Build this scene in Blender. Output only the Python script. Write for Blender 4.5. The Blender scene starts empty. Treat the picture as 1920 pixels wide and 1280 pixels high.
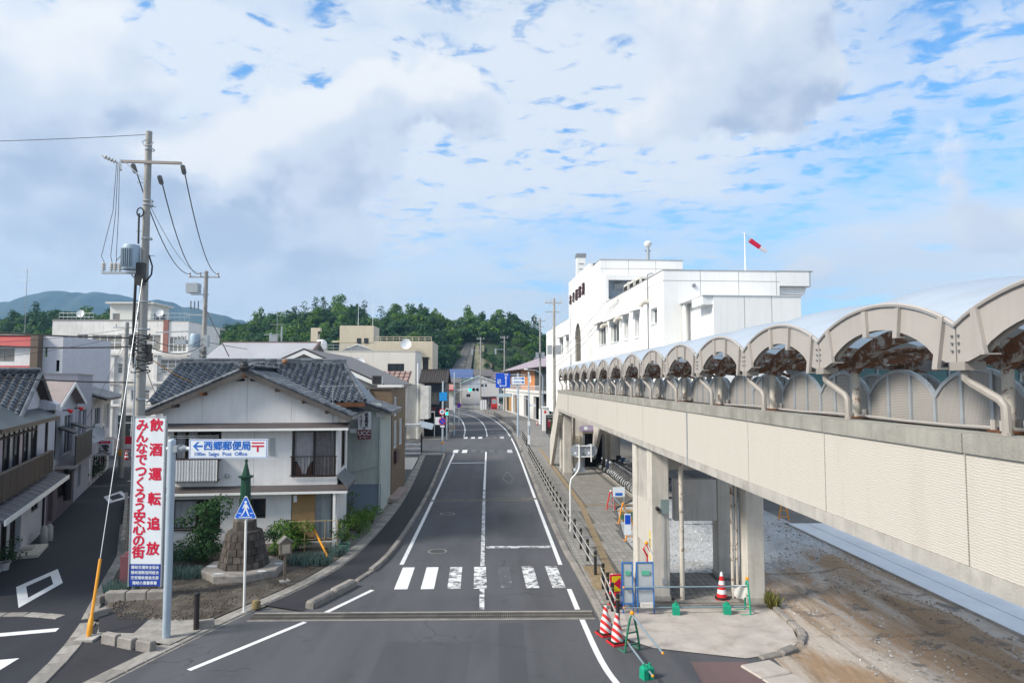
import bpy,math,random
import numpy as np
from mathutils import Vector,Matrix

R = math.radians
random.seed(7)
SC = bpy.context.scene
COL = SC.collection

# ------------------------------------------------------------------ camera
cam_data = bpy.data.cameras.new("camera")
cam_data.lens = 24.0
cam_data.sensor_width = 36.0
cam_data.clip_start = 0.1
cam_data.clip_end = 12000.0
cam = bpy.data.objects.new("camera",cam_data)
cam.location = (0.0,0.0,7.0)
cam.rotation_euler = (R(90.0) + math.atan(77 / 1280),0.0,-math.atan(40 / 1280))
COL.objects.link(cam)
SC.camera = cam

# ------------------------------------------------------------------ exposure
SC.view_settings.view_transform = 'Standard'
SC.view_settings.look = 'None'
SC.view_settings.exposure = 0.58
SC.view_settings.gamma = 1.0
SC.view_settings.use_curve_mapping = False
SC.render.engine = 'CYCLES'
SC.cycles.max_bounces = 6
SC.cycles.diffuse_bounces = 3
SC.cycles.glossy_bounces = 3
SC.cycles.transparent_max_bounces = 16
SC.cycles.volume_bounces = 0
SC.cycles.use_denoising = True

# ------------------------------------------------------------------ sun
SUN_ELEV,SUN_AZ = R(38.0),R(247.0)          # azimuth clockwise from +Y
sun_dir = Vector((math.sin(SUN_AZ) * math.cos(SUN_ELEV),math.cos(SUN_AZ) * math.cos(SUN_ELEV),math.sin(SUN_ELEV)))
sd = bpy.data.lights.new("sun",'SUN')
sd.energy = 3.6
sd.angle = R(14.0)
sd.color = (1.0,0.93,0.82)
so = bpy.data.objects.new("sun",sd)
so.rotation_euler = (-sun_dir).to_track_quat('-Z','Y').to_euler()
so.location = (0,0,60)
COL.objects.link(so)

# ------------------------------------------------------------------ sky
def ramp(nt,src,stops,interp='LINEAR'):
    n = nt.nodes.new('ShaderNodeValToRGB')
    n.color_ramp.interpolation = interp
    e = n.color_ramp.elements
    while len(e) < len(stops):
        e.new(0.5)
    for i,(p,c) in enumerate(stops):
        e[i].position = p
        e[i].color = (c,c,c,1) if isinstance(c,(int,float)) else (*c,1)
    nt.links.new(src,n.inputs[0])
    return n.outputs[0]

def math_n(nt,op,a,b=None,clamp=False):
    n = nt.nodes.new('ShaderNodeMath')
    n.operation = op
    n.use_clamp = clamp
    for i,s in enumerate((a,b)):
        if s is None:
            continue
        if isinstance(s,(int,float)):
            n.inputs[i].default_value = s
        else:
            nt.links.new(s,n.inputs[i])
    return n.outputs[0]

def mix_n(nt,fac,a,b,blend='MIX'):
    n = nt.nodes.new('ShaderNodeMix')
    n.data_type = 'RGBA'
    n.blend_type = blend
    n.clamp_factor = True
    for s,k in ((fac,0),(a,6),(b,7)):
        if isinstance(s,(int,float)):
            n.inputs[k].default_value = s
        elif isinstance(s,tuple):
            n.inputs[k].default_value = (*s,1)
        else:
            nt.links.new(s,n.inputs[k])
    return n.outputs[2]

def noise_n(nt,vec,scale,detail=4.0,rough=0.55,dist=0.0,lac=2.0):
    n = nt.nodes.new('ShaderNodeTexNoise')
    n.inputs['Scale'].default_value = scale
    n.inputs['Detail'].default_value = detail
    n.inputs['Roughness'].default_value = rough
    n.inputs['Distortion'].default_value = dist
    n.inputs['Lacunarity'].default_value = lac
    if vec is not None:
        nt.links.new(vec,n.inputs['Vector'])
    return n.outputs[0]

def mapping_n(nt,vec,scale=(1,1,1),loc=(0,0,0),rot=(0,0,0)):
    n = nt.nodes.new('ShaderNodeMapping')
    n.inputs['Scale'].default_value = scale
    n.inputs['Location'].default_value = loc
    n.inputs['Rotation'].default_value = rot
    nt.links.new(vec,n.inputs['Vector'])
    return n.outputs[0]

world = bpy.data.worlds.new("World")
SC.world = world
world.use_nodes = True
wn = world.node_tree
wn.nodes.clear()
w_out = wn.nodes.new('ShaderNodeOutputWorld')
w_bg = wn.nodes.new('ShaderNodeBackground')
wn.links.new(w_bg.outputs[0],w_out.inputs[0])
w_sky = wn.nodes.new('ShaderNodeTexSky')
w_sky.sky_type = 'NISHITA'
w_sky.sun_disc = False
w_sky.sun_elevation = SUN_ELEV
w_sky.sun_rotation = SUN_AZ
w_sky.air_density = 1.0
w_sky.dust_density = 0.6
w_sky.ozone_density = 1.5
w_tc = wn.nodes.new('ShaderNodeTexCoord')
w_sep = wn.nodes.new('ShaderNodeSeparateXYZ')
wn.links.new(w_tc.outputs['Generated'],w_sep.inputs[0])
w_z = math_n(wn,'MAXIMUM',w_sep.outputs[2],0.0)
w_zz = math_n(wn,'ADD',w_z,0.10)
w_px = math_n(wn,'DIVIDE',w_sep.outputs[0],w_zz)
w_py = math_n(wn,'DIVIDE',w_sep.outputs[1],w_zz)
w_cmb = wn.nodes.new('ShaderNodeCombineXYZ')
wn.links.new(w_px,w_cmb.inputs[0])
wn.links.new(w_py,w_cmb.inputs[1])
plane = w_cmb.outputs[0]
# cloud masses: broken noise everywhere, gathered at the directions where the photograph has them
BLOBS = [  # direction, angular size, weight: the cloud masses in view and the clear gaps between them
    ((-0.523,0.774,0.356),0.24,0.26),
    ((-0.346,0.9,0.265),0.14,0.24),
    ((-0.189,0.916,0.353),0.13,0.26),
    ((-0.015,0.928,0.371),0.14,0.27),
    ((0.321,0.844,0.429),0.22,0.29),
    ((-0.238,0.951,0.198),0.2,0.19),
    ((-0.516,0.832,0.204),0.22,0.2),
    ((-0.413,0.903,0.124),0.2,0.14),
    ((0.533,0.802,0.271),0.1,0.22),
    ((0.611,0.77,0.185),0.1,0.22),
    ((0.452,0.886,0.104),0.09,0.16),
    ((-0.016,0.978,0.206),0.12,0.13),
    ((0.154,0.981,0.121),0.14,0.12),
    ((0.19,0.915,0.357),0.07,0.1),
    ((0.442,0.858,0.26),0.14,-0.2),
    ((0.516,0.749,0.416),0.12,-0.24),
    ((-0.253,0.883,0.396),0.08,-0.14),
    ((0.266,0.925,0.271),0.12,-0.1),
    ((-0.413,0.846,0.337),0.08,-0.14),
    ((-0.384,0.819,0.426),0.1,-0.1),
    ((-0.114,0.883,0.456),0.12,-0.1),
    ((-0.076,0.957,0.281),0.06,-0.08),
]
def cloud_total(vec):
    """cloud thickness in a direction: broken noise gathered into the masses"""
    warp = wn.nodes.new('ShaderNodeTexNoise')
    warp.inputs['Scale'].default_value = 3.6
    warp.inputs['Detail'].default_value = 8.0
    warp.inputs['Roughness'].default_value = 0.56
    wn.links.new(vec,warp.inputs['Vector'])
    off = wn.nodes.new('ShaderNodeVectorMath')
    off.operation = 'MULTIPLY_ADD'
    wn.links.new(warp.outputs['Color'],off.inputs[0])
    off.inputs[1].default_value = (0.32,0.32,0.32)
    wn.links.new(vec,off.inputs[2])
    tot = math_n(wn,'MULTIPLY',noise_n(wn,mapping_n(wn,vec,(1,1,1.9),(3.1,0.4,0)),2.9,9.0,0.56,0.15),0.52)
    for c,r,w in BLOBS:
        sc1 = wn.nodes.new('ShaderNodeVectorMath')
        sc1.operation = 'MULTIPLY'
        wn.links.new(off.outputs[0],sc1.inputs[0])
        sc1.inputs[1].default_value = (1,1,1.55)
        n = wn.nodes.new('ShaderNodeVectorMath')
        n.operation = 'DISTANCE'
        wn.links.new(sc1.outputs[0],n.inputs[0])
        n.inputs[1].default_value = (c[0] + 0.16,c[1] + 0.16,(c[2] + 0.16) * 1.55)
        k = ramp(wn,math_n(wn,'DIVIDE',n.outputs['Value'],r * 1.35),[(0.0,1.0),(1.0,0.0)],'EASE')
        tot = math_n(wn,'ADD',tot,math_n(wn,'MULTIPLY',k,w * 1.05))
    return tot
total = cloud_total(w_tc.outputs['Generated'])
w_sh = wn.nodes.new('ShaderNodeVectorMath')
w_sh.operation = 'ADD'
wn.links.new(w_tc.outputs['Generated'],w_sh.inputs[0])
w_sh.inputs[1].default_value = (-0.022,-0.010,0.034)
total_s = cloud_total(w_sh.outputs[0])
cum_m = ramp(wn,total,[(0.365,0.0),(0.43,1.0)],'EASE')
lit = math_n(wn,'ADD',math_n(wn,'MULTIPLY',math_n(wn,'SUBTRACT',total,total_s),3.6),0.50)
lit = math_n(wn,'SUBTRACT',lit,math_n(wn,'MULTIPLY',math_n(wn,'MAXIMUM',math_n(wn,'SUBTRACT',total,0.40),0.0),1.5))
shade = ramp(wn,lit,[(0.0,(0.36,0.44,0.57)),(0.35,(0.55,0.61,0.70)),(0.85,(0.72,0.74,0.76))],'EASE')
# thin high cloud broken into small puffs
alt_w = noise_n(wn,mapping_n(wn,plane,(1,1,1),(8.3,1.1,0)),0.8,5.0,0.6)
alt_b = math_n(wn,'ADD',alt_w,math_n(wn,'MULTIPLY',w_sep.outputs[0],-0.12))
alt_s = noise_n(wn,mapping_n(wn,plane,(1.0,1.3,1),(1.3,2.1,0),(0,0,0.5)),7.5,6.0,0.6,0.35)
alt_c = noise_n(wn,mapping_n(wn,plane,(1.0,1.0,1),(5.3,0.2,0),(0,0,0.2)),1.3,6.0,0.55,0.4)
near_h = ramp(wn,w_z,[(0.10,1.0),(0.34,0.0)],'EASE')
alt_s = math_n(wn,'ADD',math_n(wn,'MULTIPLY',alt_s,math_n(wn,'SUBTRACT',1.0,near_h)),math_n(wn,'MULTIPLY',alt_c,near_h))
alt = math_n(wn,'MULTIPLY',ramp(wn,alt_b,[(0.30,0.45),(0.52,1.0)]),ramp(wn,math_n(wn,'ADD',alt_s,math_n(wn,'MULTIPLY',alt_b,0.35)),[(0.49,0.08),(0.66,1.0)],'EASE'))
alt = math_n(wn,'MULTIPLY',alt,0.92)
sky_blue = wn.nodes.new('ShaderNodeVectorMath')
sky_blue.operation = 'SCALE'
wn.links.new(w_sky.outputs[0],sky_blue.inputs[0])
sky_blue.inputs['Scale'].default_value = 0.15
tinted = mix_n(wn,1.0,sky_blue.outputs[0],(0.46,0.98,1.28),'MULTIPLY')
c1 = mix_n(wn,alt,tinted,(0.67,0.71,0.75))
c2 = mix_n(wn,cum_m,c1,shade)
# the pale veil low over the horizon
veil = ramp(wn,w_z,[(0.0,0.80),(0.12,0.50),(0.28,0.0)])
c3 = mix_n(wn,veil,c2,(0.56,0.66,0.75))
wn.links.new(c3,w_bg.inputs[0])
w_bg.inputs[1].default_value = 0.88

# ------------------------------------------------------------------ materials
MATS = {}
def new_mat(name):
    m = bpy.data.materials.new(name)
    m.use_nodes = True
    nt = m.node_tree
    nt.nodes.clear()
    out = nt.nodes.new('ShaderNodeOutputMaterial')
    b = nt.nodes.new('ShaderNodeBsdfPrincipled')
    nt.links.new(b.outputs[0],out.inputs[0])
    MATS[name] = m
    return m,nt,b

def coord(nt,kind='Object'):
    return nt.nodes.new('ShaderNodeTexCoord').outputs[kind]

def setcol(nt,b,c):
    if isinstance(c,tuple):
        b.inputs['Base Color'].default_value = (*c,1)
    else:
        nt.links.new(c,b.inputs['Base Color'])

def bump_n(nt,b,h,strength=0.4,dist=0.02):
    n = nt.nodes.new('ShaderNodeBump')
    n.inputs['Strength'].default_value = strength
    n.inputs['Distance'].default_value = dist
    nt.links.new(h,n.inputs['Height'])
    nt.links.new(n.outputs[0],b.inputs['Normal'])

def scl(c,k):
    return tuple(min(1.0,v * k) for v in c)

def mat(name,col,rough=0.65,metal=0.0,var=0.18,scale=2.0,bump=0.0,bscale=30.0,stain=None,streak=0.0,spec=0.4,rnd=0.0):
    """Plain paint or mineral surface: blotches of tone, fine relief, optional stains and rain streaks."""
    if name in MATS:
        return MATS[name]
    m,nt,b = new_mat(name)
    v = coord(nt)
    n1 = noise_n(nt,v,scale,6.0,0.6)
    c = mix_n(nt,ramp(nt,n1,[(0.3,0.0),(0.7,1.0)]),scl(col,1 - var),scl(col,1 + var * 0.6))
    if streak:
        sv = mapping_n(nt,v,(3.0,3.0,0.22))
        s = ramp(nt,noise_n(nt,sv,2.2,5.0,0.65),[(0.48,0.0),(0.75,1.0)])
        c = mix_n(nt,math_n(nt,'MULTIPLY',s,streak),c,scl(col,0.45))
    if stain:
        sc_,amt,col2 = stain
        s = ramp(nt,noise_n(nt,v,sc_,8.0,0.68,0.4),[(0.52,0.0),(0.68,1.0)])
        c = mix_n(nt,math_n(nt,'MULTIPLY',s,amt),c,col2)
    if rnd:
        oi = nt.nodes.new('ShaderNodeObjectInfo')
        k = ramp(nt,oi.outputs['Random'],[(0.0,1 - rnd),(1.0,1 + rnd)])
        c = mix_n(nt,1.0,c,k,'MULTIPLY')
    setcol(nt,b,c)
    b.inputs['Roughness'].default_value = rough
    b.inputs['Metallic'].default_value = metal
    b.inputs['Specular IOR Level'].default_value = spec
    if bump:
        bump_n(nt,b,noise_n(nt,v,bscale,4.0,0.6),bump,0.02)
    return m

# ------------------------------------------------------------------ mesh builder
class MB:
    def __init__(self):
        self.v = []
        self.f = []

    def add(self,vs,fs):
        k = len(self.v)
        self.v += [tuple(p) for p in vs]
        self.f += [tuple(i + k for i in f) for f in fs]
        return self

    def face(self,*pts):
        return self.add(pts,[tuple(range(len(pts)))])

    def box(self,x0,y0,z0,x1,y1,z1):
        if x0 > x1: x0,x1 = x1,x0
        if y0 > y1: y0,y1 = y1,y0
        if z0 > z1: z0,z1 = z1,z0
        return self.add([(x0,y0,z0),(x1,y0,z0),(x1,y1,z0),(x0,y1,z0),(x0,y0,z1),(x1,y0,z1),(x1,y1,z1),(x0,y1,z1)],
                        [(3,2,1,0),(4,5,6,7),(0,1,5,4),(1,2,6,5),(2,3,7,6),(3,0,4,7)])

    def bar(self,p,q,w,h=None,up=(0,0,1)):
        """box beam from p to q, w wide, h deep"""
        h = w if h is None else h
        p,q = Vector(p),Vector(q)
        d = (q - p).normalized()
        a = d.cross(Vector(up))
        if a.length < 1e-4:
            a = d.cross(Vector((1,0,0)))
        a.normalize()
        c = a.cross(d).normalized()
        a = a * w / 2
        c = c * h / 2
        vs = [p - a - c,p + a - c,p + a + c,p - a + c,q - a - c,q + a - c,q + a + c,q - a + c]
        return self.add(vs,[(3,2,1,0),(4,5,6,7),(0,1,5,4),(1,2,6,5),(2,3,7,6),(3,0,4,7)])

    def cyl(self,p,q,r0,r1=None,n=12,caps=True):
        r1 = r0 if r1 is None else r1
        p,q = Vector(p),Vector(q)
        d = (q - p).normalized()
        a = d.orthogonal().normalized()
        c = d.cross(a)
        vs = []
        for base,r in ((p,r0),(q,r1)):
            for i in range(n):
                t = 2 * math.pi * i / n
                vs.append(base + (a * math.cos(t) + c * math.sin(t)) * r)
        fs = [(i,(i + 1) % n,n + (i + 1) % n,n + i) for i in range(n)]
        if caps:
            fs += [tuple(range(n))[::-1],tuple(range(n,2 * n))]
        return self.add(vs,fs)

    def tube(self,pts,r,n=6,caps=True):
        pts = [Vector(p) for p in pts]
        vs,fs = [],[]
        ref = None
        for i,p in enumerate(pts):
            d = (pts[min(i + 1,len(pts) - 1)] - pts[max(i - 1,0)]).normalized()
            if ref is None:
                ref = d.orthogonal().normalized()
            a = (ref - d * ref.dot(d))
            a = a.normalized() if a.length > 1e-5 else d.orthogonal().normalized()
            ref = a
            c = d.cross(a)
            rr = r[i] if isinstance(r,(list,tuple)) else r
            for k in range(n):
                t = 2 * math.pi * k / n
                vs.append(p + (a * math.cos(t) + c * math.sin(t)) * rr)
        for i in range(len(pts) - 1):
            for k in range(n):
                fs.append((i * n + k,i * n + (k + 1) % n,(i + 1) * n + (k + 1) % n,(i + 1) * n + k))
        if caps:
            fs += [tuple(range(n))[::-1],tuple(range((len(pts) - 1) * n,len(pts) * n))]
        return self.add(vs,fs)

    def prism(self,pts,vec):
        """polygon of 3d points pushed along vec"""
        n = len(pts)
        pts = [Vector(p) for p in pts]
        q = [p + Vector(vec) for p in pts]
        return self.add(pts + q,[tuple(range(n))[::-1],tuple(range(n,2 * n))] + [(i,(i + 1) % n,n + (i + 1) % n,n + i) for i in range(n)])

    def lathe(self,prof,c=(0,0,0),n=16,caps=True):
        vs,fs = [],[]
        for r,z in prof:
            for k in range(n):
                t = 2 * math.pi * (k + 0.5) / n
                vs.append((c[0] + r * math.cos(t),c[1] + r * math.sin(t),c[2] + z))
        for i in range(len(prof) - 1):
            for k in range(n):
                fs.append((i * n + k,i * n + (k + 1) % n,(i + 1) * n + (k + 1) % n,(i + 1) * n + k))
        if caps:
            fs += [tuple(range(n))[::-1],tuple(range((len(prof) - 1) * n,len(prof) * n))]
        return self.add(vs,fs)

    def ball(self,c,r,n=10,m=6,sz=1.0):
        return self.lathe([(max(r * math.sin(math.pi * i / m),0.002),-r * sz * math.cos(math.pi * i / m)) for i in range(m + 1)],c,n)

    def grid(self,fn,nu,nv):
        """surface from fn(i/nu, j/nv) -> point"""
        vs = [fn(i / nu,j / nv) for j in range(nv + 1) for i in range(nu + 1)]
        fs = [(j * (nu + 1) + i,j * (nu + 1) + i + 1,(j + 1) * (nu + 1) + i + 1,(j + 1) * (nu + 1) + i) for j in range(nv) for i in range(nu)]
        return self.add(vs,fs)

    def mesh(self,name,smooth=False):
        me = bpy.data.meshes.new(name)
        me.from_pydata(self.v,[],self.f)
        me.update()
        if smooth:
            me.shade_smooth()
            me.set_sharp_from_angle(angle=R(38))
        return me

    def build(self,name,m,parent=None,smooth=False,**kw):
        return link(name,self.mesh(name,smooth),m,parent,**kw)

def tag(o,label=None,cat=None,group=None,kind=None):
    for k,s in (('label',label),('category',cat),('group',group),('kind',kind)):
        if s:
            o[k] = s
    return o

def link(name,me,m=None,parent=None,loc=None,rot=None,**kw):
    if m is not None and not me.materials:
        me.materials.append(m)
    o = bpy.data.objects.new(name,me)
    COL.objects.link(o)
    if parent is not None:
        o.parent = parent
    if loc is not None:
        o.location = loc
    if rot is not None:
        o.rotation_euler = rot
    return tag(o,**kw)

def thing(name,label,cat,loc=(0,0,0),rz=0.0,group=None,kind=None):
    o = bpy.data.objects.new(name,None)
    o.empty_display_size = 0.2
    COL.objects.link(o)
    o.location = loc
    o.rotation_euler = (0,0,rz)
    return tag(o,label,cat,group,kind)

def dup(root,loc=None,rz=None,label=None,group=None,parent=None):
    c = root.copy()
    COL.objects.link(c)
    if parent is not None:
        c.parent = parent
    if loc is not None:
        c.location = loc
    if rz is not None:
        c.rotation_euler = (0,0,rz)
    if label:
        c['label'] = label
    if group:
        c['group'] = group
    for ch in root.children:
        dup(ch,parent=c)
    return c

def text(s,size,m,name='lettering',parent=None,loc=(0,0,0),rot=(R(90),0,0),bold=0.0,depth=0.004,align='CENTER',spacing=1.0,squash=1.0,valign='CENTER',**kw):
    """flat lettering turned into a mesh"""
    cu = bpy.data.curves.new('lettering','FONT')
    cu.body = s
    cu.size = size
    cu.align_x = align
    cu.align_y = valign
    cu.extrude = depth / 2
    cu.space_character = spacing
    cu.resolution_u = 3
    ob = bpy.data.objects.new('lettering',cu)
    me = bpy.data.meshes.new_from_object(ob)
    bpy.data.objects.remove(ob)
    me.materials.clear()
    if bold:                                     # heavier strokes: the outline repeated a hair to each side
        w = bold * size
        vs = [v.co.copy() for v in me.vertices]
        fs = [tuple(p.vertices) for p in me.polygons]
        mb = MB()
        for k,(dx,dy) in enumerate(((0,0),(w,0),(-w,0),(0,w),(0,-w))):
            mb.add([(c.x + dx,c.y + dy,c.z + 0.0004 * k) for c in vs],fs)
        me = mb.mesh('lettering')
    if squash != 1.0:
        me.transform(Matrix.Diagonal((squash,1,1,1)))
    return link(name,me,m,parent,loc,rot,**kw)

# wall surfaces: P maps (along, depth into the wall, height) to local space
def front(y0):
    return lambda u,d,z: (u,y0 + d,z)
def side_right(x0):          # faces +x
    return lambda u,d,z: (x0 - d,u,z)
def side_left(x0):           # faces -x
    return lambda u,d,z: (x0 + d,u,z)

def wall(parent,P,u0,u1,z0,z1,m,holes=(),t=0.16,name='wall',top=None):
    """wall skin with real openings and reveals; top(u) gives a sloping head"""
    us = sorted({u0,u1,*[h[0] for h in holes],*[h[1] for h in holes]})
    zs = sorted({z0,z1,*[h[2] for h in holes],*[h[3] for h in holes]})
    mb = MB()
    for i in range(len(us) - 1):
        for j in range(len(zs) - 1):
            a,b,c,d = us[i],us[i + 1],zs[j],zs[j + 1]
            cu,cz = (a + b) / 2,(c + d) / 2
            if any(h[0] < cu < h[1] and h[2] < cz < h[3] for h in holes):
                continue
            mb.face(P(a,0,c),P(b,0,c),P(b,0,d),P(a,0,d))
    for a,b,c,d in holes:
        mb.face(P(a,0,c),P(a,t,c),P(a,t,d),P(a,0,d))
        mb.face(P(b,0,c),P(b,t,c),P(b,t,d),P(b,0,d))
        mb.face(P(a,0,c),P(b,0,c),P(b,t,c),P(a,t,c))
        mb.face(P(a,0,d),P(b,0,d),P(b,t,d),P(a,t,d))
    return mb.build(name,m,parent)

def window(parent,P,u0,u1,z0,z1,fm,gm,cols=2,rows=1,fr=0.05,dep=0.10,sill=None,name='window',curtain=None,label=None):
    """frame with mullions (part), each pane a sub-part, set in an opening"""
    f = MB()
    d0,d1 = dep - 0.035,dep + 0.035
    def bx(a,b,c,d,e0=d0,e1=d1):
        p = [P(a,e0,c),P(b,e1,d)]
        f.box(*p[0],*p[1])
    bx(u0,u0 + fr,z0,z1)
    bx(u1 - fr,u1,z0,z1)
    bx(u0 + fr,u1 - fr,z0,z0 + fr)
    bx(u0 + fr,u1 - fr,z1 - fr,z1)
    for i in range(1,cols):
        u = u0 + (u1 - u0) * i / cols
        bx(u - fr * 0.45,u + fr * 0.45,z0 + fr,z1 - fr,d0 + 0.004,d1 - 0.004)
    rws = rows if isinstance(rows,(list,tuple)) else [k / rows for k in range(1,rows)]
    for k in rws:
        z = z0 + (z1 - z0) * k
        bx(u0 + fr,u1 - fr,z - fr * 0.4,z + fr * 0.4,d0 + 0.008,d1 - 0.008)
    fo = f.build(name,fm,parent)
    if label:
        fo['label'] = label
    for i in range(cols):
        a = u0 + (u1 - u0) * i / cols
        b = u0 + (u1 - u0) * (i + 1) / cols
        off = 0.0 if i % 2 == 0 else 0.012
        p = MB().face(P(a + fr * 0.3,dep + off,z0 + fr * 0.3),P(b - fr * 0.3,dep + off,z0 + fr * 0.3),P(b - fr * 0.3,dep + off,z1 - fr * 0.3),P(a + fr * 0.3,dep + off,z1 - fr * 0.3))
        p.build('pane',gm,fo)
    if sill is not None:
        s = MB()
        s.box(*P(u0 - 0.06,-0.06,z0 - 0.06),*P(u1 + 0.06,0.05,z0 - 0.003))
        s.build('sill',sill,fo)
    if curtain is not None:
        cm,spans = curtain
        for a,b,lo,hi in spans:
            c = MB()
            nw = max(6,int((b - a) * 26))
            ph = random.random() * 6
            c.grid(lambda s,t: P(a + (b - a) * s,dep + 0.10 + 0.022 * math.sin(s * nw * 0.9 + ph),lo + (hi - lo) * t),nw * 2,2)
            c.build('curtain',cm,fo,smooth=True)
    return fo

# ------------------------------------------------------------------ shared materials
def asphalt(name,col,patch=0.25,crack=0.5):
    m,nt,b = new_mat(name)
    v = coord(nt)
    big = noise_n(nt,mapping_n(nt,v,(1.0,0.22,1.0)),0.55,5.0,0.6,0.3)
    mid = noise_n(nt,v,2.3,6.0,0.65)
    fine = noise_n(nt,v,95.0,3.0,0.7)
    c = mix_n(nt,ramp(nt,big,[(0.32,0.0),(0.68,1.0)]),scl(col,1 - patch),scl(col,1 + patch))
    c = mix_n(nt,ramp(nt,mid,[(0.55,0.0),(0.8,0.5)]),c,scl(col,0.62))
    c = mix_n(nt,ramp(nt,fine,[(0.42,0.0),(0.72,0.6)]),c,scl(col,1.9))
    tread = noise_n(nt,mapping_n(nt,v,(1.0,0.03,1.0)),1.15,3.0,0.5)
    c = mix_n(nt,ramp(nt,tread,[(0.45,0.0),(0.62,0.45)]),c,scl(col,1.35))
    blot = noise_n(nt,v,0.7,7.0,0.7,0.8)
    c = mix_n(nt,ramp(nt,blot,[(0.60,0.0),(0.70,0.45)]),c,scl(col,0.55))
    if crack:
        dv = nt.nodes.new('ShaderNodeVectorMath')
        dv.operation = 'ADD'
        dn = nt.nodes.new('ShaderNodeTexNoise')
        dn.inputs['Scale'].default_value = 1.3
        dn.inputs['Detail'].default_value = 6.0
        nt.links.new(v,dn.inputs['Vector'])
        nt.links.new(v,dv.inputs[0])
        nt.links.new(dn.outputs['Color'],dv.inputs[1])
        vo = nt.nodes.new('ShaderNodeTexVoronoi')
        vo.feature = 'DISTANCE_TO_EDGE'
        vo.inputs['Scale'].default_value = 0.21
        nt.links.new(dv.outputs[0],vo.inputs['Vector'])
        k = ramp(nt,vo.outputs['Distance'],[(0.0,1.0),(0.006,0.0)])
        gate = ramp(nt,noise_n(nt,v,0.35,3.0),[(0.48,0.0),(0.6,1.0)])
        c = mix_n(nt,math_n(nt,'MULTIPLY',math_n(nt,'MULTIPLY',k,gate),crack),c,scl(col,0.35))
    setcol(nt,b,c)
    b.inputs['Roughness'].default_value = 0.82
    b.inputs['Specular IOR Level'].default_value = 0.35
    bump_n(nt,b,fine,0.5,0.006)
    return m

ASPH = asphalt('asphalt_road',(0.064,0.066,0.074),0.3,0.7)
ASPH_DARK = asphalt('asphalt_path',(0.026,0.027,0.032),0.2,0.3)
ASPH_ALLEY = asphalt('asphalt_alley',(0.022,0.024,0.031),0.22,0.4)  # darker than the road, the lane's shade put into the base colour
ASPH_RED = asphalt('asphalt_reddish',(0.115,0.078,0.080),0.15,0.3)

def paint(name,wear):
    """thermoplastic road marking, worn through to the asphalt where wear is high"""
    m,nt,b = new_mat(name)
    v = coord(nt)
    n = noise_n(nt,v,3.2,9.0,0.74,0.2)
    f = noise_n(nt,v,45.0,4.0,0.7)
    s = math_n(nt,'ADD',math_n(nt,'MULTIPLY',n,0.7),math_n(nt,'MULTIPLY',f,0.3))
    k = ramp(nt,s,[(wear - 0.03,1.0),(wear + 0.03,0.0)])
    dirt = noise_n(nt,v,1.7,6.0,0.6)
    white = mix_n(nt,ramp(nt,dirt,[(0.4,0.0),(0.75,0.6)]),(0.72,0.73,0.74),(0.50,0.51,0.53))
    setcol(nt,b,mix_n(nt,k,white,(0.070,0.072,0.080)))
    b.inputs['Roughness'].default_value = 0.6
    return m
PAINT = paint('road_paint',0.30)
PAINT_W = paint('road_paint_worn',0.49)
PAINT_G = paint('road_paint_ghost',0.60)

CONC = mat('concrete',(0.42,0.40,0.37),0.8,var=0.2,scale=1.6,bump=0.35,bscale=45,stain=(1.1,0.55,(0.20,0.19,0.175)),streak=0.35)
CONC_PALE = mat('concrete_pale',(0.55,0.52,0.47),0.8,var=0.14,scale=1.2,bump=0.3,bscale=45,stain=(0.9,0.35,(0.30,0.28,0.25)),streak=0.45)
CONC_SLAB = mat('concrete_slab',(0.27,0.255,0.235),0.85,var=0.3,scale=3.0,bump=0.5,bscale=40,stain=(2.5,0.6,(0.12,0.115,0.105)),rnd=0.22)
CONC_KERB = mat('concrete_kerb',(0.26,0.24,0.22),0.85,var=0.3,scale=3.5,bump=0.5,bscale=35,stain=(3.0,0.7,(0.11,0.10,0.09)),rnd=0.2)
CONC_POLE = mat('concrete_pole',(0.34,0.33,0.31),0.75,var=0.16,scale=1.2,bump=0.15,streak=0.35)
WHITE = mat('white_paint',(0.78,0.78,0.76),0.5,var=0.05,scale=1.0)
WHITE_METAL = mat('white_metal',(0.74,0.76,0.78),0.4,var=0.06,scale=2.0)
GALV = mat('galvanised',(0.38,0.41,0.44),0.42,metal=0.35,var=0.12,scale=6.0)
POLE_BLUE = mat('pole_paint_pale_blue',(0.42,0.50,0.58),0.42,metal=0.2,var=0.1,scale=2.0,streak=0.2)
STEEL = mat('steel_grey',(0.30,0.31,0.32),0.45,metal=0.5,var=0.15,scale=5.0)
BLACK = mat('black_paint',(0.02,0.02,0.022),0.5,var=0.2)
DARK = mat('dark_interior',(0.012,0.012,0.014),0.9,var=0.1)
RUBBER = mat('rubber',(0.018,0.018,0.018),0.8,var=0.1)
BROWN_FRAME = mat('bronze_frame',(0.045,0.032,0.026),0.4,metal=0.3,var=0.15)
WOOD_OLD = mat('weathered_wood',(0.20,0.16,0.125),0.85,var=0.3,scale=6.0,bump=0.4,streak=0.4)
RUST = mat('rust',(0.13,0.052,0.024),0.85,var=0.4,scale=7.0,bump=0.5,bscale=40)
YELLOW = mat('yellow_plastic',(0.72,0.30,0.015),0.45,var=0.12,scale=4.0)
RED = mat('red_plastic',(0.62,0.022,0.025),0.45,var=0.15,scale=4.0)
GREEN_P = mat('green_plastic',(0.01,0.30,0.18),0.4,var=0.12,scale=4.0)
GREEN_D = mat('green_steel',(0.02,0.16,0.09),0.5,var=0.15,scale=4.0)
ORANGE = mat('orange_plastic',(0.85,0.32,0.02),0.45,var=0.15,scale=4.0)
BLUE_STEEL = mat('blue_steel',(0.03,0.17,0.50),0.45,var=0.12,scale=5.0)
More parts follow.
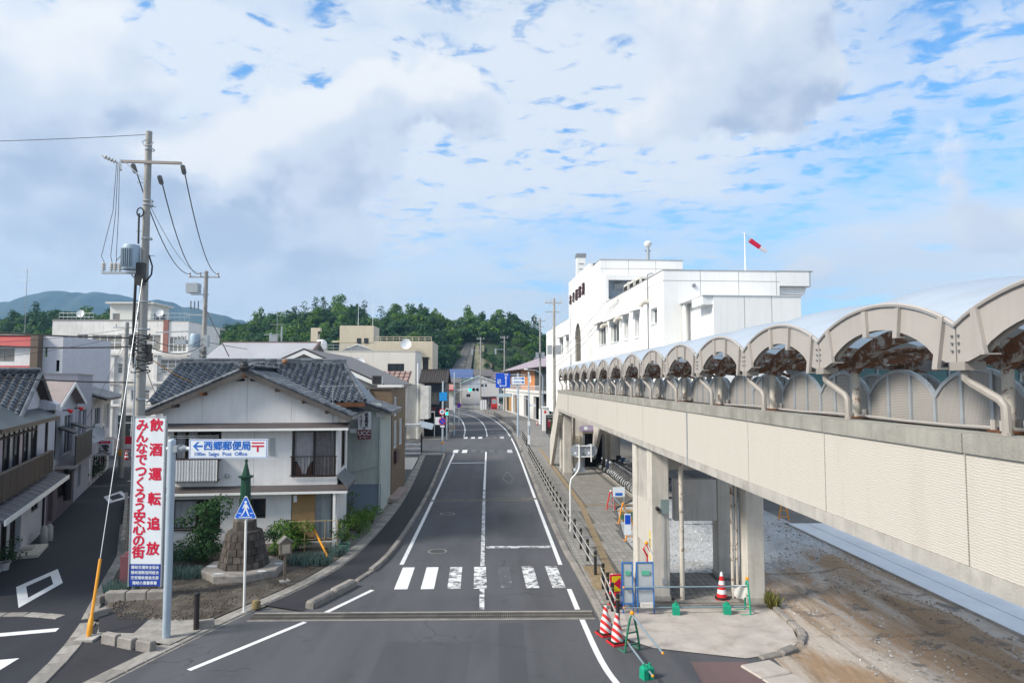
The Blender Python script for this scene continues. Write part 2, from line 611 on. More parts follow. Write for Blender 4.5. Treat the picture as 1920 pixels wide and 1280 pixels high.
SIGN_BLUE = mat('sign_blue',(0.006,0.075,0.55),0.35,var=0.05)
SIGN_BLUE_L = mat('sign_blue_light',(0.02,0.28,0.68),0.35,var=0.05)
SIGN_RED = mat('sign_red',(0.62,0.012,0.05),0.4,var=0.06)
SIGN_WHITE = mat('sign_white',(0.76,0.80,0.84),0.4,var=0.05,scale=1.5)
CABLE = mat('cable',(0.012,0.012,0.013),0.6,var=0.1)
PLASTER = mat('plaster_white',(0.76,0.75,0.745),0.85,var=0.07,scale=0.9,bump=0.22,bscale=60,stain=(0.7,0.22,(0.45,0.43,0.40)),streak=0.22)
CREAM = mat('plaster_cream',(0.62,0.56,0.44),0.85,var=0.08,scale=0.8,bump=0.2,bscale=50,stain=(0.6,0.25,(0.42,0.37,0.29)),streak=0.25)

def glass(name,tint=(0.02,0.026,0.03),see=0.0,rough=0.04):
    """window glass: a dark mirror, or partly see-through"""
    m,nt,b = new_mat(name)
    v = coord(nt)
    setcol(nt,b,mix_n(nt,noise_n(nt,v,1.5,3.0),scl(tint,0.6),scl(tint,1.5)))
    b.inputs['Roughness'].default_value = rough
    b.inputs['Specular IOR Level'].default_value = 0.55
    bump_n(nt,b,noise_n(nt,v,1.1,2.0),0.03,0.05)
    if see:
        out = next(n for n in nt.nodes if n.type == 'OUTPUT_MATERIAL')
        tr = nt.nodes.new('ShaderNodeBsdfTransparent')
        mx = nt.nodes.new('ShaderNodeMixShader')
        mx.inputs[0].default_value = see
        nt.links.new(b.outputs[0],mx.inputs[1])
        nt.links.new(tr.outputs[0],mx.inputs[2])
        nt.links.new(mx.outputs[0],out.inputs[0])
    return m
GLASS = glass('glass_dark')
GLASS_SEE = glass('glass_clear',(0.03,0.035,0.04),0.72)
GLASS_TEAL = glass('glass_teal',(0.02,0.10,0.11))
GLASS_PALE = glass('glass_frosted',(0.30,0.34,0.37),0.0,0.25)
GLASS_BLIND = glass('glass_blinds',(0.20,0.19,0.17),0.0,0.15)
CURT_WHITE = mat('curtain_white',(0.62,0.62,0.66),0.9,var=0.12,scale=5.0)
CURT_PINK = mat('curtain_pinkish',(0.50,0.43,0.46),0.9,var=0.12,scale=5.0)
CURT_GREY = mat('curtain_grey',(0.30,0.28,0.29),0.9,var=0.2,scale=5.0)

def rusty(name,col,amount):
    m,nt,b = new_mat(name)
    v = coord(nt)
    n = noise_n(nt,v,6.0,8.0,0.7,0.3)
    k = ramp(nt,n,[(amount - 0.04,1.0),(amount + 0.03,0.0)])
    rc = mix_n(nt,noise_n(nt,v,22.0,4.0),(0.055,0.026,0.017),(0.24,0.095,0.038))
    paintc = mix_n(nt,noise_n(nt,v,2.0,4.0),scl(col,0.85),scl(col,1.08))
    setcol(nt,b,mix_n(nt,k,paintc,rc))
    b.inputs['Roughness'].default_value = 0.7
    bump_n(nt,b,k,0.3,0.01)
    return m
CANOPY_PAINT = mat('canopy_paint',(0.37,0.345,0.325),0.5,var=0.07,scale=1.5,streak=0.16,stain=(1.8,0.14,(0.35,0.30,0.25)))
CANOPY_RUST = rusty('canopy_paint_rusting',(0.40,0.37,0.34),0.55)
POST_RUST = rusty('post_paint_rusting',(0.54,0.50,0.44),0.42)

def cladding():
    """cream precast panel with a combed, broken horizontal relief"""
    m,nt,b = new_mat('combed_cladding')
    v = coord(nt)
    d = noise_n(nt,v,2.6,5.0,0.7)
    w = nt.nodes.new('ShaderNodeTexWave')
    w.bands_direction = 'Z'
    w.inputs['Scale'].default_value = 11.0
    w.inputs['Distortion'].default_value = 5.5
    w.inputs['Detail'].default_value = 3.0
    w.inputs['Detail Scale'].default_value = 1.6
    nt.links.new(v,w.inputs['Vector'])
    br = noise_n(nt,mapping_n(nt,v,(1,6.0,26.0)),1.0,4.0,0.7)
    h = math_n(nt,'ADD',w.outputs['Fac'],math_n(nt,'MULTIPLY',br,0.9))
    c = mix_n(nt,ramp(nt,h,[(0.25,0.0),(0.75,1.0)]),(0.445,0.42,0.375),(0.495,0.468,0.42))
    st = ramp(nt,noise_n(nt,mapping_n(nt,v,(1,2.0,0.25)),1.3,6.0,0.65),[(0.52,0.0),(0.78,0.6)])
    c = mix_n(nt,st,c,(0.42,0.385,0.33))
    setcol(nt,b,c)
    b.inputs['Roughness'].default_value = 0.85
    bump_n(nt,b,h,0.24,0.012)
    return m
CLAD = cladding()

def membrane():
    m,nt,b = new_mat('canopy_roof_sheet')
    v = coord(nt)
    dust = ramp(nt,noise_n(nt,mapping_n(nt,v,(0.5,3.0,0.5)),1.1,7.0,0.65),[(0.46,0.0),(0.75,0.5)])
    setcol(nt,b,mix_n(nt,dust,mix_n(nt,noise_n(nt,v,1.2,5.0),(0.52,0.61,0.73),(0.60,0.68,0.79)),(0.42,0.46,0.51)))
    b.inputs['Roughness'].default_value = 0.28
    out = next(n for n in nt.nodes if n.type == 'OUTPUT_MATERIAL')
    tl = nt.nodes.new('ShaderNodeBsdfTranslucent')
    tl.inputs['Color'].default_value = (0.62,0.76,0.88,1)
    mx = nt.nodes.new('ShaderNodeMixShader')
    mx.inputs[0].default_value = 0.38
    nt.links.new(b.outputs[0],mx.inputs[1])
    nt.links.new(tl.outputs[0],mx.inputs[2])
    nt.links.new(mx.outputs[0],out.inputs[0])
    return m
MEMBRANE = membrane()

def perforated():
    """perforated sheet: fine rows of holes"""
    m,nt,b = new_mat('perforated_sheet')
    v = mapping_n(nt,coord(nt),(1,1,1))
    w1 = nt.nodes.new('ShaderNodeTexWave')
    w1.bands_direction = 'Z'
    w1.inputs['Scale'].default_value = 14.0
    nt.links.new(v,w1.inputs['Vector'])
    w2 = nt.nodes.new('ShaderNodeTexWave')
    w2.bands_direction = 'Y'
    w2.inputs['Scale'].default_value = 14.0
    nt.links.new(v,w2.inputs['Vector'])
    h = math_n(nt,'MULTIPLY',ramp(nt,w1.outputs['Fac'],[(0.35,0.0),(0.65,1.0)]),ramp(nt,w2.outputs['Fac'],[(0.35,0.0),(0.65,1.0)]))
    setcol(nt,b,mix_n(nt,h,mix_n(nt,noise_n(nt,v,1.5,4.0),(0.30,0.28,0.26),(0.40,0.375,0.35)),(0.10,0.10,0.10)))
    b.inputs['Roughness'].default_value = 0.6
    return m
PERF = perforated()

def bricks(name,c1,c2,mortar,sc=1.0,axis='xz'):
    m,nt,b = new_mat(name)
    sp = nt.nodes.new('ShaderNodeSeparateXYZ')
    nt.links.new(coord(nt),sp.inputs[0])
    cb = nt.nodes.new('ShaderNodeCombineXYZ')
    nt.links.new(math_n(nt,'ADD',sp.outputs[0],sp.outputs[1]),cb.inputs[0])
    nt.links.new(sp.outputs[2],cb.inputs[1])
    t = nt.nodes.new('ShaderNodeTexBrick')
    t.inputs['Scale'].default_value = sc
    t.inputs['Brick Width'].default_value = 0.30
    t.inputs['Row Height'].default_value = 0.09
    t.inputs['Mortar Size'].default_value = 0.009
    t.inputs['Color1'].default_value = (*c1,1)
    t.inputs['Color2'].default_value = (*c2,1)
    t.inputs['Mortar'].default_value = (*mortar,1)
    nt.links.new(cb.outputs[0],t.inputs['Vector'])
    n = noise_n(nt,coord(nt),1.5,5.0)
    setcol(nt,b,mix_n(nt,ramp(nt,n,[(0.35,0.0),(0.75,0.6)]),t.outputs['Color'],scl(c1,0.55)))
    b.inputs['Roughness'].default_value = 0.8
    bump_n(nt,b,t.outputs['Fac'],-0.6,0.01)
    return m
BRICK = bricks('brick_tan',(0.23,0.155,0.085),(0.15,0.105,0.065),(0.09,0.08,0.07))

def corrugated(name,col,scale,axis='X',strength=0.8):
    m,nt,b = new_mat(name)
    v = coord(nt)
    w = nt.nodes.new('ShaderNodeTexWave')
    w.bands_direction = axis
    w.inputs['Scale'].default_value = scale
    nt.links.new(v,w.inputs['Vector'])
    n = noise_n(nt,v,0.8,5.0)
    c = mix_n(nt,ramp(nt,n,[(0.35,0.0),(0.7,1.0)]),scl(col,0.86),scl(col,1.08))
    setcol(nt,b,mix_n(nt,ramp(nt,w.outputs['Fac'],[(0.0,0.35),(0.3,0.0)]),c,scl(col,0.6)))
    b.inputs['Roughness'].default_value = 0.5
    bump_n(nt,b,w.outputs['Fac'],strength,0.03)
    return m
ROOF_METAL = corrugated('roof_sheet_grey',(0.40,0.40,0.43),1.2,'X')
ROOF_PURPLE = corrugated('roof_sheet_purple',(0.34,0.27,0.30),0.9,'Y',0.4)

def tile_mat(name,c1,c2):
    m,nt,b = new_mat(name)
    v = coord(nt)
    oi = nt.nodes.new('ShaderNodeObjectInfo')
    geo = nt.nodes.new('ShaderNodeNewGeometry')
    r = math_n(nt,'FRACT',math_n(nt,'ADD',oi.outputs['Random'],geo.outputs['Random Per Island']))
    n = noise_n(nt,v,9.0,6.0,0.65)
    c = mix_n(nt,ramp(nt,r,[(0.0,0.0),(1.0,1.0)]),c1,c2)
    c = mix_n(nt,ramp(nt,n,[(0.5,0.0),(0.75,0.7)]),c,(0.035,0.036,0.038))
    setcol(nt,b,c)
    b.inputs['Roughness'].default_value = 0.32
    b.inputs['Specular IOR Level'].default_value = 0.6
    bump_n(nt,b,n,0.12,0.01)
    return m
KAWARA = tile_mat('glazed_roof_tile',(0.045,0.054,0.068),(0.15,0.17,0.195))
KAWARA_BROWN = tile_mat('brown_roof_tile',(0.085,0.072,0.066),(0.13,0.11,0.10))

def leaf(name,c1,c2):
    m,nt,b = new_mat(name)
    geo = nt.nodes.new('ShaderNodeNewGeometry')
    n = noise_n(nt,coord(nt),0.9,3.0)
    r = math_n(nt,'ADD',math_n(nt,'MULTIPLY',geo.outputs['Random Per Island'],0.6),math_n(nt,'MULTIPLY',n,0.4))
    setcol(nt,b,mix_n(nt,ramp(nt,r,[(0.2,0.0),(0.8,1.0)]),c1,c2))
    b.inputs['Roughness'].default_value = 0.6
    b.inputs['Specular IOR Level'].default_value = 0.25
    out = next(n_ for n_ in nt.nodes if n_.type == 'OUTPUT_MATERIAL')
    tl = nt.nodes.new('ShaderNodeBsdfTranslucent')
    tl.inputs['Color'].default_value = (*scl(c2,1.3),1)
    mx = nt.nodes.new('ShaderNodeMixShader')
    mx.inputs[0].default_value = 0.25
    nt.links.new(b.outputs[0],mx.inputs[1])
    nt.links.new(tl.outputs[0],mx.inputs[2])
    nt.links.new(mx.outputs[0],out.inputs[0])
    return m
LEAF = leaf('leaf_green',(0.036,0.098,0.014),(0.118,0.225,0.034))
LEAF_B = leaf('leaf_bright',(0.050,0.130,0.018),(0.150,0.240,0.040))
LEAF_D = leaf('leaf_dark',(0.015,0.052,0.018),(0.048,0.120,0.036))
LEAF_GREY = leaf('leaf_grey_green',(0.075,0.130,0.115),(0.150,0.225,0.195))
BARK = mat('bark',(0.075,0.058,0.042),0.9,var=0.3,scale=8.0,bump=0.5)

# ================================================================== the setting: ground, road, pavements
def sheet(name,pts,z,m,kind='structure',parent=None):
    return MB().face(*[(x,y,z) for x,y in pts]).build(name,m,parent,**({'kind': kind} if kind else {}))

def resample(pts,step):
    out = []
    for (x0,y0),(x1,y1) in zip(pts[:-1],pts[1:]):
        n = max(1,int(math.hypot(x1 - x0,y1 - y0) / step))
        out += [(x0 + (x1 - x0) * i / n,y0 + (y1 - y0) * i / n) for i in range(n)]
    return out + [pts[-1]]

def smooth_path(pts,it=2):
    for _ in range(it):
        q = [pts[0]]
        for a,b in zip(pts[:-1],pts[1:]):
            q += [(a[0] * .75 + b[0] * .25,a[1] * .75 + b[1] * .25),(a[0] * .25 + b[0] * .75,a[1] * .25 + b[1] * .75)]
        pts = q + [pts[-1]]
    return pts

def offset_path(pts,d):
    out = []
    for i,p in enumerate(pts):
        a,b = pts[max(i - 1,0)],pts[min(i + 1,len(pts) - 1)]
        t = Vector((b[0] - a[0],b[1] - a[1])).normalized()
        out.append((p[0] - t.y * d,p[1] + t.x * d))      # positive d = to the left of travel
    return out

def ribbon(mb,pts,w,z):
    l,r = offset_path(pts,w / 2),offset_path(pts,-w / 2)
    for i in range(len(pts) - 1):
        mb.face((*r[i],z),(*r[i + 1],z),(*l[i + 1],z),(*l[i],z))
    return mb

# town ground out to the horizon
def town_ground():
    m,nt,b = new_mat('town_ground')
    v = coord(nt)
    c = mix_n(nt,ramp(nt,noise_n(nt,v,0.05,6.0),[(0.4,0.0),(0.6,1.0)]),(0.16,0.155,0.145),(0.24,0.23,0.21))
    c = mix_n(nt,ramp(nt,noise_n(nt,v,0.9,6.0),[(0.45,0.0),(0.75,0.6)]),c,(0.11,0.105,0.10))
    setcol(nt,b,c)
    b.inputs['Roughness'].default_value = 0.9
    bump_n(nt,b,noise_n(nt,v,18.0,4.0),0.4,0.02)
    return m
sheet('ground',[(-6000,-600),(6000,-600),(6000,7000),(-6000,7000)],-0.05,town_ground())

ROAD_R = smooth_path([(3.3,14),(3.3,20),(3.1,28),(2.98,41),(3.05,68),(3.1,88),(2.7,108),(0.3,143),(-5,177),(-9.5,196),(-20,222)])
ROAD_L = smooth_path([(-5.75,21.6),(-4.75,24.2),(-4.2,26.9),(-4.0,29.8),(-3.87,38),(-3.95,48),(-4.45,68),(-5.3,88),(-5.5,105),(-6.9,124),(-9.0,143),(-13,158),(-28,190)])
poly = [(-11.5,-12),(3.3,-12)] + ROAD_R + [(-34,222)] + ROAD_L[::-1] + [(-7.3,21.7),(-8.7,18.3),(-10.0,13.5)]
road = sheet('road',poly,0.0,ASPH)
sheet('road_apron',[(3.3,-12),(9.0,-12),(9.5,12),(8.2,16.3),(7.6,18.2),(7.6,21.4),(3.3,21.4)],-0.001,ASPH)
sheet('road_patch',[(5.04,17.47),(6.45,17.42),(6.68,16.05),(4.95,16.11)],0.004,ASPH_RED)
sheet('side_street',[(-4.3,69.5),(-5.2,84.5),(-60,92),(-60,77)],-0.002,ASPH)
ALLEY_R = [(-9.7,14.0),(-11.16,18.59),(-11.78,20.87),(-13.52,24.96),(-14.92,28.74),(-20.6,40),(-27.0,53),(-35.6,69.2),(-37,74)]
ALLEY_L = [(-12.0,14.0),(-16.5,22.2),(-19.7,30.5),(-23.6,39),(-29.4,53),(-36.6,69.2),(-40,74)]
sheet('alley',ALLEY_R + [(-44,78),(-60,78),(-60,14)],-0.004,ASPH_ALLEY)

# painted markings
def marking(name,m,*ribs,z=0.005):
    mb = MB()
    for pts,w in ribs:
        ribbon(mb,pts,w,z)
    return mb.build(name,m,road)
marking('edge_line',PAINT,(smooth_path([(-3.42,26.9),(-3.42,41),(-3.6,68.2)]),0.16))
marking('edge_line',PAINT,(smooth_path([(-3.45,89),(-3.7,102),(-5.0,123.8),(-6.6,141),(-9.5,154),(-16,165)]),0.18))
marking('edge_line',PAINT,([(-3.98,23.7),(-5.02,21.45)],0.16),([(-5.42,20.65),(-7.35,17.35)],0.16))
marking('edge_line',PAINT,(smooth_path([(2.70,26.7),(2.70,41),(2.78,69),(2.62,88),(2.1,108),(-0.4,143),(-5.6,177),(-10,194)]),0.16))
marking('edge_line',PAINT,([(2.68,23.6),(2.70,21.5)],0.16),(smooth_path([(2.72,20.6),(2.78,17.6),(2.95,16.2),(3.3,14.9)]),0.16))
marking('centre_line',PAINT_W,([(-0.30,26.6),(-0.36,37.5),(-0.40,45)],0.16))
marking('centre_line',PAINT,([(-0.40,45.2),(-0.45,70)],0.15))
marking('centre_line',PAINT_W,([(-0.28,23.7),(-0.26,21.6)],0.16))
marking('centre_line',PAINT,(smooth_path([(-0.47,88.5),(-0.5,95),(-0.9,111),(-2.3,133),(-5.0,151),(-8,160)]),0.15))
marking('stop_line',PAINT_W,([(-0.18,29.6),(2.6,29.6)],0.36))
marking('stop_line',PAINT,([(-3.4,60.2),(-0.52,60.4)],0.36))
marking('stop_line',PAINT_W,([(-0.3,97.0),(2.3,97.0)],0.36))
for k in range(7):
    x = -3.07 + 0.9 * k
    marking('crossing_bar',(PAINT,PAINT,PAINT_W,PAINT_W,PAINT_G,PAINT_W,PAINT_W)[k],([(x + 0.03,23.75),(x - 0.02,26.5)],0.45))
for k in range(7):
    x = -3.55 + 0.92 * k
    marking('crossing_bar',(PAINT,PAINT,PAINT_G,PAINT_G,PAINT_G,PAINT_G,PAINT_W)[k],([(x,68.8),(x,71.8)],0.5))
    x = -3.15 + 0.92 * k
    marking('crossing_bar',(PAINT,PAINT,PAINT,PAINT_G,PAINT_G,PAINT_W,PAINT_G)[k],([(x,86.2),(x,89.2)],0.5))
marking('diamond_mark',PAINT_G,([(0.9,50.5),(1.3,54.5)],0.12),([(1.7,50.5),(1.3,54.5)],0.12),([(1.3,47.5),(0.9,50.5)],0.12),([(1.3,47.5),(1.7,50.5)],0.12))

def ring(name,outer,w,m,z):
    c = Vector((sum(p[0] for p in outer) / 4,sum(p[1] for p in outer) / 4))
    mb = MB()
    inner = []
    for p in outer:
        d = Vector(p) - c
        inner.append(tuple(c + d * (1 - w)))
    for i in range(4):
        j = (i + 1) % 4
        mb.face((*outer[i],z),(*outer[j],z),(*inner[j],z),(*inner[i],z))
    return mb.build(name,m,bpy.data.objects['alley'])
ring('diamond_mark',[(-16.27,24.42),(-16.29,26.71),(-14.98,24.88),(-14.69,22.2)],0.42,PAINT,0.003)
ring('diamond_mark',[(-23.76,43.21),(-23.91,45.49),(-22.06,42.96),(-22.16,40.92)],0.42,PAINT,0.003)
mb = MB()
ribbon(mb,[(-14.12,19.76),(-12.28,20.24)],0.3,0.003)
mb.build('stop_line',PAINT,bpy.data.objects['alley'])
MB().face(*[(x,y,0.003) for x,y in ((-11.94,16.77),(-11.99,18.23),(-12.85,18.03))]).build('warning_triangle',PAINT,bpy.data.objects['alley'])

# drain gratings across the road
def grating(label,x0,x1,y0,y1,w,n):
    t = thing('drain_grating',label,'drain')
    dy = (y1 - y0) / (x1 - x0)
    for s in (-1,1):
        MB().bar((x0,y0 + s * (w / 2 + 0.05),0.004),(x1,y1 + s * (w / 2 + 0.05),0.004),0.1,0.012).build('kerb_edge',CONC_SLAB,t)
    MB().face((x0,y0 - w / 2,0.003),(x1,y1 - w / 2,0.003),(x1,y1 + w / 2,0.003),(x0,y0 + w / 2,0.003)).build('channel',DARK,t)
    L = (x1 - x0) / n
    for i in range(n):
        mb = MB()
        a = x0 + i * L + 0.015
        b = x0 + (i + 1) * L - 0.015
        ya,yb = y0 + (a - x0) * dy,y0 + (b - x0) * dy
        for s in (-1,0,1):
            mb.bar((a,ya + s * (w / 2 - 0.03),0.012),(b,yb + s * (w / 2 - 0.03),0.012),0.03,0.014)
        k = 0
        while a + k * 0.062 < b:
            x = a + k * 0.062
            yy = y0 + (x - x0) * dy
            mb.bar((x,yy - w / 2 + 0.02,0.010),(x,yy + w / 2 - 0.02,0.010),0.022,0.012)
            k += 1
        mb.build('grate_panel',GRATE,t)
GRATE = mat('grate_steel',(0.18,0.165,0.145),0.6,metal=0.3,var=0.3,scale=3.0,rnd=0.25)
grating('long steel drain grating across the road before the near crossing',-7.15,3.12,21.12,21.0,0.56,11)
grating('narrow steel drain grating across the road beyond the first stop line',-3.55,2.95,41.2,41.7,0.5,6)

MANHOLE = mat('cast_iron',(0.10,0.10,0.105),0.6,metal=0.4,var=0.3,scale=14.0,bump=0.6,bscale=60)
for (x,y),lab in (((-2.2,28.96),'round cast iron manhole cover nearest the zebra crossing'),((-2.29,37.07),'round cast iron manhole cover beside the far drain grating')):
    t = thing('manhole_cover',lab,'manhole',(x,y,0),0,'manhole covers in the road')
    MB().lathe([(0.40,0.002),(0.40,0.008),(0.34,0.008),(0.34,0.004)],n=28,caps=False).build('rim',CONC_SLAB,t)
    mb = MB().lathe([(0.33,0.003),(0.33,0.010)],n=28)
    for k in range(-3,4):
        mb.box(-0.24,k * 0.08 - 0.015,0.0101,0.24,k * 0.08 + 0.015,0.014)
    mb.build('lid',MANHOLE,t)

# left side: kerb stones, footpath, gutter slabs
LEFT_FOOT = [(-5.75,21.6),(-4.75,24.2),(-4.2,26.9),(-4.0,29.8),(-3.87,38),(-3.95,48),(-4.45,67)]
GUT = smooth_path([(-10.4,12.6),(-8.9,17.8),(-7.75,21.3),(-6.4,24.6),(-5.75,27.6),(-5.45,32.4),(-5.35,40),(-5.7,50),(-6.55,67)])
fp = smooth_path(LEFT_FOOT)
footpath = sheet('footpath',[(-7.1,22.2)] + fp + offset_path(GUT,-0.27)[::-1][:-10],0.006,ASPH_DARK)

def pieces(parent,name,path,length,mesh_fn,m,z=0.0,jit=0.01,gap=0.012,start=0.0,end=1e9,maxn=400):
    """row of stones laid along a path; each stone an object"""
    pts = resample(path,0.05)
    acc,last,n,s = 0.0,pts[0],0,0.0
    meshes = [mesh_fn(length - gap,i) for i in range(3)]
    for p,q in zip(pts[:-1],pts[1:]):
        d = math.hypot(q[0] - p[0],q[1] - p[1])
        acc += d
        s += d
        if acc >= length:
            acc = 0.0
            if start <= s <= end and n < maxn:
                c = ((last[0] + q[0]) / 2,(last[1] + q[1]) / 2)
                a = math.atan2(q[1] - last[1],q[0] - last[0])
                link(name,meshes[n % 3],m,parent,(c[0],c[1],z + random.uniform(-jit,jit) * 0.5),(random.uniform(-jit,jit),random.uniform(-jit,jit),a + random.uniform(-jit,jit)))
                n += 1
            last = q

def chamfer_box(L,w,h,c=0.02,z0=-0.03,seed=0):
    rr = random.Random(seed)
    j = lambda: rr.uniform(-0.3,0.3) * c
    prof = [(-w / 2,z0),(w / 2,z0),(w / 2,h - c),(w / 2 - c,h),(-w / 2 + c,h),(-w / 2,h - c)]
    mb = MB()
    n = len(prof)
    vs = []
    for x,s in ((-L / 2,0),(-L / 2 + c,1),(L / 2 - c,1),(L / 2,0)):
        for y,z in prof:
            k = 1.0 if s else 0.94
            vs.append((x,y * k + j() * 0.5,z * (1.0 if z < 0 else (1.0 if s else 1 - c / h)) + j() * 0.4))
    fs = [tuple(range(n))[::-1],tuple(range(3 * n,4 * n))]
    for s in range(3):
        fs += [(s * n + i,s * n + (i + 1) % n,(s + 1) * n + (i + 1) % n,(s + 1) * n + i) for i in range(n)]
    mb.add(vs,fs)
    return mb.mesh('stone')

kerb_l = thing('kerb',None,None,kind='structure')
pieces(kerb_l,'kerb_stone',fp[8:],0.9,lambda L,i: chamfer_box(L,0.2,0.15,0.02,seed=i),CONC_KERB)
pieces(kerb_l,'kerb_stone',[(-4.3,26.4),(-4.75,24.6)],0.9,lambda L,i: chamfer_box(L,0.2,0.06,0.02,seed=i),CONC_KERB)
pieces(kerb_l,'kerb_stone',[(-4.75,24.2),(-5.15,23.05),(-5.65,21.75)],1.25,lambda L,i: chamfer_box(L,0.3,0.24,0.06,seed=i),CONC_KERB)
gutter = thing('gutter',None,None,kind='structure')
MB_g = ribbon(MB(),GUT,0.62,0.004)
MB_g.build('gutter_bed',CONC_KERB,gutter)
pieces(gutter,'gutter_slab',GUT,0.6,lambda L,i: chamfer_box(L,0.42,0.035,0.012,seed=i),CONC_SLAB,z=0.0)
# gutter along the alley mouth and a row of slabs across it
alley_gut = thing('alley_gutter',None,None,kind='structure')
pieces(alley_gut,'gutter_slab',[(-11.72,20.74),(-11.19,19.21),(-10.84,17.96),(-10.45,16.18)],0.6,lambda L,i: chamfer_box(L,0.42,0.035,0.012,seed=i),CONC_SLAB)
pieces(alley_gut,'gutter_slab',[(-15.26,21.53),(-13.87,21.58),(-12.54,21.21)],0.6,lambda L,i: chamfer_box(L,0.34,0.02,0.012,seed=i),CONC_SLAB)
pieces(alley_gut,'gutter_slab',[(-11.93,21.1),(-13.44,24.83),(-14.91,28.57),(-18.2,35)],0.6,lambda L,i: chamfer_box(L,0.34,0.03,0.012,seed=i),CONC_SLAB)
sheet('corner_apron',[(-11.59,20.64),(-8.59,18.51),(-9.41,16.64),(-10.51,16.45)],0.002,ASPH_DARK)

# planted corner plot between road and alley
def soil_mat(name,a,b_,c_,sc=1.0):
    m,nt,b = new_mat(name)
    v = coord(nt)
    n1 = noise_n(nt,v,1.3 * sc,7.0,0.65,0.4)
    n2 = noise_n(nt,v,14.0 * sc,6.0,0.75)
    c = mix_n(nt,ramp(nt,n1,[(0.40,0.0),(0.62,1.0)]),a,b_)
    c = mix_n(nt,ramp(nt,n2,[(0.50,0.0),(0.70,0.8)]),c,c_)
    setcol(nt,b,c)
    b.inputs['Roughness'].default_value = 0.95
    bump_n(nt,b,n2,0.9,0.05)
    return m
SOIL = soil_mat('planting_soil',(0.052,0.043,0.036),(0.135,0.118,0.098),(0.024,0.020,0.017))

def interp(tab,y):
    for (y0,x0),(y1,x1) in zip(tab[:-1],tab[1:]):
        if y <= y1:
            return x0 + (x1 - x0) * max(0.0,(y - y0)) / (y1 - y0)
    return tab[-1][1]
LB = [(20.3,-10.6),(22,-11.9),(25,-13.3),(28.7,-14.75),(33,-16.6)]
RB = [(20.3,-8.45),(21.3,-8.05),(24.6,-6.72),(27.6,-6.08),(33,-5.78),(40,-5.7)]
def soil_pt(s,t):
    y = 20.4 + (29.6 - 20.4) * t
    x = interp(LB,y) + (interp(RB,y) - interp(LB,y)) * s
    e = min(1.0,6 * min(s,1 - s,t + 0.02))
    h = 0.5 * math.sin(x * 2.1 + y * 1.3) + 0.5 * math.sin(x * 4.7 - y * 3.9) + random.uniform(-0.7,0.7)
    return (x,y,0.03 + e * (0.05 + 0.022 * h))
MB().grid(soil_pt,90,110).build('planting_bed',SOIL,kind='structure',smooth=True)
sheet('bed_paving',[(-11.71,21.56),(-11.06,22.14),(-9.54,21.5),(-8,20.44),(-8.51,18.86),(-9.97,19.44),(-10.86,19.62)],0.055,CONC_SLAB)
sheet('bed_paving',[(-11.83,21.47),(-11.47,22.46),(-10.1,21.42),(-9.91,19.75),(-10.92,19.86)],0.060,ASPH_DARK)

# right side: kerb, paved footway, tactile strip
kerb_r = thing('kerb_stones',None,None,kind='structure')
KR = [(3.35,20.3),(3.3,23),(3.22,26),(3.12,28.5),(3.05,41),(3.12,68)]
pieces(kerb_r,'kerb_stone',KR,0.9,lambda L,i: chamfer_box(L,0.22,0.15,0.02,seed=i),CONC_KERB)
pieces(kerb_r,'kerb_stone',[(3.35,73.5),(3.45,86)],0.9,lambda L,i: chamfer_box(L,0.22,0.15,0.02,seed=i),CONC_KERB)
pieces(kerb_r,'kerb_stone',offset_path(ROAD_R,-0.12)[18:],1.0,lambda L,i: chamfer_box(L,0.22,0.15,0.02,seed=i),CONC_KERB,maxn=110)
def paver_field():
    m,nt,b = new_mat('paved_far')
    v = coord(nt)
    t = nt.nodes.new('ShaderNodeTexBrick')
    t.inputs['Scale'].default_value = 1.0
    t.inputs['Brick Width'].default_value = 0.46
    t.inputs['Row Height'].default_value = 0.22
    t.inputs['Mortar Size'].default_value = 0.012
    t.offset = 0.0
    for k,c in (('Color1',(0.20,0.19,0.18)),('Color2',(0.255,0.245,0.23)),('Mortar',(0.075,0.07,0.065))):
        t.inputs[k].default_value = (*c,1)
    nt.links.new(mapping_n(nt,v,rot=(0,0,R(90))),t.inputs['Vector'])
    setcol(nt,b,mix_n(nt,ramp(nt,noise_n(nt,v,1.2,6.0),[(0.45,0.0),(0.75,0.6)]),t.outputs['Color'],(0.12,0.115,0.105)))
    b.inputs['Roughness'].default_value = 0.85
    return m
PAV = mat('paver_grey',(0.25,0.24,0.222),0.85,var=0.25,scale=2.0,bump=0.35,bscale=40,stain=(1.0,0.5,(0.14,0.13,0.115)),rnd=0.14)
PAV_JOINT = mat('paver_joint',(0.12,0.11,0.10),0.95,var=0.3,scale=6.0)
FOOT_R = [(3.25,22.2),(8.75,22.2),(8.75,25.1),(5.95,25.1),(5.95,31),(6.9,38),(8.6,41),(8.6,56),(8.2,66),(7.3,84),(8.3,105),(8.0,125),(4.0,160),(-1.5,190),(-8,205)]
PATCHES = [[(0.35,31.5),(2.2,31.4),(2.25,36.8),(0.4,36.9)],[(-3.1,44.5),(-1.4,44.4),(-1.35,56.5),(-3.0,56.6)],[(-2.9,15.2),(-0.6,15.1),(-0.5,18.9),(-2.8,19.1)],[(0.2,16.2),(0.9,16.2),(0.95,20.4),(0.25,20.4)]]
ASPH_P = asphalt('asphalt_repair',(0.054,0.056,0.064),0.2,0.3)
for pts in PATCHES:
    sheet('repair_patch',pts,0.002,ASPH_P,kind=None,parent=road)
footway = sheet('footway',[(3.2,21.6),(8.75,21.6)] + FOOT_R[1:] + offset_path(ROAD_R,-0.2)[18:][::-1][2:] + [(3.2,68),(3.15,41),(3.2,28)],0.095,paver_field())
MB().box(3.25,21.45,-0.05,8.75,21.6,0.115).build('footway_edge',CONC_KERB,kerb_r)
PW,PL = 0.225,0.465
pm = []
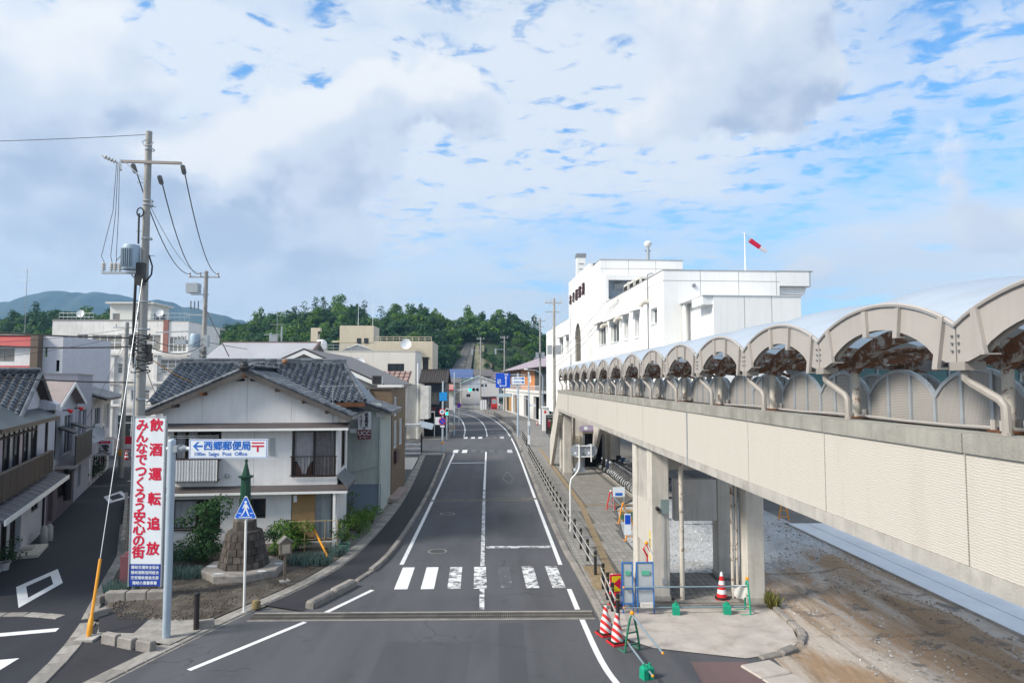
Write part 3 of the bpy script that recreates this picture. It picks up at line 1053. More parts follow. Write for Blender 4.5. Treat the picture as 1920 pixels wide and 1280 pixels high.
for i in range(3):
    mb = MB()
    w,l = PW / 2 - 0.008,PL / 2 - 0.008
    mb.add([(-w,-l,-0.02),(w,-l,-0.02),(w,l,-0.02),(-w,l,-0.02),(-w,-l,0.012),(w,-l,0.012),(w,l,0.012),(-w,l,0.012),
            (-w + .008,-l + .008,0.018),(w - .008,-l + .008,0.018),(w - .008,l - .008,0.018),(-w + .008,l - .008,0.018)],
           [(0,1,5,4),(1,2,6,5),(2,3,7,6),(3,0,4,7),(4,5,9,8),(5,6,10,9),(6,7,11,10),(7,4,8,11),(8,9,10,11)])
    pm.append(mb.mesh('paver'))
    pm[-1].materials.append(PAV)
sheet('paver_bedding',[(3.36,21.65),(8.7,21.65),(8.7,25.08),(5.93,25.08),(5.93,31),(6.88,38),(8.55,41),(8.2,60),(3.36,60)],0.099,PAV_JOINT,kind=None,parent=footway)
rest = MB()
cnt = 0
def tact_x(y):
    return 4.42 + (5.15 - 4.42) * min(1.0,max(0.0,(y - 26.0) / 13.0))
COLS_XY = [(5.14,21.95,5.72,22.55),(5.14,24.25,5.72,24.85),(8.08,21.65,8.66,22.3),(8.08,24.4,8.66,25.0)]
rows = int((60 - 21.7) / PL)
spots = []
for j in range(rows):
    for i in range(int((8.7 - 3.38) / PW)):
        x = 3.38 + PW * (i + 0.5)
        y = 21.7 + PL * (j + 0.5)
        if 24.9 < y < 41 and x > 5.8 + max(0.0,(y - 31) / 7):
            continue
        if y > 41 and x > 8.2:
            continue
        if abs(x - tact_x(y)) < 0.2 or (3.5 < x < 4.45 and 23.0 < y < 26.3):
            continue
        if any(a - .1 < x < c + .1 and b_ - .2 < y < d + .2 for a,b_,c,d in COLS_XY):
            continue
        spots.append((x,y))
for k,(x,y) in enumerate(spots):
    z = 0.098 + random.uniform(-0.003,0.003)
    if k < 290:
        link('paver',pm[k % 3],None,footway,(x,y,z),(random.uniform(-.006,.006),random.uniform(-.006,.006),0))
    else:
        w,l = PW / 2 - 0.007,PL / 2 - 0.007
        rest.add([(x - w,y - l,0.09),(x + w,y - l,0.09),(x + w,y + l,0.09),(x - w,y + l,0.09),(x - w,y - l,z + .016),(x + w,y - l,z + .016),(x + w,y + l,z + .016),(x - w,y + l,z + .016)],
                 [(4,5,6,7),(0,1,5,4),(1,2,6,5),(2,3,7,6),(3,0,4,7)])
rest.build('paving',PAV,footway,kind='stuff')
TACT = mat('tactile_tan',(0.27,0.205,0.125),0.85,var=0.22,scale=3.0,stain=(1.5,0.5,(0.17,0.13,0.09)),rnd=0.1)
tm = MB().box(-0.145,-0.145,-0.02,0.145,0.145,0.016)
for k in range(4):
    tm.box(-0.11 + k * 0.066,-0.13,0.0161,-0.08 + k * 0.066,0.13,0.021)
tmesh = tm.mesh('tactile_tile')
tmesh.materials.append(TACT)
y = 25.0
n = 0
while y < 72:
    dx = 0.056 if 26 < y < 39 else 0.0
    link('tactile_tile',tmesh,None,footway,(tact_x(y),y,0.100),(0,0,-math.atan(dx)))
    y += 0.30
for i in range(3):
    for j in range(10):
        link('tactile_tile',tmesh,None,footway,(3.62 + i * 0.3,23.2 + j * 0.3,0.100),(0,0,R(90)))
for i in range(10):
    link('tactile_tile',tmesh,None,footway,(5.3 + i * 0.3,38.9,0.102),(0,0,R(90)))

# concrete pad before the pier, broken kerb, excavated yard, new concrete strip
PADM = mat('pad_concrete',(0.44,0.40,0.37),0.85,var=0.18,scale=1.5,bump=0.5,bscale=30,stain=(1.6,0.55,(0.26,0.22,0.19)))
pad = sheet('concrete_pad',[(3.5,21.5),(3.55,19.9),(3.8,18.9),(4.3,18.35),(5.3,18.0),(6.5,17.6),(7.6,17.9),(8.3,18.6),(8.6,19.6),(8.7,21.5)],0.02,PADM)
def yard_mat():
    m,nt,b = new_mat('excavated_earth')
    v = coord(nt)
    tr = noise_n(nt,mapping_n(nt,v,(1.0,0.22,1.0),rot=(0,0,0.06)),0.75,6.0,0.6,0.5)
    n2 = noise_n(nt,v,0.9,8.0,0.72,0.6)
    n3 = noise_n(nt,v,11.0,7.0,0.78)
    n4 = noise_n(nt,v,55.0,4.0,0.7)
    c = mix_n(nt,ramp(nt,tr,[(0.40,0.0),(0.56,1.0)]),(0.47,0.415,0.36),(0.32,0.215,0.13))
    c = mix_n(nt,ramp(nt,n2,[(0.55,0.0),(0.63,0.85)]),c,(0.12,0.105,0.092))
    rut = noise_n(nt,mapping_n(nt,v,(1.0,0.06,1.0),rot=(0,0,0.06)),1.9,5.0,0.6,0.3)
    c = mix_n(nt,ramp(nt,rut,[(0.56,0.0),(0.66,0.6)]),c,(0.17,0.125,0.085))
    c = mix_n(nt,ramp(nt,n2,[(0.30,0.7),(0.42,0.0)]),c,(0.48,0.445,0.41))
    c = mix_n(nt,ramp(nt,n3,[(0.55,0.0),(0.72,0.7)]),c,(0.17,0.14,0.12))
    c = mix_n(nt,ramp(nt,n4,[(0.60,0.0),(0.72,0.5)]),c,(0.42,0.40,0.38))
    # bluish crushed stone spread over the far part of the yard
    sp = nt.nodes.new('ShaderNodeSeparateXYZ')
    nt.links.new(v,sp.inputs[0])
    gy = math_n(nt,'ADD',sp.outputs[1],math_n(nt,'MULTIPLY',n2,7.0))
    gx = math_n(nt,'SUBTRACT',gy,math_n(nt,'MULTIPLY',sp.outputs[0],0.75))
    g = ramp(nt,math_n(nt,'MULTIPLY',gx,0.01),[(0.205,0.0),(0.225,1.0)])
    stone = mix_n(nt,ramp(nt,n4,[(0.40,0.0),(0.62,1.0)]),(0.32,0.335,0.35),(0.60,0.62,0.635))
    stone = mix_n(nt,ramp(nt,noise_n(nt,v,0.7,5.0),[(0.50,0.0),(0.72,0.6)]),stone,(0.25,0.225,0.195))
    c = mix_n(nt,g,c,stone)
    setcol(nt,b,c)
    b.inputs['Roughness'].default_value = 0.95
    bump_n(nt,b,math_n(nt,'ADD',math_n(nt,'MULTIPLY',n3,0.6),math_n(nt,'MULTIPLY',n4,0.4)),0.9,0.06)
    return m
def vnoise(x,y):
    return (math.sin(x * 1.7 + 1.3 * math.sin(y * 0.9)) + math.sin(y * 1.1 + 1.7 * math.sin(x * 0.8 + 2)) + 0.6 * math.sin(x * 3.9 + y * 2.3) + 0.4 * math.sin(x * 7.3 - y * 6.1)) / 3
def yard_pt(s,t):
    y = 10 + 40 * t
    x0 = 8.85 if y > 21.4 else (8.75 if y > 19 else 7.2)
    if y >= 25.2:
        x0 = 5.9
    x = x0 + (14.6 - x0) * s
    e = min(1.0,8 * s) * min(1.0,8 * (1 - s))
    h = 0.5 * vnoise(x,y) + random.uniform(-0.35,0.35)
    bank = 0.22 * math.exp(-((x - 13.0 - 0.3 * math.sin(y)) / 0.55) ** 2)
    return (x,y,0.01 + e * (0.045 * h + bank))
YARD = yard_mat()
MB().grid(yard_pt,130,260).build('yard',YARD,kind='structure',smooth=True)
STRIP = mat('new_concrete',(0.64,0.66,0.69),0.6,var=0.09,scale=0.8,stain=(0.5,0.25,(0.46,0.51,0.58)))
st_o = sheet('concrete_strip',[(14.62,8),(15.5,8),(15.5,33.6),(14.62,33.6)],0.10,STRIP)
MB().box(15.54,8,-0.04,22,33.6,0.097).build('strip_slab',STRIP,st_o)
MB().box(15.50,8,-0.04,15.54,33.6,0.06).build('strip_joint',DARK,st_o)
MB().box(14.6,8,-0.04,14.62,33.6,0.096).build('strip_edge',CONC,st_o)
sheet('quay',[(9.2,50),(9.2,34),(15.0,34),(15.0,50)],0.03,YARD)

# crushed stones and clods
def stones(name,m,n,fn,smin,smax,parent=None):
    mb = MB()
    for _ in range(n):
        x,y,z = fn()
        s = random.uniform(smin,smax) * random.choice((0.6,0.8,1.0,1.0,1.5))
        vs = []
        for k in range(4):
            a = k * math.pi / 2 + random.random()
            vs.append((x + math.cos(a) * s * random.uniform(.7,1.2),y + math.sin(a) * s * random.uniform(.7,1.2),z + random.uniform(-.2,.15) * s))
        vs += [(x + random.uniform(-.3,.3) * s,y + random.uniform(-.3,.3) * s,z + s * random.uniform(.5,.9))]
        mb.add(vs,[(0,1,4),(1,2,4),(2,3,4),(3,0,4)])
    return mb.build(name,m,parent,kind='stuff')
GRAV = tile_mat('crushed_stone',(0.26,0.27,0.28),(0.55,0.56,0.57))
GRAV.node_tree.nodes['Principled BSDF'].inputs['Roughness'].default_value = 0.9
EARTH = mat('earth_clod',(0.24,0.19,0.14),0.95,var=0.4,scale=4.0)
def ya():
    s,t = random.random(),random.random()
    y = 25.5 + 15 * t
    return (6.0 + 8.9 * s,y,0.02)
def yb():
    y = 10 + 25 * random.random()
    x = 13.0 + 0.3 * math.sin(y) + random.gauss(0,0.45)
    return (min(x,14.5),y,0.03 + 0.18 * math.exp(-((x - 13.0 - 0.3 * math.sin(y)) / 0.55) ** 2))
def yc():
    return (9.2 + 5.5 * random.random(),11 + 16 * random.random(),0.02)
a_ = stones('gravel',GRAV,7000,ya,0.02,0.05)
tag(a_,'loose blue grey crushed stone under the walkway','gravel')
a_ = stones('clods',EARTH,2200,yb,0.015,0.045)
tag(a_,'brown earth clods heaped beside the new concrete strip','earth')
a_ = stones('rubble',GRAV,2200,yc,0.012,0.035)
tag(a_,'small stones strewn over the brown earth yard','rubble')
# mulch on the planting bed
MULCH = mat('mulch',(0.105,0.085,0.065),0.95,var=0.5,scale=9.0)
def yd():
    y = 20.8 + 8.4 * random.random()
    s = 0.04 + 0.92 * random.random()
    return (interp(LB,y) + (interp(RB,y) - interp(LB,y)) * s,y,0.075)
a_ = stones('mulch',MULCH,5200,yd,0.012,0.04)
tag(a_,'dry leaf litter covering the planted corner','leaf litter')
# broken kerb round the pad
kb = thing('broken_kerb',None,None,kind='structure')
pieces(kb,'kerb_stone',smooth_path([(8.78,21.2),(8.72,20.3),(8.75,19.4),(8.55,18.75),(8.15,18.3)]),0.55,lambda L,i: chamfer_box(L,0.2,0.13,0.03,seed=i),CONC_KERB,jit=0.04)
pieces(kb,'kerb_stone',[(8.0,18.1),(7.4,17.75),(6.7,17.55)],0.62,lambda L,i: chamfer_box(L,0.24,0.10,0.03,seed=i),CONC_KERB,jit=0.08,gap=0.06)
pieces(kb,'footing_slab',[(6.6,17.3),(7.0,16.0),(7.6,13.0)],0.8,lambda L,i: chamfer_box(L,0.9,0.05,0.03,seed=i),PADM,jit=0.02,gap=0.03)
# parking court between the brick house and the side street
court = sheet('parking_court',[(-5.75,48.7),(-6.6,67.5),(-22,69),(-22,48.7)],-0.003,ASPH)
sheet('court_slab',[(-6.25,56),(-6.6,65),(-14,65),(-14,56)],0.004,CONC_PALE,kind=None,parent=court)
for yv in (49.8,51.8,54.2):
    MB().box(-13,yv - 0.07,0.0,-6.9 - (yv - 49.8) * 0.05,yv + 0.07,0.004).build('bay_line',PAINT,court)

# ================================================================== elevated walkway
WX,WX2 = 5.0,8.7            # faces of the deck
S = 3.05                      # bay length
V0 = 7.13 - S                 # first valley line
NB = 15
YEND = V0 + NB * S            # about 49.8
walk = thing('elevated_walkway','long cream elevated walkway with scalloped canopy and rusty posts beside the road','walkway')

# deck: parapet cladding panels, coping blocks, edge beam
COPING = mat('coping_concrete',(0.31,0.30,0.27),0.85,var=0.25,scale=1.6,bump=0.4,bscale=40,stain=(1.3,0.6,(0.17,0.165,0.14)),streak=0.45)
ys = [1.0,4.1,7.1,10.15,13.2,17.3,22.4,27.0,32.0,38.0,44.0,YEND + 0.9]
for a,b in zip(ys[:-1],ys[1:]):
    MB().box(WX,a + 0.012,5.09,WX + 0.14,b - 0.012,6.26).build('cladding_panel',CLAD,walk)
    MB().box(WX2 - 0.14,a + 0.012,5.09,WX2,b - 0.012,6.26).build('cladding_panel',CLAD,walk)
    MB().box(WX - 0.03,a + 0.008,6.262,WX + 0.34,b - 0.008,6.47).build('coping',COPING,walk)
    MB().box(WX2 - 0.34,a + 0.008,6.262,WX2 + 0.03,b - 0.008,6.47).build('coping',COPING,walk)
MB().box(WX + 0.03,1.0,5.09,WX + 0.1,YEND + 0.88,6.25).build('parapet_core',CONC,walk)
MB().box(WX - 0.012,1.0,4.90,WX + 0.30,YEND + 0.9,5.086).build('edge_beam',CONC,walk)
MB().box(WX2 - 0.30,1.0,4.90,WX2 + 0.012,YEND + 0.9,5.086).build('edge_beam',CONC,walk)
MB().box(WX + 0.31,1.0,4.98,WX2 - 0.31,YEND + 0.9,5.40).build('deck',CONC,walk)
MB().box(WX,YEND + 0.92,4.9,WX2,YEND + 1.1,6.45).build('end_wall',CLAD,walk)
for y in (17.3,44.0):
    mb = MB().box(WX - 0.025,y - 0.02,4.9,WX - 0.001,y + 0.02,6.262)
    mb.build('joint_cover',GALV,walk)
# stair flank going down at the far end
MB().prism([(WX + 0.05,YEND + 1.12,6.4),(WX + 0.05,YEND + 8.5,2.2),(WX + 0.05,YEND + 8.5,0.1),(WX + 0.05,YEND + 7.6,0.1),(WX + 0.05,YEND + 1.12,4.6)],(0.25,0,0)).build('stair_wall',CONC_PALE,walk)
MB().prism([(WX2 - 0.3,YEND + 1.12,6.4),(WX2 - 0.3,YEND + 8.5,2.2),(WX2 - 0.3,YEND + 8.5,0.1),(WX2 - 0.3,YEND + 7.6,0.1),(WX2 - 0.3,YEND + 1.12,4.6)],(0.25,0,0)).build('stair_wall',CONC_PALE,walk)

# canopy profile along a bay, t in 0..1
def arc(t):
    return 4 * t * (1 - t)
def z_out(t):                 # top of the fascia
    return 7.60 + 0.37 * arc(t) ** 0.9
def z_in(t):                  # underside of the fascia
    u = min(max((t - 0.10) / 0.80,0.0),1.0)
    return 7.22 + 0.45 * (arc(u) ** 0.72)
XC,XH = (WX + WX2) / 2,(WX2 - WX) / 2
def rise(x):
    return 0.35 * (1 - ((x - XC) / XH) ** 2)
NT = 18
# shared meshes for one bay, origin at its near valley line
fm_ = MB()
for i in range(NT):
    a,b = i / NT,(i + 1) / NT
    za,zb,ia,ib = z_out(a),z_out(b),z_in(a),z_in(b)
    fm_.prism([(-0.03,a * S + (0.01 if i == 0 else 0),ia),(-0.03,b * S - (0.01 if i == NT - 1 else 0),ib),(-0.03,b * S - (0.01 if i == NT - 1 else 0),zb),(-0.03,a * S + (0.01 if i == 0 else 0),za)],(0.05,0,0))
FASCIA = fm_.mesh('fascia')
FASCIA.materials.append(CANOPY_PAINT)
lip = MB().tube([(-0.035,S * i / NT,z_out(i / NT) + 0.012) for i in range(NT + 1)],0.028,6)
# gutter flange below the fascia
for i in range(NT):
    a,b = i / NT,(i + 1) / NT
    lip.face((-0.03,a * S,z_in(a)),(-0.03,b * S,z_in(b)),(0.07,b * S,z_in(b)),(0.07,a * S,z_in(a)))
LIP = lip.mesh('edge_trim',True)
LIP.materials.append(CANOPY_PAINT)
vt = MB()
NX = 12
vt.grid(lambda s,t: (WX - 0.06 + s * (WX2 - WX + 0.12) - WX,t * S,z_out(t) + 0.015 + rise(WX - 0.06 + s * (WX2 - WX + 0.12)) + (0.02 if 0 < s < 1 else 0)),NX,NT)
VAULT = vt.mesh('roof_vault',True)
VAULT.materials.append(MEMBRANE)
RIBS = []
for t in (0.10,0.34,0.56,0.86):
    mb = MB()
    y = t * S
    lean = -(t - 0.5) * 0.30
    mb.prism([(-0.075,y - 0.045,z_in(t) - 0.06),(-0.075,y + 0.045,z_in(t) - 0.06),(-0.075,y + 0.045 - lean,z_out(t) - 0.03),(-0.075,y - 0.045 - lean,z_out(t) - 0.03)],(0.045,0,0))
    mb.box(-0.075,y - 0.045,z_in(t) - 0.075,0.10,y + 0.045,z_in(t) - 0.061)
    RIBS.append(mb.mesh('stiffener'))
    RIBS[-1].materials.append(CANOPY_PAINT)
# transverse beam over the posts at each valley: arched tube plus box rib
bm_ = MB()
pts = [(0.12 + i / 16 * (WX2 - WX - 0.24),0,7.12 + rise(WX + 0.12 + i / 16 * (WX2 - WX - 0.24)) * 1.15) for i in range(17)]
bm_.tube(pts,0.045,8)
BEAM = bm_.mesh('arched_beam',True)
BEAM.materials.append(CANOPY_RUST)
bm_ = MB()
bm_.box(0.05,-0.09,7.36,0.35,0.09,7.50)
BEAM2 = bm_.mesh('valley_gutter')
BEAM2.materials.append(CANOPY_RUST)
# longitudinal purlins bending with the vault
pl_ = MB()
for i in range(14):
    a,b = i / 14,(i + 1) / 14
    pl_.bar((0,a * S,7.22 + 0.42 * arc(a) ** 0.8),(0,b * S,7.22 + 0.42 * arc(b) ** 0.8),0.13,0.19)
PURLIN = pl_.mesh('purlin',True)
PURLIN.materials.append(CANOPY_RUST)
dg_ = MB()
for x0,x1 in ((0.5,WX2 - WX - 0.5),(WX2 - WX - 0.5,0.5)):
    dg_.bar((x0,S / 2,7.62),(x1,0.05 if x0 < 1 else S - 0.05,7.26),0.07,0.09)
BRACE = dg_.mesh('brace')
BRACE.materials.append(CANOPY_RUST)
pst = MB().cyl((0,0,0.0),(0,0,0.98),0.060,n=14)
POST = pst.mesh('post',True)
POST.materials.append(POST_RUST)
bp = MB().box(-0.16,-0.16,0,0.16,0.16,0.022)
BASEP = bp.mesh('base_plate')
BASEP.materials.append(RUST)
bo = MB()
bo.cyl((0,0,0.022),(0,0,0.13),0.032,n=8)
BOLTS = bo.mesh('bolt_cover')
BOLTS.materials.append(CANOPY_PAINT)
pp = MB().box(-0.03,-0.12,7.13,0.2,0.12,7.22)
pp.tube([(0.06,0,7.14),(0.06,0,7.04),(0.10,-0.05,6.98),(0.17,-0.34,6.82),(0.18,-0.39,6.76),(0.18,-0.40,6.47)],0.046,8)
pp.cyl((0.18,-0.40,6.47),(0.18,-0.40,6.50),0.052,n=8)
PIPE = pp.mesh('downpipe',True)
PIPE.materials.append(mat('pipe_taupe',(0.31,0.285,0.26),0.5,var=0.1,streak=0.2))
bl = MB()
for z in (7.34,7.42,7.5):
    for dy in (-0.05,0.05):
        bl.cyl((-0.055,dy,z),(-0.03,dy,z),0.014,n=6)
BOLT2 = bl.mesh('bolts')
BOLT2.materials.append(STEEL)
for k in range(NB):
    y = V0 + k * S
    bay = link('roof_vault',VAULT,None,walk,(WX,y,0))
    for mir in (1,-1):
        for nm,me in (('fascia',FASCIA),('edge_trim',LIP)):
            o = link(nm,me,None,bay,((0 if mir == 1 else WX2 - WX),0,0))
            o.scale = (mir,1,1)
        for me in RIBS:
            if mir == 1 or k > 0:
                o = link('stiffener',me,None,bay,((0 if mir == 1 else WX2 - WX),0,0))
                o.scale = (mir,1,1)
    for x in (0.5,WX2 - WX - 0.5):
        link('arched_beam',PURLIN,None,bay,(x,0,0))
    link('brace',BRACE,None,bay)
for k in range(NB + 1):
    y = V0 + k * S
    b = link('valley_beam',BEAM,None,walk,(WX,y,0))
    link('valley_gutter',BEAM2,None,b)
    link('bolts',BOLT2,None,b,kind='stuff')
    for x,mir in ((WX + 0.52,1),(WX2 - 0.52,-1)):
        p = link('post',POST,None,walk,(x,y,6.47 if mir == 1 else 6.2))
        p.rotation_euler = (0,0,k * 1.3)
        link('base_plate',BASEP,None,p,(0,0,0.0))
        for sx,sy in ((-1,-1),(-1,1),(1,-1),(1,1)):
            if mir == 1 and k < 9:
                link('bolt_cover',BOLTS,None,p,(sx * 0.11,sy * 0.11,0))
    link('downpipe',PIPE,None,walk,(WX,y,0))
# perforated wind screens with arched heads, two per bay
SW = S / 2
def z_s(t):
    return 6.82 + 0.34 * arc(t) ** 0.8
sp_ = MB()
NS = 12
for i in range(NS):
    a,b = i / NS,(i + 1) / NS
    sp_.face((0,a * SW,6.46),(0,b * SW,6.46),(0,b * SW,z_s(b)),(0,a * SW,z_s(a)))
SCREEN = sp_.mesh('screen')
SCREEN.materials.append(PERF)
sf = MB()
for i in range(NS):
    a,b = i / NS,(i + 1) / NS
    sf.bar((0,a * SW,z_s(a)),(0,b * SW,z_s(b)),0.05,0.045,up=(1,0,0))
for t in (0.0,1 / 3,2 / 3):
    sf.box(-0.03,t * SW - 0.024,6.46,0.03,t * SW + 0.024,z_s(t))
SFRAME = sf.mesh('screen_frame')
SFRAME.materials.append(GALV)
for k in range(NB * 2):
    y = V0 + k * SW
    for x in (WX + 0.74,WX2 - 0.74):
        s = link('screen',SCREEN,None,walk,(x,y,0))
        link('screen_frame',SFRAME,None,s)
MB().tube([(WX + 0.52,2 + i,6.50 + 0.012 * math.sin(i * 1.7)) for i in range(0,16)],0.02,6).build('conduit',CANOPY_PAINT,walk)

# piers: four columns with walls between
def column(parent,x0,y0,x1,y1,zt,z0=0.0,m=CONC_PALE):
    c = 0.03
    mb = MB()
    pts = [(x0 + c,y0),(x1 - c,y0),(x1,y0 + c),(x1,y1 - c),(x1 - c,y1),(x0 + c,y1),(x0,y1 - c),(x0,y0 + c)]
    mb.prism([(x,y,z0) for x,y in pts],(0,0,zt - z0))
    o = mb.build('column',m,parent)
    MB().box(x0 - 0.02,y0 - 0.02,z0 - 0.05,x1 + 0.02,y1 + 0.02,z0 + 0.26).build('column_foot',CONC,o)
    return o
for c in COLS_XY:
    column(walk,*c,4.898)
MB().box(5.24,22.56,3.05,5.64,24.24,4.897).build('pier_wall',CONC,walk)
MB().box(5.20,22.56,1.6,5.66,24.24,3.04).build('pier_infill',CLAD,walk)
MB().box(5.26,22.56,0.1,5.62,24.24,1.59).build('pier_wall',CONC,walk)
MB().box(6.55,24.4,2.1,8.06,24.75,3.55).build('cross_wall',mat('concrete_lit_tone',(0.60,0.58,0.55),0.8,var=0.12,scale=1.2,stain=(0.9,0.3,(0.36,0.35,0.33)),streak=0.4),walk)  # paler concrete copy, light on the wall put into its colour
MB().box(5.74,24.35,3.9,8.06,24.8,4.897).build('cross_beam',CONC_PALE,walk)
for x,y,r in ((6.12,22.0,0.075),(7.78,22.1,0.05),(7.93,22.12,0.05)):
    mb = MB().cyl((x,y,0.02),(x,y,4.9),r,n=12)
    for z in (1.4,2.9,4.1):
        mb.cyl((x,y,z),(x,y,z + 0.03),r + 0.012,n=12)
        mb.box(x - 0.02,y,z,x + 0.02,y + 0.2,z + 0.02)
    mb.build('drain_pipe',POST_RUST,walk,smooth=True)
# far pier and the wall with the lift doorway
for c in ((5.45,51.0,6.05,51.8),(5.45,53.5,6.05,54.2)):
    column(walk,*c,4.897,0.08)
column(walk,9.6,54.6,10.3,55.3,4.897,0.17)
MB().cyl((6.3,51.6,0.1),(6.3,51.6,4.9),0.09,n=10).build('drain_pipe',POST_RUST,walk,smooth=True)
MB().cyl((9.35,55.4,0.1),(9.35,55.4,4.9),0.08,n=10).build('drain_pipe',POST_RUST,walk,smooth=True)
# square meter box, conduit and yellow notice on the near column
t = thing('meter_box','grey electrical box and camera fixed to the near concrete column','electrical box',(5.42,21.94,0))
MB().box(0.0,-0.12,2.85,0.26,-0.001,3.28).build('box',mat('box_grey_green',(0.20,0.26,0.26),0.5),t)
MB().box(0.03,-0.06,0.62,0.17,-0.001,0.82).build('junction_box',GALV,t)
MB().cyl((0.1,-0.03,0.82),(0.1,-0.03,2.85),0.016,n=8).build('conduit',GALV,t)
mb = MB().cyl((-0.1,-0.02,3.0),(-0.1,-0.16,2.99),0.06,n=12)
mb.tube([(-0.1,-0.05,2.94),(-0.06,-0.08,2.84),(0.02,-0.07,2.86)],0.012,6)
mb.build('camera_head',BLACK,t,smooth=True)
mb = MB().box(5.128,22.1,1.35,5.137,22.22,2.25)
o = mb.build('notice_strip',mat('notice_yellow',(0.80,0.62,0.05),0.5),None,label='tall yellow notice strip stuck on the near concrete column',cat='notice')
text('頭上注意',0.1,BLACK,'lettering',o,(5.126,22.16,1.8),(R(90),0,R(-90)),bold=0.01).rotation_euler = (R(90),R(90),R(-90))
# lift doorway behind the bicycles
lift = thing('lift_entrance','concrete lift entrance with purple sign below the walkway','entrance',(0,0,0))
P = front(56.0)
wall(lift,P,6.2,10.6,0.05,4.9,CONC_PALE,[(7.55,9.3,0.1,2.85)],0.3)
MB().box(7.5,56.6,0.05,9.4,58.5,3.0).build('lobby',DARK,lift)
MB().box(7.55,56.05,0.1,7.7,56.3,2.84).build('jamb',GALV,lift)
MB().box(9.15,56.05,0.1,9.3,56.3,2.84).build('jamb',GALV,lift)
MB().box(6.6,55.9,0.1,7.3,55.995,2.7).build('side_panel',CREAM,lift)
sg = MB().prism([(7.3,55.80,3.05),(9.2,55.80,3.05),(9.25,55.80,3.4),(9.0,55.80,3.5),(7.5,55.80,3.5),(7.25,55.80,3.4)],(0,0.12,0)).build('sign',mat('sign_purple',(0.33,0.27,0.42),0.5),lift)
text('エレベーター',0.24,SIGN_WHITE,'lettering',sg,(8.5,55.79,3.27),bold=0.01)
MB().box(7.62,55.785,3.15,7.9,55.799,3.42).build('pictogram',SIGN_WHITE,sg)

# ================================================================== white harbour terminal behind the walkway
TW = mat('terminal_white',(0.80,0.80,0.79),0.7,var=0.035,scale=0.5,bump=0.06,bscale=40,stain=(0.35,0.16,(0.62,0.62,0.61)),streak=0.16)
TJ = mat('panel_joint',(0.30,0.29,0.28),0.8,var=0.1)
term = thing('terminal_building','large white harbour terminal with dark lettering above the walkway','building',(10.5,41.0,0),math.atan(0.0375))
PS,PF = side_left(0.0),front(0.0)
wins = [(17.12,20.27,10.3,12.0),(12.02,15.1,10.25,11.86),(9.0,10.3,10.2,11.82),(5.86,7.05,10.15,11.8),(1.4,2.9,10.75,11.75)]
wall(term,PS,0,23.0,3.0,13.83,TW,wins,0.3)
wall(term,PS,36.0,60.0,3.0,14.4,TW,[(42.6,45.4,10.65,12.37),(37.2,39.8,10.57,12.3)],0.3)
TGL = glass('terminal_glass',(0.055,0.066,0.066),0.0,0.12)
TGL.node_tree.nodes['Principled BSDF'].inputs['Specular IOR Level'].default_value = 0.25
def pane_window(a,b,c,d,cols,gm=TGL):
    return window(term,PS,a,b,c,d,WHITE_METAL,gm,cols,1,0.07,0.26,sill=TW)
for (a,b,c,d),n in zip(wins,(3,3,2,2,2)):
    pane_window(a,b,c,d,n)
pane_window(42.6,45.4,10.65,12.37,2)
pane_window(37.2,39.8,10.57,12.3,2)
for a,b,z in ((16.6,20.9,12.15),(11.6,15.6,12.02),(8.7,10.8,11.98),(5.5,7.5,11.95),(36.9,40.2,12.45),(42.3,45.8,12.52)):
    MB().prism([(-0.55,a,z),(0.0,a,z + 0.10),(0.0,a,z + 0.22),(-0.55,a,z + 0.12)],(0,b - a,0)).build('window_hood',TW,term)
for u,z in ((16.4,11.7),(11.2,11.75),(3.35,12.1)):
    mb = MB().tube([(0.0,u,z + 0.15),(-0.30,u,z + 0.16),(-0.48,u,z + 0.05),(-0.52,u,z - 0.12)],0.16,10)
    mb.build('vent_cowl',mat('vent_beige',(0.50,0.47,0.42),0.5),term,smooth=True)
wall(term,PF,0,7.3,3.0,13.83,TW,(),0.2)
MB().box(0.02,0.02,13.6,7.28,21.6,13.82).build('roof_slab',TW,term)
MB().box(-0.03,-0.03,13.832,7.3,0.12,13.87).build('roof_trim',TJ,term)
MB().box(-0.03,0.12,13.832,0.10,17.0,13.87).build('roof_trim',TJ,term)
wall(term,side_right(7.3),0,40,3.0,13.83,TW)
# joints in the skin
for z in (13.19,9.2):
    MB().box(-0.006,0.0,z,-0.001,21.6,z + 0.03).build('joint',TJ,term)
    MB().box(0.0,-0.006,z,7.3,-0.001,z + 0.03).build('joint',TJ,term)
for x in (2.3,4.7,7.08):
    MB().box(x,-0.008,9.0,x + 0.025,-0.001,13.8).build('joint',TJ,term)
mb = MB().cyl((-0.05,3.4,8.6),(-0.05,3.4,13.8),0.035,n=8)
mb.tube([(-0.05,3.4,13.8),(-0.05,3.4,14.1),(0.1,3.0,14.15),(0.3,2.6,13.9)],0.035,8)
mb.build('conduit',STEEL,term,smooth=True)
# roof terrace bay and tall lettered block
wall(term,front(17.0),0.0,7.2,13.83,16.15,TW,[(0.25,2.6,14.15,15.82)],0.2)
wall(term,PS,17.0,19.5,13.83,16.15,TW)
MB().box(0.0,17.0,16.15,7.2,19.5,16.25).build('terrace_roof',TW,term)
MB().box(0.2,17.9,13.9,2.8,18.0,15.9).build('terrace_recess',mat('terrace_blue_grey',(0.28,0.34,0.40),0.7),term)
MB().box(0.9,17.7,15.1,1.7,17.88,15.6).build('wall_unit',STEEL,term)
wall(term,front(19.5),0.05,7.6,13.0,18.0,TW)
wall(term,side_left(0.05),19.5,36.0,13.0,18.0,TW)
wall(term,side_right(7.6),19.5,36.0,13.0,18.0,TW)
MB().box(0.06,19.52,17.8,7.58,36.0,17.99).build('roof_slab',TW,term)
MB().box(0.02,19.46,18.002,7.63,36.0,18.05).build('roof_trim',TJ,term)
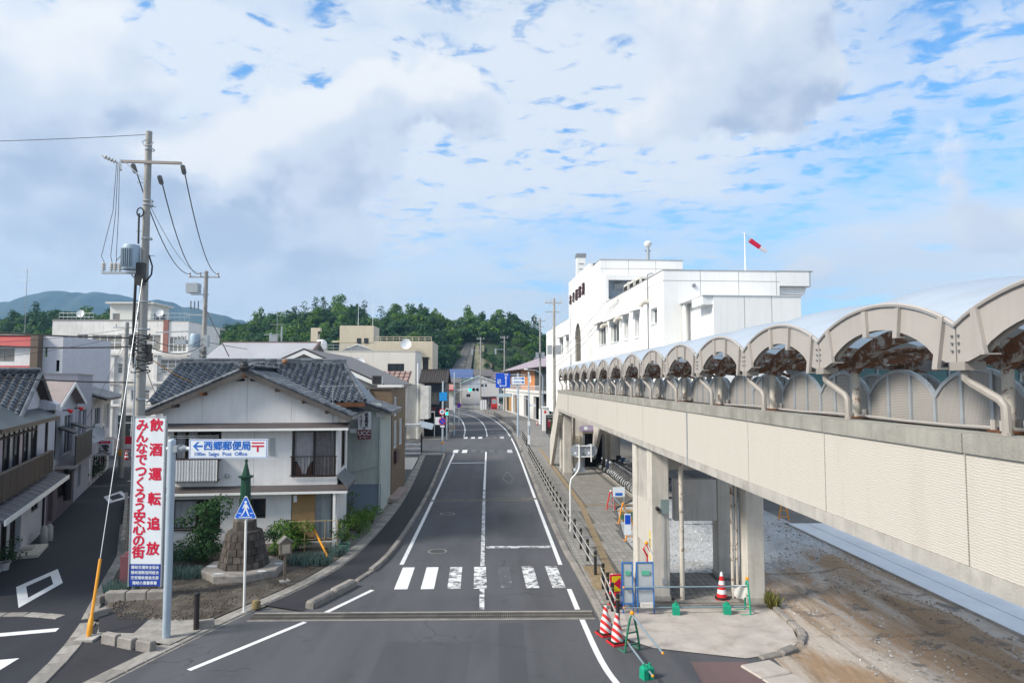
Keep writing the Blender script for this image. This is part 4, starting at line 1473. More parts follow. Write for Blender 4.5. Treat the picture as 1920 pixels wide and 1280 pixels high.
for x in (2.6,5.1):
    MB().box(x,19.49,16.2,x + 0.03,19.499,18.0).build('joint',TJ,term)
MB().box(0.05,19.49,17.2,7.6,19.498,17.23).build('joint',TJ,term)
# projecting lettered front with the pointed window
arch = [(28.15,9.2),(28.15,11.6),(28.35,12.2),(28.8,12.75),(29.4,13.1),(30.03,13.25),(30.66,13.1),(31.26,12.75),(31.72,12.2),(31.93,11.6),(31.93,9.2)]
def tower_front():
    mb = MB()
    x = -0.28
    u0,u1,z0,z1 = 23.0,36.0,5.0,18.3
    L = [(u0,z0),(28.15,z0),*arch[:6],(30.03,z1),(u0,z1)]
    Rr = [(31.93,z0),(u1,z0),(u1,z1),(30.03,z1),*arch[5:]]
    mb.face(*[(x,u,z) for u,z in L])
    mb.face(*[(x,u,z) for u,z in Rr])
    mb.face(*[(x,u,z) for u,z in ((28.15,z0),(31.93,z0),(31.93,9.2),(28.15,9.2))])
    for (a,b),(c,d) in zip(arch[:-1],arch[1:]):
        mb.face((x,a,b),(x,c,d),(x + 0.3,c,d),(x + 0.3,a,b))
    mb.box(x + 0.003,u0,z1,0.5,u1,z1 + 0.002)
    mb.face((x,u0,z0),(0.06,u0,z0),(0.06,u0,z1),(x,u0,z1))
    mb.face((x,u1,z0),(0.06,u1,z0),(0.06,u1,z1),(x,u1,z1))
    return mb.build('tower_front',TW,term)
tower_front()
aw = MB()
for (a,b),(c,d) in zip(arch[:-1],arch[1:]):
    aw.bar((-0.1,a,b),(-0.1,c,d),0.1,0.08,up=(1,0,0))
for u in (29.1,30.03,30.98):
    top = 13.2 - abs(u - 30.03) * 0.45
    aw.box(-0.13,u - 0.04,9.25,-0.07,u + 0.04,top)
aw.box(-0.13,28.2,11.1,-0.07,31.9,11.2)
aw = aw.build('arched_window',mat('window_taupe',(0.28,0.25,0.21),0.5),term)
MB().face(*[(-0.06,u,z) for u,z in arch]).build('pane',glass('glass_taupe',(0.11,0.11,0.10)),aw)
LET = mat('letter_maroon',(0.06,0.022,0.028),0.5)
for i,ch in enumerate('おき西郷港'):
    u = 34.3 - i * 2.05
    text(ch,1.22,LET,'lettering',term,(-0.36,u,16.1 + 0.02 * i),(R(90),0,R(-90)),bold=0.022,depth=0.14)
for z in (17.9,13.5):
    MB().box(-0.286,23.0,z,-0.281,36.0,z + 0.03).build('joint',TJ,term)
MB().box(0.0,36.0,14.402,7.0,60.0,14.45).build('roof_trim',TJ,term)
MB().box(-0.006,36.0,13.75,-0.001,60.0,13.78).build('joint',TJ,term)
wall(term,front(60.0),-0.0,7.0,3,14.4,TW)
# stair balcony at the right end
MB().prism([(7.3,0,12.95),(9.2,0,12.95),(9.4,0.2,12.95),(9.4,6,12.95),(7.3,6,12.95)],(0,0,0.9)).build('balcony',TW,term)
MB().prism([(7.3,0.25,12.45),(9.0,0.25,12.45),(9.2,0.4,12.93),(7.3,0.4,12.93)],(0,5.5,0)).build('balcony_soffit',TW,term)
MB().box(7.28,-0.03,13.852,9.45,6,13.89).build('roof_trim',TJ,term)
# annex in front
MB().box(1.61,-4.0,3.0,6.6,-0.01,11.78).build('annex',TW,term)
MB().box(1.01,-3.95,11.3,1.605,-2.2,11.77).build('annex_canopy',TW,term)
MB().box(0.98,-4.05,11.785,6.66,-0.01,11.83).build('roof_trim',WHITE_METAL,term)
for x in (3.35,4.9):
    MB().box(x,-4.006,4.0,x + 0.025,-4.001,11.78).build('joint',TJ,term)
mb = MB().tube([(3.2,-0.2,12.08),(1.5,-0.2,12.08),(1.30,-0.2,12.0),(1.26,-0.2,11.75),(1.26,-0.2,4.0)],0.13,10)
mb.build('rain_pipe',WHITE,term,smooth=True)
t_ = MB().cyl((1.9,-0.08,12.9),(1.9,-0.02,12.9),0.12,n=14)
t_.build('wall_lamp',STEEL,term)
# roof equipment
for k in range(3):
    u = thing('air_conditioner',('white rooftop air conditioner nearest the terminal corner','white rooftop air conditioner in the middle of three','white rooftop air conditioner nearest the terrace bay')[k],'air conditioner',(11.2 - 0.11 * k,50.6 + k * 1.75,13.83),math.atan(0.0375),'rooftop air conditioners')
    MB().box(0,0,0.1,1.3,1.4,1.15).build('casing',mat('ac_beige',(0.62,0.60,0.55),0.5),u)
    MB().box(-0.02,0.15,0.25,-0.002,1.25,0.95).build('grille',DARK,u)
    MB().box(0.15,-0.02,0.25,1.15,-0.002,0.95).build('grille',DARK,u)
    MB().cyl((0.65,0.7,1.15),(0.65,0.7,1.30),0.5,n=18).build('fan_guard',WHITE,u)
    MB().box(0.1,0.1,0,1.2,1.3,0.099).build('base',STEEL,u)
ch = thing('chimney','white square roof chimney with dark cap behind the lettered block','chimney',(9.95,78.0,14.0))
MB().box(0,0,0,1.0,1.0,7.5).build('shaft',TW,ch)
MB().box(-0.08,-0.08,7.503,1.08,1.08,7.9).build('cap',STEEL,ch)
for k in range(5):
    MB().box(0.2,-0.05,4.2 + k * 0.62,0.8,-0.002,4.26 + k * 0.62).build('rung',STEEL,ch)
ms = thing('roof_mast','short grey mast with a domed head on the terminal roof','mast',(15.2,65.0,17.99))
MB().cyl((0,0,0),(0,0,2.0),0.17,0.14,12).build('pole',GALV,ms)
MB().box(-0.3,-0.05,1.7,0.3,0.05,1.78).build('bracket',STEEL,ms)
MB().lathe([(0.1,2.0),(0.22,2.1),(0.38,2.35),(0.38,2.5),(0.2,2.65)],n=14).build('head',WHITE,ms,smooth=True)
wsx = thing('windsock','red and white windsock on a thin pole above the terminal','windsock',(17.1,45.0,13.86))
MB().cyl((0,0,0),(0,0,3.2),0.045,0.035,10).build('pole',WHITE_METAL,wsx)
MB().box(-0.14,-0.03,3.2,0.14,0.03,3.24).build('finial',WHITE_METAL,wsx)
d = Vector((0.78,0.0,-0.55)).normalized()
p0 = Vector((0.33,0,2.72))
MB().tube([(0.02,0,3.1),tuple(p0 + Vector((0,0,0.12)))],0.012,5).build('line',STEEL,wsx)
MB().cyl(p0,p0 + d * 0.84,0.165,0.15,14,False).build('red_sleeve',mat('windsock_red',(0.55,0.01,0.05),0.8),wsx,smooth=True)
MB().cyl(p0 + d * 0.84,p0 + d * 1.4,0.15,0.12,14,False).build('white_sleeve',mat('windsock_white',(0.62,0.62,0.70),0.8),wsx,smooth=True)
MB().cyl(p0 - d * 0.03,p0,0.17,0.17,14,False).build('hoop',WHITE_METAL,wsx)

# low glazed waiting hall beyond the walkway
hall = thing('waiting_hall','low glazed hall with teal windows and grey roof behind the walkway screens','building',(24.0,52.0,0))
MB().box(0,0,8.6,46,16,9.6).build('roof',mat('hall_roof',(0.45,0.46,0.47),0.6),hall)
MB().box(-0.4,-0.4,8.35,46.4,16,8.598).build('fascia',WHITE,hall)
for i in range(16):
    x = 0.3 + i * 2.85
    f = MB().box(x,0.2,3.0,x + 0.14,0.34,8.34).build('mullion',STEEL,hall)
    MB().face((x + 0.15,0.3,3.0),(x + 2.84,0.3,3.0),(x + 2.84,0.3,8.34),(x + 0.15,0.3,8.34)).build('pane',GLASS_TEAL,f)
MB().box(0,0.05,6.3,46,0.19,6.5).build('transom',WHITE,hall)
MB().box(0,0.1,0.0,46,0.5,3.0).build('wall',CONC_PALE,hall)

# ================================================================== tiled corner house
house = thing('tiled_house','white two storey house with grey tiled gable roof at the street corner','house',(-14.0,29.0,0),R(4.6))
HW,HD = 7.5,7.5
SL = 0.45
AP_U,AP_Z = 3.72,7.55
def pantile(w,l):
    """curved roof tile, lower lip at y=0, length along +y, S-shaped across x"""
    n = 7
    prof = [(w * i / n,0.060 * math.sin(2 * math.pi * (i / n) - 0.9)) for i in range(n + 1)]
    vs,fs = [],[]
    for y,dz in ((0,0.042),(l * 1.18,0.0)):
        vs += [(x,y,z + dz) for x,z in prof]
    vs += [(x,0.0,z - 0.012) for x,z in prof]
    m = n + 1
    fs += [(i,i + 1,m + i + 1,m + i) for i in range(n)]
    fs += [(2 * m + i,2 * m + i + 1,i + 1,i) for i in range(n)]
    return vs,fs
TWD,TLN = 0.295,0.25
TV,TF = pantile(TWD,TLN)
_tm = MB().add(TV,TF)
TILE = _tm.mesh('roof_tile',True)
TILE.materials.append(KAWARA)
def tile_slope(parent,o,du,dv,nc,nr,single=0,skip=None,m=KAWARA,name='roof_tile'):
    """courses of pantiles on a slope: o eave corner, du along the eave, dv up the slope"""
    o,du,dv = Vector(o),Vector(du).normalized(),Vector(dv).normalized()
    dn = du.cross(dv).normalized()
    mt = Matrix((du,dv,dn)).transposed()
    eu = mt.to_euler()
    rest,k = MB(),0
    me = TILE
    if m is not KAWARA:
        me = TILE.copy()
        me.materials.clear()
        me.materials.append(m)
    order = [(i,j) for j in range(nr) for i in range(nc)]
    for i,j in order:
        c = o + du * (i * TWD) + dv * (j * TLN)
        if skip and skip(c,i,j):
            continue
        if k < single:
            link(name,me,None,parent,c,(eu.x + random.uniform(-.012,.012),eu.y + random.uniform(-.012,.012),eu.z))
        else:
            s = random.uniform(-0.004,0.004)
            rest.add([c + mt @ Vector((x,y,z + s)) for x,y,z in TV],TF)
        k += 1
    if rest.v:
        me2 = rest.mesh('tiles',True)
        link('tile_courses',me2,m,parent,kind='stuff')
# ---- walls
F0 = front(0.0)
up_l,up_r = (0.80,2.72,3.75,5.0),(5.60,7.42,3.0,4.97)
lo_l,lo_m,lo_r = (0.82,2.75,0.95,2.16),(3.5,4.58,1.33,2.14),(5.62,7.33,0.32,2.38)
wall(house,F0,0.35,HW,0.28,5.32,PLASTER,[up_l,up_r,lo_l,lo_m,lo_r],0.14)
MB().box(0.33,-0.02,0.0,HW + 0.02,0.2,0.278).build('plinth',CONC_SLAB,house)
MB().face((0.35,0,5.32),(HW,0,5.32),(HW,0,AP_Z - (HW - AP_U) * SL - 0.12),(AP_U,0,AP_Z - 0.12),(0.35,0,AP_Z - (AP_U - 0.35) * SL - 0.12)).build('gable_wall',PLASTER,house)
MB().box(0.4,0.6,0.1,HW - 0.4,1.0,5.2).build('room_backing',DARK,house)
wall(house,side_right(HW),0.0,3.2,0.0,5.9,PLASTER,[(1.2,2.6,3.2,4.9)],0.14)
window(house,side_right(HW),1.2,2.6,3.2,4.9,BROWN_FRAME,GLASS,2,1,0.06,0.08)
wall(house,side_left(0.35),0.0,HD,0.0,5.9,PLASTER)
wall(house,front(3.2),4.0,HW,0.0,5.9,PLASTER)
for u in (1.9,3.72,5.55):
    MB().box(u,-0.004,5.35,u + 0.014,-0.001,AP_Z - abs(u - AP_U) * SL - 0.35).build('wall_joint',mat('joint_grey',(0.42,0.41,0.40),0.9),house)
MB().box(4.05,-0.004,2.75,4.062,-0.001,5.0).build('wall_joint',MATS['joint_grey'],house)
# ---- strip roofs over the two storeys
STRIP_TOP = mat('awning_brown_grey',(0.085,0.072,0.072),0.55,var=0.15,scale=2.0)
for z,u0,u1 in ((5.02,0.30,7.98),(2.40,0.32,7.98)):
    MB().prism([(u0,-0.50,z + 0.02),(u0,-0.50,z + 0.10),(u0,0.0,z + 0.28),(u0,0.0,z + 0.02)],(u1 - u0,0,0)).build('strip_roof',STRIP_TOP,house)
    MB().box(u0 - 0.01,-0.53,z - 0.02,u1 + 0.01,-0.501,z + 0.075).build('fascia',WHITE,house)
    MB().box(u0,-0.50,z - 0.01,u1,0.0,z + 0.018).build('soffit',mat('soffit_white',(0.58,0.57,0.55),0.8),house)
MB().prism([(7.5,-0.5,2.5),(8.0,-0.5,2.5),(8.0,2.5,2.5),(7.5,2.5,2.5),],(0,0,0.05)).build('side_canopy',STRIP_TOP,house)
MB().prism([(7.52,-0.3,3.05),(8.0,-0.45,2.56),(8.0,2.4,2.56),(7.52,2.4,3.05)],(0,0,0.04)).build('side_roof',mat('slate_blue_grey',(0.10,0.11,0.125),0.6),house)
MB().box(7.40,-0.48,0.0,7.50,-0.38,2.38).build('porch_post',WHITE,house)
# ---- windows
window(house,F0,*up_r,BROWN_FRAME,GLASS_SEE,2,1,0.07,0.06,curtain=(CURT_WHITE,[(5.68,6.45,3.65,4.9)]))
w = [o for o in house.children if o.name.startswith('window')][-1]
for a,b,lo,hi,cm in ((6.55,7.36,3.05,4.9,CURT_GREY),(5.85,6.35,3.12,3.75,CURT_WHITE)):
    c = MB()
    ph = random.random() * 6
    if cm is CURT_GREY:
        c.grid(lambda s,t: (a + (b - a) * s,0.15 + 0.02 * math.sin(s * 28 + ph),lo + (hi - lo) * t),40,2)
    else:   # gathered, knotted end of the white curtain
        c.grid(lambda s,t: (6.1 + (s - 0.5) * (0.16 + 0.62 * t ** 1.5),0.14 + 0.02 * math.sin(s * 16 + ph),lo + (hi - lo) * t),24,8)
    c.build('curtain',cm,w,smooth=True)
rail = MB()
rail.box(5.55,-0.13,3.86,7.48,-0.09,3.90)
rail.box(5.55,-0.13,3.06,7.48,-0.09,3.10)
for k in range(15):
    u = 5.6 + k * 0.131
    rail.box(u,-0.118,3.101,u + 0.018,-0.102,3.859)
for u in (5.56,7.45):
    rail.box(u,-0.12,3.88,u + 0.03,0.0,3.899)
    rail.box(u,-0.12,3.07,u + 0.03,0.0,3.089)
rail.build('window_guard',BROWN_FRAME,house)
MB().box(5.72,0.20,3.02,6.4,0.3,3.55).build('chest',mat('chest_brown',(0.16,0.06,0.03),0.5),house)
window(house,F0,*up_l,BROWN_FRAME,GLASS_SEE,4,1,0.05,0.06,curtain=(CURT_WHITE,[(0.9,1.25,3.8,4.95),(1.35,1.75,3.8,4.95)]))
# slatted balcony box under the left window
bal = MB().box(0.76,-0.45,3.83,2.76,0.0,3.87)
for u in (0.76,2.72):
    bal.box(u,-0.45,2.92,u + 0.04,-0.41,3.829)
bal.box(0.80,-0.43,2.95,2.72,-0.02,2.98)
bal = bal.build('balcony_frame',BROWN_FRAME,house)
SLAT = mat('balcony_slat',(0.52,0.53,0.55),0.6,var=0.1,rnd=0.1)
sl = MB().grid(lambda s,t: ((s - 0.5) * 0.105,0.012 * math.sin(s * math.pi),(t - 1) * (0.86)),4,1)
slm = sl.mesh('slat')
slm.materials.append(SLAT)
for k in range(17):
    link('slat',slm,None,bal,(0.86 + k * 0.1125,-0.455,3.825),(0,0,random.uniform(-.05,.05)))
mb = MB()
for z in (4.72,4.80):
    mb.cyl((0.70,-0.45,z),(2.75,-0.45,z + 0.02),0.014,n=6)
for u in (0.8,2.6):
    mb.cyl((u,-0.47,4.74),(u,0.0,4.74),0.012,n=6)
mb.build('laundry_pole',GALV,house)
window(house,F0,*lo_l,BROWN_FRAME,GLASS_SEE,2,1,0.07,0.05,sill=BROWN_FRAME,curtain=(CURT_WHITE,[(0.9,1.75,1.0,2.1)]))
window(house,F0,*lo_m,BROWN_FRAME,GLASS,2,1,0.07,0.05)
door = window(house,F0,*lo_r,BROWN_FRAME,GLASS_SEE,2,1,0.06,0.07,name='sliding_door',curtain=(mat('curtain_pale_blue',(0.55,0.62,0.66),0.9),[(6.55,7.28,0.4,2.32)]))
BAMBOO = corrugated('bamboo_blind',(0.36,0.22,0.095),9.0,'Z',0.5)
MB().grid(lambda s,t: (5.66 + s * 0.95,-0.05 - 0.01 * math.sin(t * 5),0.5 + t * 1.84),3,10).build('bamboo_blind',BAMBOO,door)
MB().box(5.72,-0.075,1.98,5.86,-0.066,2.26).build('notice',SIGN_WHITE,door)
MB().box(4.70,-0.05,3.95,4.91,-0.001,4.66).build('vent_window',mat('vent_grey',(0.40,0.42,0.44),0.4),house)
MB().lathe([(0.10,-0.05),(0.11,0.0),(0.09,0.07),(0.03,0.10)],n=12).build('vent_hood',GALV,house,smooth=True).location = (3.0,-0.06,3.1)
for s in (-1,1):
    MB().prism([(AP_U + s * 0.12,-0.006,AP_Z - 0.36),(AP_U + s * 0.52,-0.006,AP_Z - 0.49),(AP_U + s * 0.12,-0.006,AP_Z - 0.49)],(0,0.005,0)).build('gable_vent',DARK,house)
# ---- gable roof
GY0,GY1 = -0.55,5.0
EL,ER = -0.30,8.15
for s,e in ((-1,EL),(1,ER)):
    ze = AP_Z - abs(e - AP_U) * SL
    MB().prism([(AP_U,GY0 + 0.02,AP_Z - 0.10),(e,GY0 + 0.02,ze - 0.10),(e,GY0 + 0.02,ze - 0.02),(AP_U,GY0 + 0.02,AP_Z - 0.02)],(0,GY1 - GY0,0)).build('roof_deck',mat('eave_board',(0.30,0.285,0.27),0.85,streak=0.2),house)
    MB().prism([(AP_U,GY0 - 0.02,AP_Z - 0.26),(e - s * 0.1,GY0 - 0.02,ze - 0.20),(e,GY0 - 0.02,ze - 0.03),(AP_U,GY0 - 0.02,AP_Z - 0.03)],(0,0.035,0)).build('barge_board',mat('barge_dark',(0.10,0.09,0.085),0.8,streak=0.2),house)
    n = int(abs(e - AP_U) / math.cos(math.atan(SL)) / TLN) + 2
    L = math.hypot(1,SL)
    dv = Vector((-s,0,SL))
    if s > 0:
        tile_slope(house,(e,GY0 + 0.1,ze + 0.02),(0,1,0),dv,17,n)
    else:
        tile_slope(house,(e,GY0 + 0.1 + 17 * TWD,ze + 0.02),(0,-1,0),dv,17,n)
    # verge tiles up the gable edge, each laid over the one below
    vm = MB()
    vm.tube([(0,0,0.0),(0,0.30,0.02)],[0.085,0.07],8)
    vme = vm.mesh('verge_tile',True)
    vme.materials.append(KAWARA)
    vm2 = MB().box(-0.02,0.0,-0.16,0.02,0.28,0.0).mesh('verge_skirt')
    vm2.materials.append(KAWARA)
    ang = math.atan2(SL,-s)
    for k in range(n):
        d = k * TLN
        p = Vector((e,GY0 + 0.03,ze + 0.05)) + Vector((-s,0,SL)).normalized() * d
        q = Vector((-s,0,SL)).to_track_quat('Y','Z')
        o = link('verge_tile',vme,None,house,p)
        o.rotation_euler = q.to_euler()
        link('verge_skirt',vm2,None,o)
for u,c in ((2.05,RUST),(0.95,BROWN_FRAME),(5.05,BROWN_FRAME),(6.15,BROWN_FRAME),(7.1,BROWN_FRAME),(3.72,RUST)):
    z = AP_Z - abs(u - AP_U) * SL - 0.27
    MB().cyl((u,GY0 - 0.06,z),(u,0.05,z),0.075,n=10).build('purlin_end',c,house)
# ridge of the gable: courses of flat tiles, half round capping, ornament
def ridge(parent,p,q,h,cap_r=0.085):
    p,q = Vector(p),Vector(q)
    L = (q - p).length
    d = (q - p).normalized()
    n = int(L / 0.27)
    a = math.atan2(d.y,d.x)
    for lv in range(3):
        m_ = MB()
        for k in range(n):
            c = p + d * (L * (k + 0.5) / n)
            w_ = 0.115 - lv * 0.018
            x0 = L / n / 2 - 0.006
            vs = []
            for sx,sy,sz in ((-1,-1,0),(1,-1,0),(1,1,0),(-1,1,0),(-1,-1,1),(1,-1,1),(1,1,1),(-1,1,1)):
                v = Vector((sx * x0,sy * w_,lv * h / 3 + sz * (h / 3 - 0.012)))
                v.rotate(Matrix.Rotation(a,3,'Z'))
                vs.append(c + v + Vector((0,0,random.uniform(-.004,.004))))
            m_.add(vs,[(4,5,6,7),(0,1,5,4),(1,2,6,5),(2,3,7,6),(3,0,4,7)])
        m_.build('ridge_course',KAWARA,parent,kind='stuff')
    cm = MB().tube([(-L / n / 2,0,0),(L / n / 2 + 0.02,0,0)],[cap_r,cap_r * 1.08],10)
    cme = cm.mesh('ridge_cap',True)
    cme.materials.append(KAWARA)
    for k in range(n):
        c = p + d * (L * (k + 0.5) / n)
        link('ridge_cap',cme,None,parent,(c.x,c.y,c.z + h + 0.02),(0,0,a))
ridge(house,(AP_U,GY0 + 0.15,AP_Z + 0.0),(AP_U,GY1 - 0.7,AP_Z + 0.02),0.14)
orn = MB()
orn.ball((AP_U,GY0 + 0.02,AP_Z + 0.16),0.17,12,8,0.9)
orn.lathe([(0.20,0.0),(0.23,0.10),(0.12,0.20)],(AP_U,GY0 + 0.03,AP_Z - 0.02),10)
orn.cyl((AP_U - 0.22,GY0 + 0.02,AP_Z + 0.10),(AP_U + 0.22,GY0 + 0.02,AP_Z + 0.10),0.06,n=8)
orn.tube([(AP_U,GY0 - 0.10,AP_Z + 0.26),(AP_U,GY0 + 0.06,AP_Z + 0.32),(AP_U,GY0 + 0.3,AP_Z + 0.27)],0.06,8)
orn.build('ridge_ornament',mat('ornament_black',(0.03,0.03,0.032),0.6,var=0.3,scale=8.0),house,smooth=True)
# ---- cross wing behind, ridge along the street front
CY,CZ,CE = 4.7,7.92,1.15
csl = 0.50
ze = CZ - (CY - CE) * csl
MB().prism([(-0.6,CE,ze - 0.12),(-0.6,CY,CZ - 0.12),(-0.6,CY + 3.6,CZ - 3.6 * csl - 0.12),(-0.6,CY + 3.6,CZ - 3.6 * csl - 0.02),(-0.6,CY,CZ - 0.02),(-0.6,CE,ze - 0.02)],(7.7,0,0)).build('roof_deck',MATS['eave_board'],house)
MB().face((-0.58,CE + 0.3,5.8),(-0.58,CY + 3.2,5.8),(-0.58,CY,CZ - 0.15)).build('gable_wall',PLASTER,house)
def hidden(c,i,j):      # under the gable roof
    return c.z < AP_Z - abs(c.x - AP_U) * SL - 0.05 and c.y < GY1 and c.x > EL + 0.2
tile_slope(house,(-0.75,CE - 0.1,ze + 0.0),(1,0,0),(0,1,csl),27,16,290,hidden)
# hip at the right end
hv = [Vector((7.1,CY,CZ)),Vector((8.5,CE + 0.1,ze)),Vector((8.5,CY + 2.0,ze)),Vector((7.1,CE - 0.1,ze))]
MB().face(hv[0],hv[1],hv[2]).build('hip_deck',KAWARA,house)
MB().face(hv[0],hv[3],hv[1]).build('hip_deck',KAWARA,house)
tile_slope(house,hv[3] + Vector((0,0,0.01)),(1,0,0),(0,1,csl),5,15,0,lambda c,i,j: c.x + TWD > 7.1 + 1.45 * (1 - j / 15))
for k in range(16):
    p = hv[1].lerp(hv[0],k / 16)
    MB().tube([p + Vector((0,0,0.06)),hv[1].lerp(hv[0],(k + 1.15) / 16) + Vector((0,0,0.05))],[0.10,0.085],8).build('hip_tile',KAWARA,house,smooth=True)
MB().box(7.1,CE - 0.12,ze - 0.22,8.5,CE - 0.06,ze - 0.04).build('gutter',RUST,house)
ridge(house,(-0.62,CY,CZ - 0.04),(7.2,CY,CZ - 0.04),0.20)
MB().ball((4.35,4.2,CZ + 0.10),0.14,10,6).build('ridge_stop',mat('clay_orange',(0.26,0.13,0.07),0.7),house)
# leaning antenna rod and roof aerial
t = thing('roof_aerial','thin aerial standing at the right eave of the tiled house','antenna',(-6.75,29.55,4.6))
MB().cyl((0,0,0),(0,0,2.3),0.014,n=6).build('mast',GALV,t)
MB().cyl((-0.55,0,2.25),(0.75,0.05,2.25),0.012,n=6).build('boom',GALV,t)
for k in range(6):
    MB().cyl((-0.4 + k * 0.2,-0.2,2.26),(-0.4 + k * 0.2,0.2,2.26),0.007,n=5).build('element',GALV,t)

# ================================================================== cafe building
CAFE = mat('cafe_wall',(0.46,0.52,0.50),0.85,var=0.12,scale=0.8,bump=0.2,stain=(0.8,0.5,(0.30,0.33,0.32)),streak=0.4)
CAFE_B = mat('cafe_base',(0.20,0.25,0.32),0.8,var=0.14,scale=1.0,stain=(1.2,0.3,(0.13,0.16,0.2)))
cafe = thing('cafe_building','pale green rendered cafe with blue grey base beside the tiled house','building',(-8.6,37.0,0),R(2.0))
wall(cafe,front(0),0,2.72,1.55,5.9,CAFE,[(0.05,0.9,3.4,5.3)],0.14)
wall(cafe,front(-0.02),0,2.74,0.0,1.548,CAFE_B)
MB().box(0,-0.035,1.55,2.75,-0.021,1.60).build('band',CAFE_B,cafe)
window(cafe,front(0),0.05,0.9,3.4,5.3,STEEL,GLASS,2,1,0.05,0.07)
wall(cafe,side_right(2.72),0,5.0,0.0,5.4,CAFE)
MB().box(0.0,0.01,2.65,0.95,-0.12,3.3).build('wall_box',CAFE,cafe)
MB().tube([(0.1,-0.05,2.35),(0.9,-0.04,2.26),(1.6,-0.05,2.30),(2.5,-0.05,2.52)],0.022,6).build('wall_pipe',CAFE,cafe)
for x,z in ((2.66,1.5),):
    MB().cyl((x,-0.06,0.1),(x,-0.06,5.2),0.035,n=8).build('downpipe',CAFE,cafe)
MB().box(2.45,-0.12,5.15,2.95,0.4,5.42).build('rain_head',mat('rain_head',(0.58,0.60,0.58),0.6),cafe)
# tiled verge sloping down to the road
MB().prism([(-0.3,-0.35,6.42),(3.3,-0.35,5.28),(3.3,-0.35,5.40),(-0.3,-0.35,6.54)],(0,5.4,0)).build('roof_deck',MATS['eave_board'],cafe)
tile_slope(cafe,(3.35,-0.3,5.43),(0,1,0),(-0.953,0,0.302),18,15)
for k in range(15):
    p = Vector((3.35,-0.38,5.44)) + Vector((-0.953,0,0.302)) * (k * TLN)
    MB().tube([p,p + Vector((-0.953,0,0.302)) * 0.29 + Vector((0,0,.02))],[0.095,0.08],8).build('verge_tile',KAWARA,cafe,smooth=True)
# hanging cafe sign
cs = thing('cafe_sign','white and maroon illuminated cafe sign bracketed to the pale green wall','sign',(-7.0,36.55,0),R(2.0))
MB().box(0.0,-0.12,4.52,0.66,0.12,5.45).build('upper_panel',SIGN_WHITE,cs)
SIGN_MAROON = mat('sign_maroon',(0.17,0.035,0.045),0.4,var=0.06)
MB().box(-0.005,-0.125,4.02,0.665,0.125,4.517).build('lower_panel',SIGN_MAROON,cs)
for z in (4.35,5.05):
    MB().box(-0.42,-0.03,z,-0.003,0.03,z + 0.22).build('bracket',WHITE_METAL,cs)
for i,ch in enumerate('軽食喫茶'):
    text(ch,0.20,BLACK,'lettering',cs,(0.45,-0.126,5.30 - i * 0.185),bold=0.03)
for i,ch in enumerate('じゃっぽらと'):
    text(ch,0.15,BLACK,'lettering',cs,(0.17,-0.126,5.30 - i * 0.115),bold=0.02)
text('UCC',0.30,SIGN_WHITE,'lettering',cs,(0.33,-0.131,4.33),bold=0.015)
text('コーヒー',0.13,SIGN_WHITE,'lettering',cs,(0.33,-0.131,4.12),bold=0.015)
text('♨',0.16,SIGN_MAROON,'lettering',cs,(0.33,-0.126,4.60))

# ================================================================== brick house with a tall gable behind it
bk = thing('brick_house','tan brick building with pale gable and dark downpipe by the parking court','building',(-16.6,42.0,0),0)
wall(bk,front(0),2.0,10.6,0.0,6.6,BRICK)
BW = [(0.9,2.2,2.9,4.6),(3.4,4.8,2.9,4.6),(0.9,2.0,4.9,6.1)]
wall(bk,side_right(10.6),0,6.5,0.0,6.6,BRICK,BW,0.12)
for w_ in BW:
    window(bk,side_right(10.6),*w_,WHITE_METAL,GLASS_PALE,2,1,0.06,0.06)
MB().box(10.62,1.0,2.0,10.75,2.2,2.75).build('window_box',mat('planter_maroon',(0.06,0.03,0.035),0.6),bk)
wall(bk,front(6.5),2.0,10.6,0.0,6.6,BRICK)
MB().box(1.9,-0.08,6.603,10.68,6.6,6.72).build('parapet_cap',mat('cap_dark',(0.12,0.11,0.105),0.7),bk)
MB().cyl((10.35,-0.08,0.1),(10.35,-0.08,5.3),0.055,n=8).build('downpipe',BLACK,bk)
MB().tube([(8.2,-0.08,6.7),(8.2,-0.08,4.9)],0.05,8).build('downpipe',BLACK,bk)
MB().tube([(9.2,-0.1,6.6),(9.25,-0.1,6.15),(9.6,-0.1,5.95),(10.2,-0.1,5.8)],0.05,8).build('duct',STEEL,bk)
MB().prism([(9.25,0,2.35),(9.25,0,3.25),(9.25,-0.75,2.45),(9.25,-0.75,2.35)],(1.1,0,0)).build('door_canopy',mat('awning_maroon',(0.055,0.022,0.018),0.6),bk)
MB().box(9.2,-0.8,2.2,10.4,0,2.34).build('canopy_edge',WHITE,bk)
MB().box(9.6,0.6,6.72,11.1,1.6,6.86).build('roof_tray',WHITE,bk)
MB().box(8.9,-1.4,0.0,11.2,-0.02,0.22).build('step',mat('step_pinkish',(0.33,0.27,0.245),0.8,var=0.2),bk)
MB().box(10.62,0.2,0.0,11.2,3.4,0.2).build('step',MATS['step_pinkish'],bk)
GBL = mat('gable_board',(0.50,0.49,0.485),0.8,var=0.06,scale=0.7,bump=0.25,bscale=25)
MB().face((0.0,2.0,6.0),(9.6,2.0,6.0),(9.6,2.0,6.86),(4.8,2.0,9.0),(0.0,2.0,6.86)).build('gable_wall',GBL,bk)
wall(bk,side_right(9.6),2.0,16.0,4.0,6.9,GBL)
